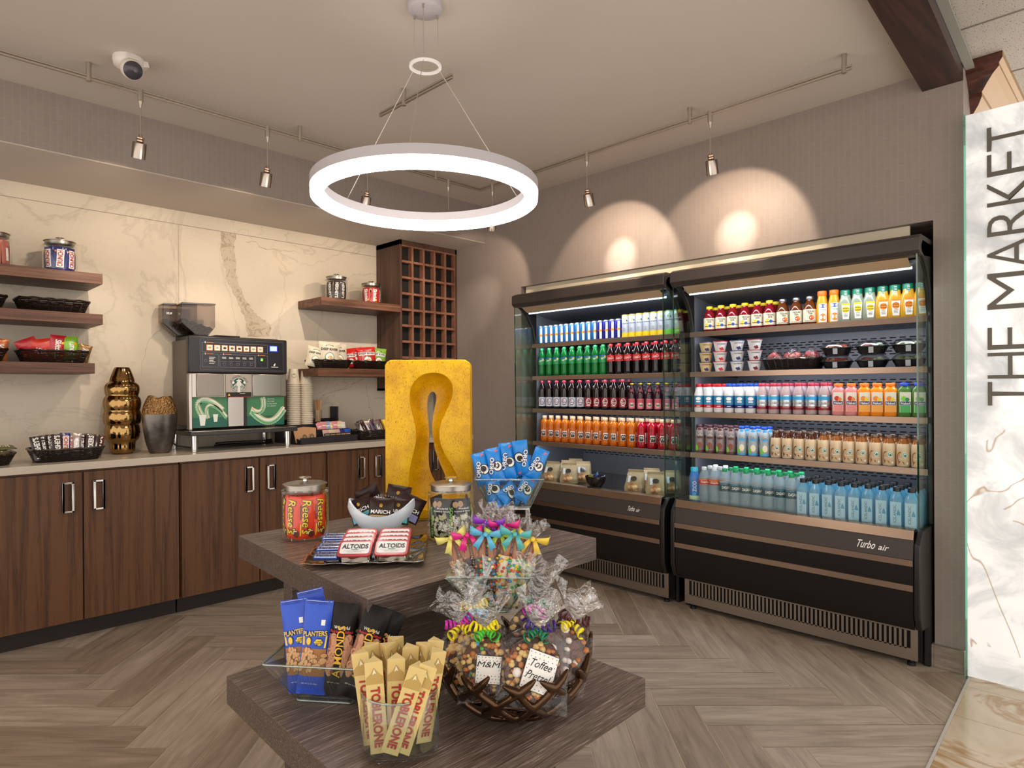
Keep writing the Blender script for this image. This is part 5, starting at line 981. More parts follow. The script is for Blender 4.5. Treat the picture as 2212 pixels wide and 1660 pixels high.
b = B(); b.box(.242, .345, -.008, .006, .142, .336); b.build('dispense_column', cm, (MST,), bevel=.003)
b = B(); b.box(.348, .366, -.004, .006, .142, .336); b.build('dark_column', cm, (MB_,))
b = B(); b.box(.0, .022, -.008, .03, .13, .48); b.build('steel_edge', cm, (MST,), bevel=.004)
b = B(); b.box(-.03, .66, -.13, .29, .100, .124); b.build('drip_tray', cm, (mat('tray_black', '2a2828', .3),), bevel=.003)
b = B(); b.box(-.028, .658, -.13, .0, .124, .129); b.build('tray_lip', cm, (MST,), bevel=.002)
for x, y in ((.0, -.10), (.60, -.10), (.0, .26), (.60, .26)): b = B(); b.lathe([(.017, 0), (.017, .012), (.019, .013), (.021, .10)], 0, 24, T=TR((x, y, .0005))); b.build('leg', cm, (CHROME,), 40)
def hopper(x, y, rz, cut):
    out = [(-.105, .195), (.105, .205), (.105, .06), (.06, .0), (-.02, .0), (-.105, .075)]
    T = TR((x, y, .729), rz); b = B(); b.prism(out, -.045, .045, 'y', T=T); h = b.build('bean_hopper', cm, (glass('smoked_plastic', (.66, .60, .56), .04, .5),), bevel=.005)
    b = B(); b.prism([(-.095, .085), (.098, .055), (.095, .06), (.055, .006), (-.018, .006), (-.098, .08)][:], -.039, .039, 'y', T=T)
    b = B(); n_ = 10; top = [(-.09+.18*i/n_, .105-.055*i/n_+.006*math.sin(i*2.3)) for i in range(n_+1)]; b.prism(top+[(.095, .05), (.056, .008), (-.016, .008), (-.095, .078)], -.039, .039, 'y', T=T)
    m = mat('coffee_beans', '2a1c18', .35); bump(m, noise(m, coord(m), 90, 2), 1, .01); b.build('coffee_beans', h, (m,), flatshade=True)
    b = B(); b.prism([(-.108, .193), (.108, .203), (.106, .212), (-.100, .204)], -.048, .048, 'y', T=T); b.build('hopper_lid', h, (glass('smoked_lid', (.25, .22, .2), .14, .8),), bevel=.002)
    b = B(); b.prism([(-.02, -.001), (.06, -.001), (.065, .012), (-.03, .012)], -.03, .03, 'y', T=T); b.build('hopper_neck', h, (MB_,)); return h
hopper(.085, .105, 0, 0); h2 = hopper(-.0+.012, .215, 0, 0)
b = B(); b.text('DECAF', -.055, .87, .034, .014, lambda u, v, o=0: (u+.0, .1685-o, v), 0, off=.002, bold=.02); b.build('hopper_lettering', h2, (WHITE,))
cord = B(); pts = [(.40+.20*math.cos(a)*(1-.03*a/6), .12+.07*math.sin(a), .008+.0022*a) for a in [i*.35 for i in range(36)]]; pts = [(-.05, .18, .06), (-.04, .10, .03), (.05, .05, .012), (.15, .05, .012)]+pts
cord.tube(pts, .005, n=6); tag(cord.build('power_cord', None, (BLKP,), loc=(1.43, 4.25, .947)), 'coiled black power cord lying under the coffee machine', 'cord')
# ------------------------------------------------------------------ cups, stirrers, organiser
ORGM = mat('organizer_black', '25232a', .4)
og = thing('condiment_organizer', 'black stepped organizer tray holding cups, sleeves and sugar packets', 'organizer', (2.128, 4.155, .9465), 5)
b = B(); b.box(0, .48, .0, .11, 0, .006).box(0, .48, 0, .005, .006, .045).prism([(.0, .006), (.0, .13), (-.0, .13)][:0] or [(0, .0), (.11, .0), (.11, .05), (0, .03)], 0, .005, 'x').prism([(0, .0), (.11, .0), (.11, .05), (0, .03)], .475, .48, 'x').box(.205, .21, .005, .11, .006, .045); b.build('front_tray', og, (ORGM,))
b = B(); b.box(0, .48, .11, .21, 0, .07).box(0, .48, .11, .114, .07, .09); b.build('middle_step', og, (ORGM,))
b = B(); b.box(.0, .48, .21, .335, 0, .125).box(.468, .48, .24, .335, .125, .25).box(.0, .48, .33, .335, .125, .16); b.build('rear_step', og, (ORGM,), bevel=.002)
CUPW = mat('paper_cup', 'ddd2be', .6)
def cupmodel():
    t = thing('paper_cup', '', 'paper cup'); b = B(); b.lathe([(.0458, .002), (.049, .0), (.0495, .004), (.049, .007), (.044, .0085), (.031, .112), (.029, .112), (.029, .106), (0, .106)], 0, 28); b.f = [q for q in b.f if len(q) < 20]; b.m = [0]*len(b.f)
    b.build('cup_wall', t, (CUPW,), 50)
    b = B(); f = lambda u, v, o=0: ((.0441-.1262*(v-.009)+o)*math.sin(u/.038), -(.0441-.1262*(v-.009)+o)*math.cos(u/.038), v)
    b.disc(0, .062, .0165, .0165, f, 0, n=24, off=.0002); b.disc(0, .062, .014, .014, f, 1, n=24, off=.0004, rin=.8); b.disc(0, .060, .006, .009, f, 1, n=14, off=.0004)
    for sgn in (-1, 1): b.patch(sgn*.010-.001, sgn*.010+.001, .052, .072, f, 1, 1, 3, .0005)
    b.build('round_logo', t, (mat('logo_green', '22453a', .45), CUPW), 60); return t
p = cupmodel(); rgx = random.Random(4)
for sx, (cx_, cy_) in enumerate(((2.221, 4.436), (2.322, 4.444))):
    nst = 23
    for k in range(nst):
        top = k == nst-1; side = ('left', 'right')[sx]
        z = .9465+.1265+.0133*k; rot = (0, 0, R(-22+(0 if top else 0)))
        lab = ('paper cup upside down with round green logo, topmost of the '+side+' stack') if top else 'upside down paper cup, '+ORD[nst-1-k]+' from the top of the '+side+' stack'
        grp = 'top cups of the stacks' if top else 'nested cups in the '+side+' stack'
        if sx == 0 and k == 0: p.location = (cx_, cy_, z); p.rotation_euler = rot; p['label'] = lab; p['group'] = grp
        else: dup(p, (cx_, cy_, z), rot, lab, grp)
st = thing('stirrer_glass', 'clear glass of wooden coffee stirrers beside the paper cups', 'glass', (2.415, 4.445, 1.0732))
b = B(); b.lathe([(0, 0), (.027, 0), (.032, .10), (.031, .10), (.026, .012), (0, .012)], 0, 28); b.build('tumbler', st, (JARG,), 50)
WD = mat('birch_wood', 'c79c6a', .6); sk = None
for i in range(22):
    a = i*2.4; r = .019*math.sqrt((i+.5)/22); loc = (2.415+r*math.cos(a), 4.445+r*math.sin(a), 1.087); rot = (R(-8*math.sin(a)*r/.02), R(8*math.cos(a)*r/.02), a)
    if sk is None: b = B(); b.box(-.0028, .0028, -.0008, .0008, 0, .165); sk = b.build('wooden_stirrer', None, (WD,), loc=loc, rot=rot); tag(sk, 'pale wooden coffee stirrer standing in the stirrer glass', 'stirrer', 'wooden stirrers in the glass')
    else: q = sk.copy(); COL.objects.link(q); q.location = loc; q.rotation_euler = rot
KRF = mat('cardboard_sleeve', 'bd9068', .7)
def atorg(x, y, z): T_ = TR((2.128, 4.155, .9465), 5); q = T_ @ Vector((x*.86, y, z)); return tuple(q)
for i, (x, y) in enumerate(((.055, .05), (.125, .058), (.10, .078))):
    t = thing('cup_sleeve', ('left front', 'right front', 'rear')[i]+' brown cardboard cup sleeve in the organizer tray', 'cup sleeve', atorg(x, y, .009+.002*i), 0, 'cardboard cup sleeves', rot=(R(-12), 0, R(6-3*i)))
    b = B(); b.prism([(-.052, 0), (.052, 0), (.062, .098), (.0, .106), (-.062, .098)], -.004, .004, 'y'); b.build('sleeve', t, (KRF,), bevel=.001)
    b = B(); f = flat(-.0045, .02-.04*(i == 0)*0, .038); b.disc(0, 0, .019, .019, f, 0, n=24, off=.0006, rin=.86); b.disc(0, -.001, .013, .014, f, 0, n=20, off=.0006, rin=.6); b.build('printed_logo', t, (mat('logo_green'),))
for i in range(13):
    c = (mat('packet_pink', 'd98a90', .5), mat('packet_white', 'dfdbd6', .5), mat('packet_blue', '8fa6c4', .5), mat('packet_cream', 'd9cf9a', .5))[(0, 0, 0, 1, 2, 2, 3, 1, 0, 0, 3, 0, 1)[i]]
    t = barpack('sugar_packet', ['pink', 'pink', 'pink', 'white', 'blue', 'blue', 'cream', 'white', 'pink', 'pink', 'cream', 'pink', 'white'][i]+' sugar packet, '+ordl(i, 13)+', on the organizer step', 'sugar packet', atorg(.285+.019*i, .135+.012*(i % 2), .105+.004*(i % 3)), (R(-20), R(i*17 % 13-6), R(6)), .055, .065, .003, (c, WHITE), lambda b, f, W, H: b.patch(-W*.3, W*.3, -.002, .006, f, 0, 3, 1, .001), 'sugar packets on the organizer step')
for i, (x, c, nm) in enumerate(((.29, mat('wipe_pink', 'c9a09a', .4), 'pink edged'), (.345, mat('wipe_cream', 'cdbb98', .4), 'cream edged'), (.40, mat('wipe_pink'), 'second pink edged'), (.45, NAVY, 'navy edged'), (.50, BLUE, 'blue edged'))):
    barpack('creamer_sachet', nm+' creamer sachet standing in the front tray of the organizer', 'sachet', atorg(x, .055, .05), (R(-18), 0, R(6)), .065, .08, .006, (c, mat('sachet_dark', '2c2a2c', .4), KRF), lambda b, f, W, H: (b.patch(-W*.45, W*.45, -.02, .012, f, 0, 6, 3, .001), b.patch(-W*.3, W*.3, -.004, .003, f, 1, 4, 1, .0015), b.disc(0, -.022, W*.35, .010, f, 1, off=.002)), 'sachets in the front tray')
# ------------------------------------------------------------------ two-tier display tables
def qtable(label, cs, z, th, legs, leg=.06):
    t = thing('display_table', label, 'display table', (cs[0][0], cs[0][1], 0), 0, 'stepped wooden display tables'); ox, oy = cs[0]
    P_ = [(x-ox, y-oy) for x, y in cs]
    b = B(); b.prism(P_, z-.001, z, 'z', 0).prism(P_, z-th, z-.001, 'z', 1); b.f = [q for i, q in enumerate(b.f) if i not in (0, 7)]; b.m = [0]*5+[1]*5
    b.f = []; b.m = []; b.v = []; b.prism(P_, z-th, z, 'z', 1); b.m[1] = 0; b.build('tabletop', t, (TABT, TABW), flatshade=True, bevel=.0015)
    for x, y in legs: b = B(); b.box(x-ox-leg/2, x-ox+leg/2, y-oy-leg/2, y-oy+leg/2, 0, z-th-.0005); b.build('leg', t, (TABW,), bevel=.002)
    return t
qtable('upper dark wood display table with sculpture, candy bowls and mint tray', [(.843, 1.318), (1.726, 1.318), (1.780, 2.216), (.905, 2.216)], .825, .073, [(1.03, 2.05), (1.68, 2.13), (1.66, 1.50), (.955, 1.785)])
b = None
lt = qtable('lower dark wood display table in front with almonds, chocolate bars and bronze bowl', [(.630, .905), (1.414, .926), (1.425, 1.725), (.663, 1.705)], .58, .073, [(.85, 1.12), (1.19, 1.13), (1.20, 1.50), (.86, 1.50)])
TZ, LZ = .8256, .5806
# ------------------------------------------------------------------ yellow sculpture
YM = mat('yellow_resin', 'e0b414', .38, spec=.35)
n1 = noise(YM, coord(YM, (1, 1, .45), rot=(.4, .5, .3)), 330, 3, .7, .8); n2 = noise(YM, coord(YM), 9, 3)
setcol(YM, mixc(YM, ramp(YM, n1, [(.35, '000000'), (.44, 'ffffff')]), '8a6512', ramp(YM, n2, [(.35, 'cc9402'), (.6, 'e8b406')]))); bump(YM, n1, .12, .003)
sc = thing('abstract_sculpture', 'tall speckled yellow rectangular sculpture pierced by a keyhole-shaped hollow', 'sculpture', (1.551, 1.985, TZ), -44.6)
K = .000432
def zpt(x, y): return ((x-451)*K, (1487-y)*K+.006)
A_l = [(490, 205), (400, 222), (325, 285), (295, 350), (288, 440), (305, 530), (330, 620), (350, 720), (345, 820), (318, 930), (290, 1040), (280, 1150), (284, 1260), (300, 1350), (350, 1400)]
A_r = [(490, 205), (570, 210), (640, 250), (672, 320), (672, 410), (640, 490), (595, 570), (552, 680), (548, 790), (575, 880), (625, 970), (680, 1060), (720, 1150), (735, 1260), (700, 1360), (620, 1410)]
B_l = [(475, 362), (450, 375), (430, 410), (422, 460), (422, 530), (430, 620), (438, 700), (438, 800), (433, 900), (432, 1000), (440, 1080), (462, 1140), (490, 1190), (510, 1225)]
B_r = [(475, 362), (495, 372), (508, 405), (506, 450), (492, 510), (474, 590), (464, 680), (468, 770), (482, 860), (506, 950), (540, 1040), (575, 1110), (592, 1170), (580, 1215), (550, 1235)]
def resamp(pts, n):
    d = [0]
    for p, q in zip(pts, pts[1:]): d.append(d[-1]+math.hypot(q[0]-p[0], q[1]-p[1]))
    out = []
    for i in range(n):
        s_ = d[-1]*i/n; k = max(j for j in range(len(d)) if d[j] <= s_+1e-9); k = min(k, len(pts)-2); t = (s_-d[k])/(d[k+1]-d[k]); out.append((pts[k][0]+(pts[k+1][0]-pts[k][0])*t, pts[k][1]+(pts[k+1][1]-pts[k][1])*t))
    return out
def smoothl(p, it=6):
    for _ in range(it): p = [((p[i-1][0]+2*p[i][0]+p[(i+1) % len(p)][0])/4, (p[i-1][1]+2*p[i][1]+p[(i+1) % len(p)][1])/4) for i in range(len(p))]
    return p
NS = 128
def loopc(l, r): h = NS//2; return smoothl(resamp(l+[((l[-1][0]+r[-1][0])/2, max(l[-1][1], r[-1][1])+6)], h)+resamp([((l[-1][0]+r[-1][0])/2, max(l[-1][1], r[-1][1])+6)]+r[::-1], h))
Ac, Bc = loopc(A_l, A_r), loopc(B_l, B_r)
def outer():
    x0, x1, y0, y1, r = 75, 827, 92, 1487, 62; L_ = [(451, y0)]
    L_ += [(x0+r-r*math.sin(R(a)), y0+r-r*math.cos(R(a))) for a in range(0, 91, 15)]+[(x0, y1-20), (x0+20, y1), (451, y1)]
    Rr = [(451, y1), (x1-20, y1), (x1, y1-20)]+[(x1-r+r*math.sin(R(a)), y0+r-r*math.cos(R(a))) for a in range(90, -1, -15)]+[(451, y0)]
    return resamp(L_, NS//2)+resamp(Rr, NS//2)
Oc = outer(); D_ = .11
def inset(c, e): return [(451+(x-451)*(1-e/376), 790+(y-790)*(1-e/700)) for x, y in c]
def mix(a, c, t): return [(p[0]+(q[0]-p[0])*t, p[1]+(q[1]-p[1])*t) for p, q in zip(a, c)]
rings = [(Oc, D_/2), (Oc, -D_/2+.006), (inset(Oc, 5), -D_/2+.0015), (inset(Oc, 14), -D_/2), (mix(Oc, Ac, .55), -D_/2), (mix(Oc, Ac, .97), -D_/2), (Ac, -D_/2+.002)]
for t in (.15, .35, .55, .75, .92, 1): rings.append((mix(Ac, Bc, 1-math.cos(t*PI/2)), -D_/2+D_*.80*math.sin(t*PI/2)**.9))
rings += [(Bc, D_*.36), (mix(Bc, Ac, .12), D_/2-.002), (mix(Bc, Ac, .3), D_/2), (mix(Bc, Oc, .8), D_/2), (Oc, D_/2)]
b = B(); vs = []
for c, y in rings: vs += [(zpt(*p)[0], y, zpt(*p)[1]) for p in c]
b.add(vs, [(j*NS+i, j*NS+(i+1) % NS, (j+1)*NS+(i+1) % NS, (j+1)*NS+i) for j in range(len(rings)-1) for i in range(NS)]); b.build('sculpture_body', sc, (YM,), 42)
b = B(); b.box(-.155, .155, -.05, .06, 0, .006); b.build('foot_plate', sc, (mat('yellow_foot', 'b8962a', .4),), bevel=.001)
tl = thing('stone_tile', 'small speckled white tile lying at the foot of the yellow sculpture', 'tile', view(-.245, 2.37, TZ), -44)
b = B(); b.box(-.035, .03, -.04, .03, 0, .006); m = mat('speckled_tile', 'c8bca8', .6); setcol(m, ramp(m, noise(m, coord(m), 130, 2), [(.42, '5a4c40'), (.5, 'd8cebc')])); b.build('tile_body', tl, (m,), bevel=.001)
# ------------------------------------------------------------------ jars on the upper table
RSO = mat('reeses_orange', 'ea3d12', .4, coat=.1)
def reese_art(b, f, W, H):
    b.text("Reese's", -W*.04, .002, H*.80, W*.60, f, 2, rot=-90, off=.0022, bold=.06, shear=.15); b.text("Reese's", -W*.04, .002, H*.78, W*.56, f, 0, rot=-90, off=.003, bold=.012, shear=.15)
    b.patch(-W*.44, -W*.38, -H*.05, H*.30, f, 1, 1, 5, .0015); b.disc(W*.25, -H*.37, W*.2, H*.09, f, 1, off=.0018); b.disc(W*.25, -H*.36, W*.2, H*.07, f, 3, off=.0022, rin=.7, a0=60, a1=200); b.patch(-W*.42, -W*.36, -H*.42, -H*.15, f, 0, 1, 4, .0018)
J = jar("wide glass jar of bright orange candy bars with steel lid on the upper table", (1.055, 2.030, TZ), .078, .205, -42)
fillbars(J, 8, .072, .006, .140, .053, (RSO, YEL, BRN, BLACK, CRM), reese_art, 'candy_bar', 'bright orange candy bar with yellow script', 'candy bar', 'orange candy bars in the jar', 2, .010, [-62, -22, 20, 62, 105, 150, -150, -105])
PISM = mat('pistachio_print', 'a9ad86', .5); setcol(PISM, ramp(PISM, noise(PISM, coord(PISM), 60, 2, .5, .5), [(.40, '2c2c22'), (.46, '8f9068'), (.55, 'c3c39c'), (.64, 'a0865f')]))
def nutshapes(b, f, W, H, z0, z1, m1, m2, rg, n=16, r=.010):
    for i in range(n):
        u = rg.uniform(-W*.36, W*.36); v = rg.uniform(z0, z1)*H; a = rg.uniform(0, PI); k = r*rg.uniform(.8, 1.2); c, s_ = math.cos(a), math.sin(a)
        for mm, q, o in ((m2, 1.18, .0012+i*.00003), (m1, 1, .0016+i*.00003)):
            b.poly([(u+k*q*(math.cos(t)*c-.62*math.sin(t)*s_), v+k*q*(math.cos(t)*s_+.62*math.sin(t)*c)) for t in [2*PI*j/9 for j in range(9)]], f, mm, o)
BKB = mat('black_nut_bag', '0b0c10', .4, spec=.3); NUTP = mat('pistachio_shell', 'bdbb94', .5); NUTD = mat('nut_outline', '4a4630', .6)
def pist_art(b, f, W, H):
    nutshapes(b, f, W, H, -.42, .10, 0, 1, random.Random(3), 30, .0085); b.disc(-W*.2, H*.36, .010, .010, f, 2, off=.0015); b.disc(W*.02, H*.37, .010, .010, f, 2, off=.0015)
    b.text('Wonderful', W*.16, H*.27, W*.5, H*.05, f, 3, off=.002, bold=.01); b.text('Roasted & Salted', W*.1, H*.20, W*.7, H*.04, f, 3, off=.002, bold=.01); b.text('PISTACHIOS', -W*.38, -.01, H*.75, W*.13, f, 4, rot=90, off=.003, bold=.02)
J = jar('glass jar of black pistachio bags with steel lid, right of the sculpture foot', (1.392, 1.668, TZ), .078, .205, -46)
fillbars(J, 4, .070, .006, .132, .085, (BKB, NUTP, NUTD, mat('tan_seal', 'b08a66', .5), WHITE, mat('pista_green', '7fc23a', .4)), pist_art, 'pistachio_bag', 'glossy black bag of pistachios', 'nut bag', 'pistachio bags in the jar', 2, .012, [-30, 32, 100, -110, 175][:4])
# ------------------------------------------------------------------ pale blue boat-shaped bowl of chocolates
PB = mat('pale_blue_ceramic', 'd6e0ec', .18, coat=.4)
bo = thing('boat_bowl', 'pale blue boat-shaped bowl with pointed ends, full of chocolate pouches', 'bowl', view(-.416, 2.195, TZ), -45)
b = B(); n = 64; vs = []; lev = 10
def boat(a, s_, inn):
    c, q = math.cos(a), math.sin(a); zr = .078+.050*abs(c)**2.2; z = .004+(zr-.004)*s_; e = .34+.66*math.sin(min(1, s_*1.02)*PI/2)**.8; bulge = 1-.06*max(0, s_-.8)/.2
    rx, ry = (.119*e*bulge-inn), (.075*e-inn); return (rx*c, ry*q, max(z, .008 if inn else 0))
for inn in (0, .006):
    for j in range(lev+1):
        s_ = j/lev if not inn else 1-j/lev; vs += [boat(2*PI*i/n, s_, inn) for i in range(n)]
b.add(vs, [(j*n+i, j*n+(i+1) % n, (j+1)*n+(i+1) % n, (j+1)*n+i) for j in range(2*lev+1) for i in range(n)]+[tuple(range(n))[::-1], tuple(range((2*lev+1)*n, (2*lev+2)*n))]); b.build('bowl_body', bo, (PB,), 60)
CHB = mat('chocolate_pouch', '2a1412', .35, spec=.35); TEA2 = mat('teal_label', '4fb6c6', .4); TAN2 = mat('tan_label', 'c9a860', .4); GLD = mat('gold_edge', 'b08a3c', .25, .8)
def marich(lm): return lambda b, f, W, H: (b.text('MARICH', 0, -H*.04, W*.8, H*.14, f, 0, off=.0022, bold=.02), b.patch(-W*.44, W*.44, -H*.44, -H*.17, f, 1, 8, 3, .0014), b.text('CHOCOLATE', 0, -H*.24, W*.6, H*.035, f, 3, off=.003), b.disc(0, H*.2, W*.08, H*.08, f, 2, off=.0016, n=6), b.text('espresso beans', 0, -H*.32, W*.6, H*.03, f, 3, off=.003))
def vpos(lat, dep, z): return view(lat, dep, z)
G = 'chocolate pouches in the pale blue bowl'
for lab, lat, dep, z, rx, ry, rz, lm in (('front centre chocolate pouch with tan label', -.438, 2.300, .905, -18, 4, -45, TAN2), ('chocolate pouch with teal label at the left', -.510, 2.325, .905, -22, -26, -50, TEA2), ('chocolate pouch with teal label right of centre', -.385, 2.315, .903, -20, 8, -42, TEA2), ('chocolate pouch leaning at the right end, lilac label', -.345, 2.330, .908, -14, 26, -40, mat('lilac_label', '8f93c4', .4)),
    ('raised chocolate pouch at the back right', -.395, 2.375, .935, -14, 10, -45, TAN2), ('chocolate pouch standing edge on at the back left, gold edge', -.492, 2.375, .935, 10, -24, -20, GLD), ('chocolate pouch lying flat across the back', -.440, 2.375, .925, -62, 14, -50, TEA2)):
    barpack('chocolate_pouch', lab, 'chocolate pouch', vpos(lat+.026, dep-.145, z+.012), (R(rx), R(ry), R(rz)), .084, .088, .010, (CHB, WHITE, lm, GLD, BRN), marich(lm), G, len(lab))
# ------------------------------------------------------------------ silver tray with tins and mint rolls
STY = mat('hammered_silver', 'a9a49c', .1, 1)
ty = thing('silver_tray', 'square hammered silver tray holding mint tins and rolls', 'tray', (1.087, 1.688, TZ), -39.9)
b = B(); ns = 56; vs = []
for j in range(ns+1):
    for i in range(ns+1):
        x, y = .34*(i/ns-.5), .34*(j/ns-.5); e = max(abs(x), abs(y)); edge = max(0, (e-.125)/.045); z = .004+.012*min(1, edge)**1.5
        if e > .115:
            k = math.cos(x*74+math.sin(y*50))*math.cos(y*74+math.cos(x*50)); z += .0022*k
        vs.append((x, y, max(.0022, z)))
b.add(vs, [(j*(ns+1)+i, j*(ns+1)+i+1, (j+1)*(ns+1)+i+1, (j+1)*(ns+1)+i) for j in range(ns) for i in range(ns)]); o = b.build('tray_body', ty, (STY,), 80); q = o.modifiers.new('s', 'SOLIDIFY'); q.thickness = .002; q.offset = -1
TRED = mat('tin_red', 'a92a30', .3, .2, coat=.3); TWH = mat('tin_white', 'e3e2e2', .3)
def rrect(w_, h_, r): return [(sx*(w_/2-r)+r*math.cos(R(a)), sz*(h_/2-r)+r*math.sin(R(a))) for sx, sz, a0 in ((1, 1, 0), (-1, 1, 90), (-1, -1, 180), (1, -1, 270)) for a in range(a0, a0+91, 18)]
def tin():
    t = thing('mint_tin', '', 'mint tin'); b = B(); b.prism(rrect(.094, .060, .012), -.004, .016, 'y'); b.build('tin_base', t, (CHROME,), bevel=.001)
    b = B(); b.prism(rrect(.097, .063, .013), -.010, -.003, 'y'); b.build('lid', t, (TRED,), bevel=.002)
    b = B(); f = flat(-.0102); b.poly(rrect(.083, .047, .008), f, 0, .0006); b.text('ALTOIDS', 0, .005, .074, .018, f, 1, off=.0014, bold=.03); b.text('CURIOUSLY STRONG MINTS', 0, -.017, .040, .0025, f, 1, off=.0014); b.poly([(-.012, -.008), (-.006, -.006), (.0, -.0072), (.006, -.0058), (.014, -.008), (.0, -.0095)], f, 2, .0012)
    b.patch(-.03, .03, -.0125, -.0117, f, 3, 1, 1, .0012); b.build('printed_label', t, (TWH, BLACK, GRN, mat('grey_print', '9a9a9e', .4))); return t
p = None
for c in range(2):
    for k in range(4):
        lx, ly = (-.025 if c == 0 else .078), -.118+.040*k; T_ = TR((1.087, 1.688, TZ), -39.9); v = T_ @ Vector((lx, ly, .037+.003*k)); rot = (R(-60), 0, R(-43))
        lab = 'red and white mint tin, '+('front', 'second', 'third', 'rearmost')[k]+' of the '+('left', 'right')[c]+' column'
        if p is None: p = tin(); p.location = v; p.rotation_euler = rot; p['label'] = lab; p['group'] = 'mint tins leaning in two columns'
        else: dup(p, v, rot, lab)
FOIL = mat('blue_foil', '4a68b8', .22, .6); FOIS = mat('silver_foil', 'b9bdcc', .2, .9)
p = None
for k in range(8):
    T_ = TR((1.087, 1.688, TZ), -39.9); lx, ly, lz = -.106+.003*(k % 2), -.125+.021*k, .022+.006*(k // 2 % 2)+.003*k; v = T_ @ Vector((lx, ly, lz)); rot = (0, 0, R(-43+(k*31 % 7-3)))
    lab = 'blue and silver mint roll on the tray, '+(ORD[k] if k < 7 else 'last')+' from the front'
    if p is None:
        p = thing('mint_roll', lab, 'mint roll', v, 0, 'mint rolls on the silver tray', rot=rot); b = B(); b.lathe([(0, -.036), (.0075, -.034), (.0095, -.033), (.0095, .033), (.0075, .034), (0, .036)], 0, 14, T=Matrix.Rotation(R(90), 4, 'Y')); b.build('foil_wrap', p, (FOIL,), 50)
        b = B(); f = lambda u, v_, o=0: (u, -(.0096+o)*math.cos(v_/.0096-.5), (.0096+o)*math.sin(v_/.0096+.5)*1.0); f = lambda u, v_, o=0: (u, -(.0096+o)*math.cos((v_+.006)/.0096), (.0096+o)*math.sin((v_+.006)/.0096))
        b.patch(-.03, .03, -.004, .006, f, 0, 1, 6, .0003); b.text('BreathSavers', 0, .001, .052, .007, f, 1, off=.0008, bold=.01, shear=.3); b.build('printed_band', p, (FOIS, NAVY), 60)
    else: dup(p, v, rot, lab)
# ------------------------------------------------------------------ square glass bowls
BG = glass('bowl_glass', (.93, .97, .96), .07, .75, .02); RIMG = glass('rim_glass', (.62, .76, .72), .25, .85, .03)
def sqbowl(label, loc, rz, top, bot, H, name='glass_dish'):
    t = thing(name, label, 'glass bowl', loc, rz, 'square flared glass bowls')
    def lp(h, z, r=.012): return [(x, y, z) for x, y in rrect(2*h, 2*h, r)]
    b = B(); L_ = [lp(bot, 0), lp(top, H), lp(top-.005, H), lp(bot-.004, .006)]; k = len(L_[0]); b.add([p_ for l in L_ for p_ in l], [(j*k+i, j*k+(i+1) % k, (j+1)*k+(i+1) % k, (j+1)*k+i) for j in range(3) for i in range(k)]+[tuple(range(k))[::-1], tuple(range(3*k, 4*k))])
    o = b.build('bowl_body', t, (BG,), 40)
    b = B(); b.tube(lp(top-.0025, H), .0032, n=8, closed=True).tube(lp(bot-.001, .003), .0034, n=8, closed=True)
    for sx, sy in ((1, 1), (-1, 1), (-1, -1), (1, -1)): b.tube([(sx*(bot-.005), sy*(bot-.005), .003), (sx*(top-.006), sy*(top-.006), H)], .0022, n=6)
    b.build('thick_edges', t, (RIMG,), 60); return t
# nut bags in the front left dish
dish = sqbowl('square glass bowl of cashew and almond bags on the lower table', view(-.421, 1.600, LZ), -52, .130, .072, .108)
PLB = mat('planters_blue', '124cc8', .4, coat=.12); CASH = mat('cashew_print', 'd9a876', .5); CASHD = mat('cashew_outline', '8a5a34', .6); PYEL = mat('planters_yellow', 'ecc83a', .35)
def planters(b, f, W, H):
    b.patch(-W*.44, W*.44, -H*.30, -H*.01, f, 6, 8, 8, .0010); nutshapes(b, f, W*1.15, H, -.26, -.02, 0, 1, random.Random(8), 34, .0075)
    b.poly([(-W*.42, H*.02), (W*.42, H*.0), (W*.44, H*.13), (-W*.44, H*.11)], f, 2, .0018); b.text('PLANTERS', 0, H*.15, W*.88, H*.062, f, 5, rot=4, off=.0022, bold=.06); b.text('PLANTERS', 0, H*.15, W*.86, H*.055, f, 2, rot=4, off=.003, bold=.025)
    b.disc(-W*.20, H*.065, W*.10, H*.045, f, 1, off=.0024); b.disc(-W*.20, H*.067, W*.08, H*.038, f, 2, off=.0028); b.disc(W*.16, H*.06, W*.18, H*.045, f, 5, off=.0024, n=6); b.disc(W*.16, H*.06, W*.16, H*.038, f, 2, off=.0028, n=6); b.text('HONEY', W*.16, H*.07, W*.24, H*.015, f, 4, off=.0034, bold=.02); b.text('ROASTED', W*.16, H*.05, W*.26, H*.013, f, 4, off=.0034, bold=.02)
    b.patch(W*.18, W*.32, H*.24, H*.30, f, 3, 2, 2, .0016); b.text('NET WT 2 OZ (56g)', -W*.05, -H*.38, W*.55, H*.018, f, 3, off=.002)
    for k in range(5): b.patch(-W*.46, W*.46, H*(.455+.008*k), H*(.458+.008*k), f, 3 if k == 4 else 7, 6, 1, .0008)
BKA = mat('black_almond_bag', '0b0908', .42, spec=.25); ALM = mat('almond_print', 'c48c68', .5); ALMD = mat('almond_outline', '7a4428', .6)
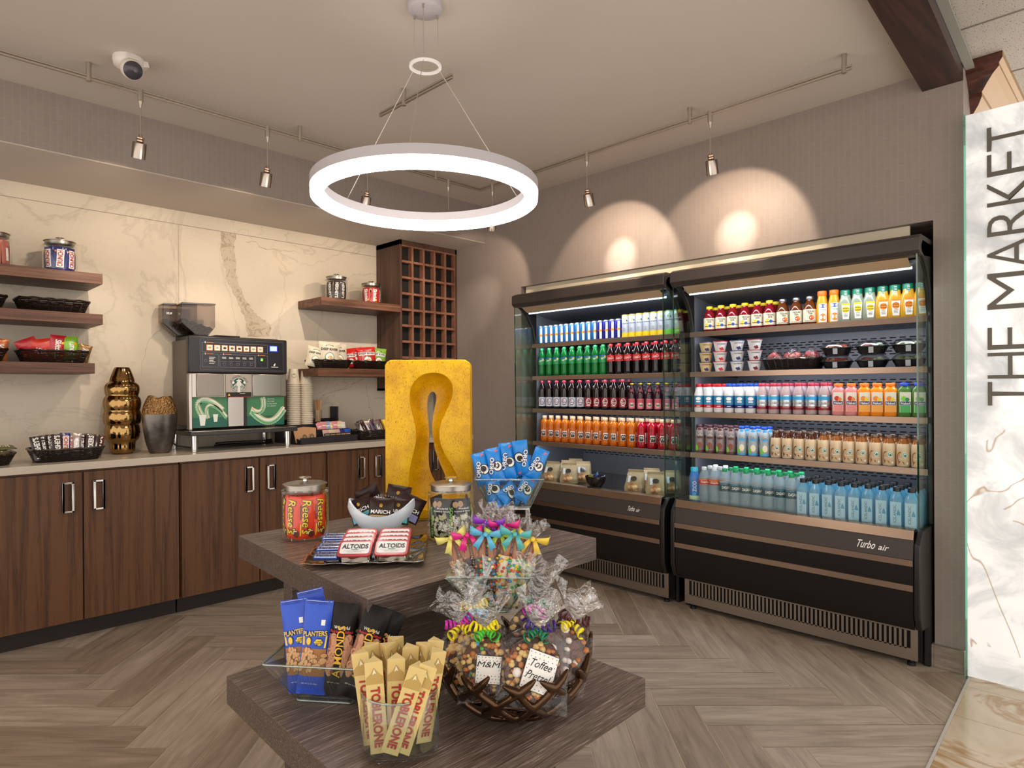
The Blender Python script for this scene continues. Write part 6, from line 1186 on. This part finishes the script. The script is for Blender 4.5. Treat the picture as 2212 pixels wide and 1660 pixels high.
def almonds(b, f, W, H):
    b.patch(-W*.46, -W*.14, -H*.26, H*.16, f, 5, 3, 8, .001); b.patch(W*.16, W*.46, -H*.26, H*.16, f, 5, 3, 8, .001)
    rg = random.Random(5)
    for sd in (-1, 1):
        for i in range(15):
            u = sd*W*.30+rg.uniform(-.006, .006); v = H*(.13-.41*i/15); 
            b.poly([(u+.010*math.cos(t)*.8, v+.0085*math.sin(t)*1.2) for t in [2*PI*j/9+.4*sd for j in range(9)]], f, 1, .0014); b.poly([(u+.0088*math.cos(t)*.8, v+.0076*math.sin(t)*1.2) for t in [2*PI*j/9+.4*sd for j in range(9)]], f, 0, .0018)
    b.text('ALMONDS', 0, -H*.02, H*.56, W*.30, f, 2, rot=90, off=.003, bold=.012); b.text('Wonderful', 0, H*.24, W*.6, H*.035, f, 3, off=.002, bold=.01); b.text('Roasted & Salted', 0, H*.195, W*.85, H*.03, f, 4, off=.002, bold=.015); b.text('NET WT 1.5 OZ (42g)', 0, -H*.36, W*.6, H*.018, f, 3, off=.002)
G = 'nut bags in the front left glass bowl'
PM = (PLB, CASH, CASHD, PYEL, WHITE, BLACK, NAVY, mat('cashew_ground', 'a8703c', .6), mat('blue_seal', '173f9c', .25)); AM = (BKA, ALM, ALMD, mat('almond_yellow', 'f0b81c', .4), WHITE, mat('almond_red', 'd8262c', .4), mat('almond_ground', '9a5c3c', .6))
for lab, lat, dep, z, rx, ry, H_, a in (('blue cashew bag at the left, leaning left', -.500, 1.560, .706, -10, -9, .215, 0), ('blue cashew bag second from left, upright', -.452, 1.535, .712, -8, 4, .215, 0), ('blue cashew bag mostly hidden behind the other two', -.470, 1.620, .716, -6, -13, .21, 0),
    ('black almond bag with upright yellow letters, front', -.392, 1.535, .707, -8, 6, .21, 1), ('black almond bag half hidden between the front two', -.368, 1.565, .690, -6, 9, .21, 1), ('black almond bag at the right, leaning right', -.330, 1.515, .708, -14, 18, .21, 1), ('black almond bag at the rear right corner', -.308, 1.545, .690, -10, 22, .21, 1)):
    barpack('nut_bag', lab, 'nut bag', view(lat, dep, z), (R(rx), R(ry), R(-46)), .068 if a == 0 else .064, H_, .010, AM if a else PM, almonds if a else planters, G, len(lab))
for lab, lat, c in (('folded blue bag lying on the bottom of the nut bowl', -.450, PLB), ('second folded blue bag at the bottom of the nut bowl', -.43, PLB)):
    barpack('nut_bag', lab, 'nut bag', view(lat, 1.60+.03*(lat > -.44), .600+.014*(lat > -.44)), (R(-88), 0, R(-40 if lat < -.44 else -55)), .065, .09, .009, (c, WHITE), lambda b, f, W, H: b.text('NET WT', 0, 0, W*.5, .006, f, 0, off=.002), G, 3)
# ------------------------------------------------------------------ cylinder of triangular chocolate boxes
cy = thing('glass_cylinder', 'clear glass cylinder packed with golden triangular chocolate boxes', 'glass cylinder', view(-.219, 1.338, LZ), 0)
b = B(); b.lathe([(0, 0), (.074, 0), (.079, .004), (.081, .014), (.081, .125), (.0795, .1275), (.077, .125), (.077, .016), (.070, .012), (0, .011)], 0, 64); b.build('cylinder_wall', cy, (glass('thick_glass', (.92, .95, .96), .05, 1.0),), 40)
b = B(); b.tube([(.0795*math.cos(2*PI*i/48), .0795*math.sin(2*PI*i/48), .1265) for i in range(48)], .0022, n=8, closed=True); b.build('rim', cy, (RIMG,), 60)
TBY = mat('toblerone_gold', 'd9c07e', .4); TBR = mat('toblerone_red', 'b5281e', .4); TBM = mat('mountain_print', 'b89a58', .45); TBS = mat('shadow_print', '8a7a5c', .5)
def tobl():
    t = thing('chocolate_box', '', 'chocolate box'); h = .187; s_ = .036; tri = [(-s_/2, -s_*.29), (s_/2, -s_*.29), (0, s_*.577)]
    b = B(); b.prism(tri, 0, h, 'z'); b.build('carton', t, (TBY,), bevel=.0008)
    for k in range(3):
        a = R(120*k); c, q = math.cos(a), math.sin(a)
        f = lambda u, v, o=0, c=c, q=q: (u*c+(s_*.29+o)*q, u*q-(s_*.29+o)*c, v)
        b = B(); b.text('TOBLERONE', 0, h*.40, h*.66, s_*.52, f, 1, rot=-90, off=.0009, bold=.05); b.text('TOBLERONE', .0006, h*.402, h*.655, s_*.50, f, 0, rot=-90, off=.0013, bold=.02)
        b.poly([(-s_*.46, h*.76), (s_*.46, h*.76), (s_*.46, h*.84), (s_*.22, h*.88), (.0, h*.94), (-s_*.2, h*.87), (-s_*.46, h*.83)], f, 2, .0006); b.poly([(-s_*.1, h*.86), (0, h*.925), (s_*.12, h*.87), (s_*.02, h*.88)], f, 3, .0009)
        b.build('printed_face', t, (TBR, TBS, TBM, CRM))
    return t
p = tobl(); p['group'] = 'triangular chocolate boxes in the cylinder'
base = Vector(view(-.219, 1.338, LZ+.0125))
spec = [(-.052, -.015, -8, 2, 'leftmost box, leaning left'), (-.034, -.042, -3, -5, 'front left box, nearly upright, lettering down its face'), (-.004, -.030, 1, -3, 'second front box, upright in the middle'), (-.012, -.054, 19, -8, 'front centre box crossing to the upper right'), (.012, -.052, 18, -6, 'right front box leaning strongly right'),
        (-.050, .018, -6, 6, 'left rear box'), (-.022, .02, -3, 4, 'rear box left of centre'), (.008, .012, 3, 3, 'rear box in the centre'), (.030, .020, 6, 5, 'rear box right of centre'), (.045, -.010, 10, 2, 'right box behind the leaning front one'), (.042, .038, 8, 8, 'rear right box showing a red end'), (-.015, .050, -2, 8, 'farthest rear box')]
for i, (lx, ly, tilt, back, pos) in enumerate(spec):
    loc = base+Vector(view(lx, ly, 0)); rot = Matrix.Rotation(R(-45), 4, 'Z') @ Matrix.Rotation(R(tilt), 4, 'Y') @ Matrix.Rotation(R(-back*.6), 4, 'X') @ Matrix.Rotation(R((0, 10, 8, 4, -4, 40, 65, 25, 80, 35, 15, 60)[i]), 4, 'Z')
    loc.z += .0185*abs(math.sin(R(tilt)))*1.2+.003
    L = 'golden triangular chocolate box, '+pos
    if i == 0: p.location = loc; p.rotation_euler = rot.to_euler(); p['label'] = L
    else: dup(p, loc, rot.to_euler(), L)
# ------------------------------------------------------------------ bronze branch bowl
bz = thing('branch_bowl', 'large openwork bronze bowl of interlaced branches, full of wrapped candy bark', 'bowl', view(.019, 1.512, LZ), 0)
b = B(); rg = random.Random(21)
def bs(a, s_):   # point on the bowl surface: s 0 base .. 1 rim
    r = .062+(.176-.062)*math.sin(s_*PI/2)**.85; return Vector((r*math.cos(a), r*math.sin(a), .012+.135*(1-math.cos(s_*PI/2*.98))**.9))
NB = 12; nodes = {}
rows_ = [.08, .34, .58, .79]
for j, s_ in enumerate(rows_):
    for i in range(NB): nodes[j, i] = (2*PI*(i+.5*(j % 2))/NB+rg.uniform(-.07, .07), s_+rg.uniform(-.035, .035))
def seg(n0, n1, r0, r1, bend=.0):
    pts = []
    d = (n1[0]-n0[0]+PI) % (2*PI)-PI
    for k in range(7): t = k/6; pts.append(bs(n0[0]+d*t+bend*math.sin(t*PI), n0[1]+(n1[1]-n0[1])*t))
    b.tube(pts, [r0+(r1-r0)*k/6 for k in range(7)], n=8)
for j in range(3):
    for i in range(NB):
        o = j % 2; seg(nodes[j, i], nodes[j+1, i], .0098, .0088, rg.uniform(-.03, .03)); seg(nodes[j, i], nodes[j+1, (i+(1 if o else -1)) % NB], .0098, .0088, rg.uniform(-.03, .03))
for i in range(NB):     # pointed antler tips above the last ring, in pairs that join
    n0 = nodes[3, i]; tip = .97+.08*rg.random()+(.22 if i in (0, 10, 11) else 0); a = n0[0]
    def up(a_, s_): p_ = bs(a_, min(s_, 1)); p_.z += max(0, s_-1)*.20; p_.x *= 1+max(0, s_-1)*.12; p_.y *= 1+max(0, s_-1)*.12; return p_
    for sg_ in (-1, 1):
        pts = [up(a+sg_*.20*(k/7)**.8, n0[1]+(tip-n0[1]-(0.06 if sg_ < 0 else 0))*(k/7)) for k in range(8)]; b.tube(pts, [.0100-.0062*(k/7)**2 for k in range(8)], n=8)
b.lathe([(0, .004), (.058, .004), (.066, .010), (.066, .020), (.058, .024), (0, .024)], 0, 40)
o = b.build('branch_lattice', bz, (mat('bronze_glaze', '4f3a2a', .13, .85),), 80); q = o.modifiers.new('r', 'REMESH'); q.mode = 'VOXEL'; q.voxel_size = .0024; q.use_smooth_shade = True; q = o.modifiers.new('sm', 'SMOOTH'); q.iterations = 8; q.factor = .6
# ------------------------------------------------------------------ cellophane bags of candy bark
CEL = glass('cellophane', (.98, .98, .99), .14, .95, .12, 1.0, bscale=22); CEL2 = glass('cellophane_clear', (.985, .985, .99), .03, .5, .05, .6, bscale=18)
CHOC = mat('dark_bark', '3a2018', .3); setcol(CHOC, ramp(CHOC, noise(CHOC, coord(CHOC), 45, 3, .6, 1), [(.35, '24120d'), (.5, '4a2a1e'), (.65, '6b4230')]))
POP = mat('popcorn', 'd9b878', .55); NUTT = mat('toffee_nut', 'b5713c', .4); MARSH = mat('marshmallow', 'ece6de', .6)
CAND = [mat('candy_blue', '2aa0e0', .2), mat('candy_red', 'd8302a', .2), mat('candy_green', '3cb44a', .2), mat('candy_yellow', 'f4d020', .2), mat('candy_orange', 'f07a22', .2)]
def ruffle(b, r0, h, r1, seed, m=0, n=40, T=None):
    rg = random.Random(seed); ph = [rg.uniform(0, 6.28) for _ in range(4)]; vs = []; L_ = 7
    for j in range(L_+1):
        t = j/L_
        for i in range(n):
            a = 2*PI*i/n; w_ = t*(.26*math.sin(5*a+ph[0])+.20*math.sin(9*a+ph[1])+.10*math.sin(16*a+ph[2])); r = r0+(r1-r0)*t**1.1*(1+w_); vs.append((r*math.cos(a), .55*r*math.sin(a), h*t*(1+.22*t*math.sin(3*a+ph[3])+.10*t*math.sin(8*a))))
    b.add(vs, [(j*n+i, j*n+(i+1) % n, (j+1)*n+(i+1) % n, (j+1)*n+i) for j in range(L_) for i in range(n)], m, T)
def curl(b, p0, dirx, r, turns, length, m=0, wd=.005, seed=0):
    k = int(turns*14); vs = []; d = Vector(dirx).normalized(); u_ = d.cross(Vector((0, 1, .3))).normalized(); v_ = d.cross(u_)
    for i in range(k+1):
        t = i/k; c_ = Vector(p0)+d*length*t+u_*r*math.cos(2*PI*turns*t)*(.5+t)+v_*r*math.sin(2*PI*turns*t)*(.5+t); vs += [c_-d*wd/2, c_+d*wd/2]
    b.add(vs, [(2*i, 2*i+1, 2*i+3, 2*i+2) for i in range(k)], m)
def bark(label, lat, dep, z, rx, ry, rz, mix_, rib, tagtxt=None, seed=0, W=.115, H=.125, wrapH=.075):
    t = thing('candy_bark_bag', label, 'bag of candy bark', view(lat, dep, z), 0, 'cellophane bags of candy bark', rot=(R(rx), R(ry), R(rz))); rg = random.Random(seed)
    b = B(); out = [(W/2*.93*math.cos(a)*(1 if abs(math.cos(a)) < .8 else .98), (H*.46)*math.sin(a)) for a in [2*PI*i/20 for i in range(20)]]; out = [(x*(1+rg.uniform(-.04, .04)), z_*(1+rg.uniform(-.04, .04))) for x, z_ in out]
    b.prism(out, -.008, .008, 'y'); b.build('bark_slab', t, (CHOC,), bevel=.004)
    b = B(); mats = [m for m, c in mix_]
    for mi, (m, c) in enumerate(mix_):
        for _ in range(c):
            a = rg.uniform(0, 2*PI); q = math.sqrt(rg.random())*.92; s_ = .0052 if m in CAND else (.010 if m is MARSH else .0066); r_ = s_*rg.uniform(.75, 1.25)
            b.ball((W/2*q*math.cos(a)*.95, -.0085-rg.uniform(0, .003) if rg.random() < .85 else .008, H*.45*q*math.sin(a)), r_, mi, 7, 4, (1, .6 if m in CAND else .8, rg.uniform(.6, 1)))
    tag(b.build('topping_bits', t, mats, 70), kind='stuff')
    b = B(); fn = b.pouch(W*1.12, H*1.08, .017, 0, seed, nu=14, nv=16, T=None); n0 = len(b.v)
    for i, v in enumerate(b.v):
        if v[2] > H*.38: k_ = (v[2]-H*.38)/(H*.16); b.v[i] = (v[0]*(1-.72*min(1, k_)), v[1], v[2]+.012*k_)
    b.build('cellophane_bag', t, (CEL2,), 80)
    b = B(); ruffle(b, .012, wrapH, .052, seed+5, T=TR((0, 0, H*.56))); b.build('cellophane_top', t, (CEL,), 80)
    b = B()
    for i, m in enumerate(rib):
        for s_ in (-1, 1): curl(b, (0, -.014, H*.54), (s_*(.8+.4*i), -.6, .35 if i % 2 else -.7), .0085, 2.6+.8*rg.random(), .030+.010*rg.random(), i, .0065)
    b.ball((0, 0, H*.56), .012, 0, 10, 6, (1, .9, .5)); b.build('curled_ribbon', t, rib, 60, solid=.0005)
    if tagtxt:
        b = B(); F_ = flat(-.020, tagtxt[2], tagtxt[3]); tw, th = tagtxt[4]; b.add([F_(-tw/2, -th/2), F_(tw/2, -th/2), F_(tw/2, th/2), F_(-tw/2, th/2)], [(0, 1, 2, 3)], 0)
        rot_ = tagtxt[5]
        for iy in range(9):
            for ix in range(7):
                u_, v_ = (-.42+.14*ix)*tw, (-.43+.107*iy)*th
                if abs(v_) < th*.30 and iy not in (1, 2) and abs(u_) < tw*.36: continue
                b.disc(u_+(.07*tw if iy % 2 else 0)*.5, v_, .0011, .0011, F_, 2+(iy+ix) % 4, n=6, off=.0006)
        for k, line in enumerate(tagtxt[0]): b.text(line, 0, th*(.18-.30*k), tw*tagtxt[1][k], th*.20, F_, 1, off=.0008, shear=.35)
        for q in ((-tw/2, tw/2, th/2-.0012, th/2), (-tw/2, tw/2, -th/2, -th/2+.0012), (-tw/2, -tw/2+.0012, -th/2, th/2), (tw/2-.0012, tw/2, -th/2, th/2)): b.patch(q[0], q[1], q[2], q[3], F_, 1, 1, 1, .0007)
        o = b.build('paper_tag', t, (WHITE, BLACK, NAVY, RED, DGRN, TEAL_)); o.rotation_euler = (0, R(rot_), 0)
    return t
TEAL_ = mat('dot_teal', '3a9aa0', .4)
RB = dict(g=mat('ribbon_green', '4ec43a', .25), y=mat('ribbon_yellow', 'f0de1c', .25), p=mat('ribbon_purple', '3c2478', .25), m=mat('ribbon_magenta', 'c42aa8', .25), t=mat('ribbon_teal', '127a52', .25), b=mat('ribbon_blue', '6ab8e0', .3), w=mat('ribbon_maroon', '4e1c2c', .3))
# bowl centre: lateral .019, depth 1.512
bark('bag of caramel popcorn bark at the left of the bronze bowl', -.086, 1.478, .705, -28, -16, -45, ((POP, 130), (NUTT, 25)), (RB['y'], RB['m']), None, 1, W=.12, H=.135)
bark('bag of bark with coloured candies and a small white dotted tag', -.040, 1.432, .708, -30, -4, -45, ((POP, 75), (CAND[0], 10), (CAND[1], 4), (CAND[2], 4), (NUTT, 30)), (RB['g'], RB['y']), (('M&M',), (.85,), .004, -.010, (.056, .058), 8), 2, W=.125, H=.135)
bark('bag of toffee pretzel bark with a large white dotted tag', .060, 1.398, .712, -30, 8, -45, ((POP, 70), (NUTT, 60), (MARSH, 4)), (RB['t'], RB['p']), (('Toffee', 'Pretzel'), (.72, .72), .012, -.002, (.068, .082), 12), 3, W=.14, H=.15)
bark('bag of dark bark with white marshmallows at the right', .130, 1.465, .718, -26, 20, -45, ((MARSH, 14), (NUTT, 10)), (RB['y'], RB['w']), None, 4, W=.12, H=.135)
bark('bag of bark at the back left, blue ribbon', -.060, 1.545, .730, -14, -10, -45, ((POP, 20), (NUTT, 10)), (RB['b'], RB['y']), None, 5, wrapH=.09)
bark('bag of bark at the back right with magenta ribbon', .060, 1.560, .735, -12, 10, -45, ((POP, 20), (NUTT, 10)), (RB['m'], RB['t']), None, 6, wrapH=.095)
# ------------------------------------------------------------------ glass bowl of dipped pretzel bags on a slim stand
PBc = (-.036, 1.672)
sqbowl('square glass bowl of dipped pretzel bags between the two tables', view(PBc[0], PBc[1], .760), -47, .108, .050, .104)
b = B(); b.lathe([(0, 0), (.022, 0), (.022, .004), (.008, .008), (.008, .170), (.022, .1785), (0, .1785)], 0, 20); tag(b.build('bowl_stand', None, (STEEL,), 40, loc=view(PBc[0], 1.692+.012, LZ)), 'slim metal stand under the square glass bowl of dipped pretzels', 'stand')
PRZ = mat('pretzel_brown', '9a5a2c', .3); DRK = mat('dark_dip', '38201a', .3); WDP = mat('white_dip', 'e2d6bc', .35); CHIPS = mat('peanut_chip', 'b98a5e', .4); CHIPD = mat('choc_chip', '4a2a20', .35)
def bow(b, c, w_, m, tail=1, rz=0):
    T = TR(c, 0, 0, rz)
    for s_ in (-1, 1):
        n_ = 8; vs = []
        for k in range(n_+1):
            t = k/n_; u = s_*w_*(.08+.92*math.sin(t*PI/2)) ; hh = w_*(.10+.42*math.sin(min(t*1.25, 1)*PI*.55)); yb_ = -.010*math.sin(t*PI); vs += [(u, yb_-.004, -hh*.5+w_*.22*t), (u, yb_-.012*math.sin(t*PI), hh*.5+w_*.22*t)]
        b.add(vs, [(2*i, 2*i+2, 2*i+3, 2*i+1) for i in range(n_)], m, T)
        b.add([(0, -.004, 0), (s_*w_*.25, -.008, -.002), (s_*w_*(.75), -.006, -w_*.75), (s_*w_*.52, -.008, -w_*.82), (s_*w_*.40, -.006, -w_*1.05*tail)], [(0, 1, 2, 3, 4)], m, T)
    b.ball((0, -.008, 0), w_*.16, m, 8, 6, T=T)
def pretz(label, lat, dep, z, ry, rx, dip, chips, bowc, seed, spr=False, rz=-45, h=.172):
    t = thing('pretzel_bag', label, 'bag of dipped pretzels', view(lat, dep, z), 0, 'bags of dipped pretzel rods', rot=(R(rx), R(ry), R(rz))); rg = random.Random(seed)
    for dx in (-.0135, .0135): b = B(); b.tube([(dx, 0, .02), (dx*1.02, .0, h*.5), (dx*.7, 0, h)], [.0105, .010, .009], n=10); b.build('pretzel_rod', t, (PRZ,), 60)
    b = B(); b.tube([(-.0135, 0, 0), (-.0135, 0, .01), (-.0135, 0, h*.72)], [.009, .0138, .013], n=12).tube([(.0135, 0, 0), (.0135, 0, .01), (.0135, 0, h*.70)], [.009, .0138, .013], n=12); b.build('dipped_coating', t, (dip,), 60)
    b = B()
    for k in range(95):
        dx = rg.choice((-.0135, .0135)); a = rg.uniform(-PI, 0); zz = rg.uniform(.004, h*.71)
        if spr: b.tube([(dx+.0145*math.cos(a), .0145*math.sin(a), zz), (dx+.0155*math.cos(a+.2), .0165*math.sin(a), zz+rg.uniform(-.007, .007))], .0011, k % 2, n=4)
        else: b.ball((dx+.0148*math.cos(a), .0148*math.sin(a), zz), .0046 if len(chips) > 2 else .0052, k % len(chips), 7, 4, (1, .7, .8))
    tag(b.build('topping_bits', t, chips, 70), kind='stuff')
    b = B(); b.lathe([(.026, -.004), (.034, .01), (.034, h*.7), (.020, h*.95), (.009, h*1.06)], 0, 18, sy=.62, mod=lambda a, z: 1+.05*math.sin(5*a+z*70)); b.f = b.f[:-2]; b.m = b.m[:-2]; b.build('cellophane_bag', t, (CEL2,), 80)
    b = B(); ruffle(b, .008, .045, .026, seed+9, T=TR((0, 0, h*1.05))); b.build('cellophane_top', t, (CEL,), 80)
    b = B(); bow(b, (0, -.014, h*1.06), .041, 0, 1, rg.uniform(-12, 12)); b.build('ribbon_bow', t, (bowc,), 60, solid=.0006)
PKB = mat('satin_pink', 'e0308a', .25); YLB = mat('satin_yellow', 'e6dc7a', .35); BLB = mat('satin_blue', '62b8dc', .25); TLB = mat('satin_teal', '5ab4b8', .3); LMB = mat('satin_lime', 'a8cf4e', .3); PPB = mat('satin_purple', '8a3ac0', .25); YOB = mat('satin_gold', 'ecc94a', .3)
c0, d0 = PBc
for lab, la, de, ry, rx, dip, ch, bw_, sp, dz in (('pretzel bag with peanut chips and yellow bow, leaning far left', -.068, -.020, -20, -6, WDP, (CHIPS, CHIPS), YLB, False, 0), ('pretzel bag with white drizzle and pink bow', -.045, -.034, -11, -8, DRK, (MARSH, CHIPD), PKB, True, 0),
    ('pretzel bag with coloured candies and sky blue bow, centre', -.012, -.046, -2, -9, DRK, tuple(CAND), BLB, False, 0), ('pretzel bag with caramel chips and lime bow', .022, -.030, 3, -8, DRK, (CHIPS, NUTT), LMB, False, -.004), ('white dipped pretzel bag with coloured candies and large teal bow', .048, -.046, 11, -8, WDP, tuple(CAND), TLB, False, .004), ('pretzel bag with gold bow, leaning far right', .070, -.022, 22, -4, WDP, (CAND[3], CAND[2], CHIPD), YOB, False, 0),
    ('taller pretzel bag with purple bow at the back', -.015, .030, 1, 4, DRK, (CHIPS, CHIPD), PPB, False, .030), ('taller pretzel bag with pink bow at the back', .020, .034, 7, 5, DRK, (CHIPD, MARSH), PKB, False, .024)):
    pretz(lab, c0+la*.55, d0+de*.75, .7685+dz, ry, rx, dip, ch, bw_, len(lab), sp)
# ------------------------------------------------------------------ blue cookie packs in a raised glass bowl
ob = sqbowl('raised square glass bowl of bright blue cookie packs on a wire stand', view(.017, 2.262, .918), -45, .118, .072, .102)
st = thing('bowl_stand', 'chrome wire stand under the bowl of blue cookie packs', 'stand', view(.017, 2.262, TZ), -45)
for sx, sy in ((-1, -1), (1, -1), (1, 1), (-1, 1)): b = B(); b.box(sx*.062-.006, sx*.062+.006, sy*.062-.0015, sy*.062+.0015, 0, .086); b.build('leg', st, (CHROME,), bevel=.0008)
b = B(); b.tube([(x, y, .088) for x, y in rrect(.134, .134, .01)], .003, closed=True); b.build('top_frame', st, (CHROME,), 60)
ORB = mat('oreo_blue', '1a86dc', .38, coat=.15); ORN = mat('oreo_navy', '1a4aa8', .25, coat=.5); CKB = mat('cookie_black', '241a18', .4)
def oreo(b, f, W, H):
    b.disc(W*.16, -H*.05, W*.34, W*.36, f, 1, off=.0016, n=22); b.disc(W*.16, -H*.05, W*.29, W*.30, f, 0, off=.0022, n=22); b.disc(W*.12, -H*.03, W*.20, W*.20, f, 1, off=.0028, n=22); b.disc(W*.12, -H*.03, W*.12, W*.12, f, 4, off=.0032, n=12, rin=.7)
    b.text('OREO', -W*.22, -.002, H*.50, W*.33, f, 2, rot=75, off=.0036, bold=.085); b.text('OREO', -W*.22, -.002, H*.48, W*.29, f, 0, rot=75, off=.0044, bold=.03); b.poly([(W*.1, H*.33), (W*.40, H*.40), (W*.18, H*.44)], f, 3, .0018)
G = 'blue cookie packs in the raised bowl'
OM = (ORB, WHITE, CKB, NAVY, mat('oreo_pink', 'd86a7a', .35), mat('cookie_relief', '4a3c38', .5))
def opack(lab, la, de, z, rx, ry, rz, W=.052, H=.108, flip=0): barpack('cookie_pack', lab, 'cookie pack', view(.017+la, 2.262+de, z), (R(rx), R(ry+flip), R(rz)), W, H, .016, OM, oreo, G, len(lab) % 9)
opack('blue cookie pack at the far left, leaning left', -.095, -.015, 1.045, -12, -16, -45, H=.115)
opack('blue cookie pack second from left', -.050, -.020, 1.058, -10, -11, -45, H=.12)
opack('blue cookie pack in the middle, upright', -.006, -.010, 1.072, -8, -6, -45, H=.125)
opack('blue cookie pack right of the middle, upside down, topmost', .042, -.016, 1.082, -8, -7, -45, H=.125, flip=180)
opack('blue cookie pack leaning out at the far right', .096, -.005, 1.058, -8, 22, -45, H=.115)
opack('blue cookie pack lying in the bowl, lower left', -.055, -.050, .975, -35, -12, -45, H=.085); opack('blue cookie pack lying in the bowl, lower middle', -.005, -.055, .968, -45, 50, -45, H=.09)
opack('blue cookie pack lying in the bowl, lower right', .052, -.045, .978, -30, 30, -45, H=.09); opack('blue cookie pack on its side across the bowl bottom', -.018, -.035, .943, -60, 88, -45, H=.10); opack('blue cookie pack low at the right side of the bowl', .035, -.020, .950, -55, 95, -30, H=.09)
opack('blue cookie pack hidden at the back left', -.035, .050, 1.03, 6, -8, -45); opack('blue cookie pack hidden at the back right', .045, .050, 1.035, 6, 8, -45)
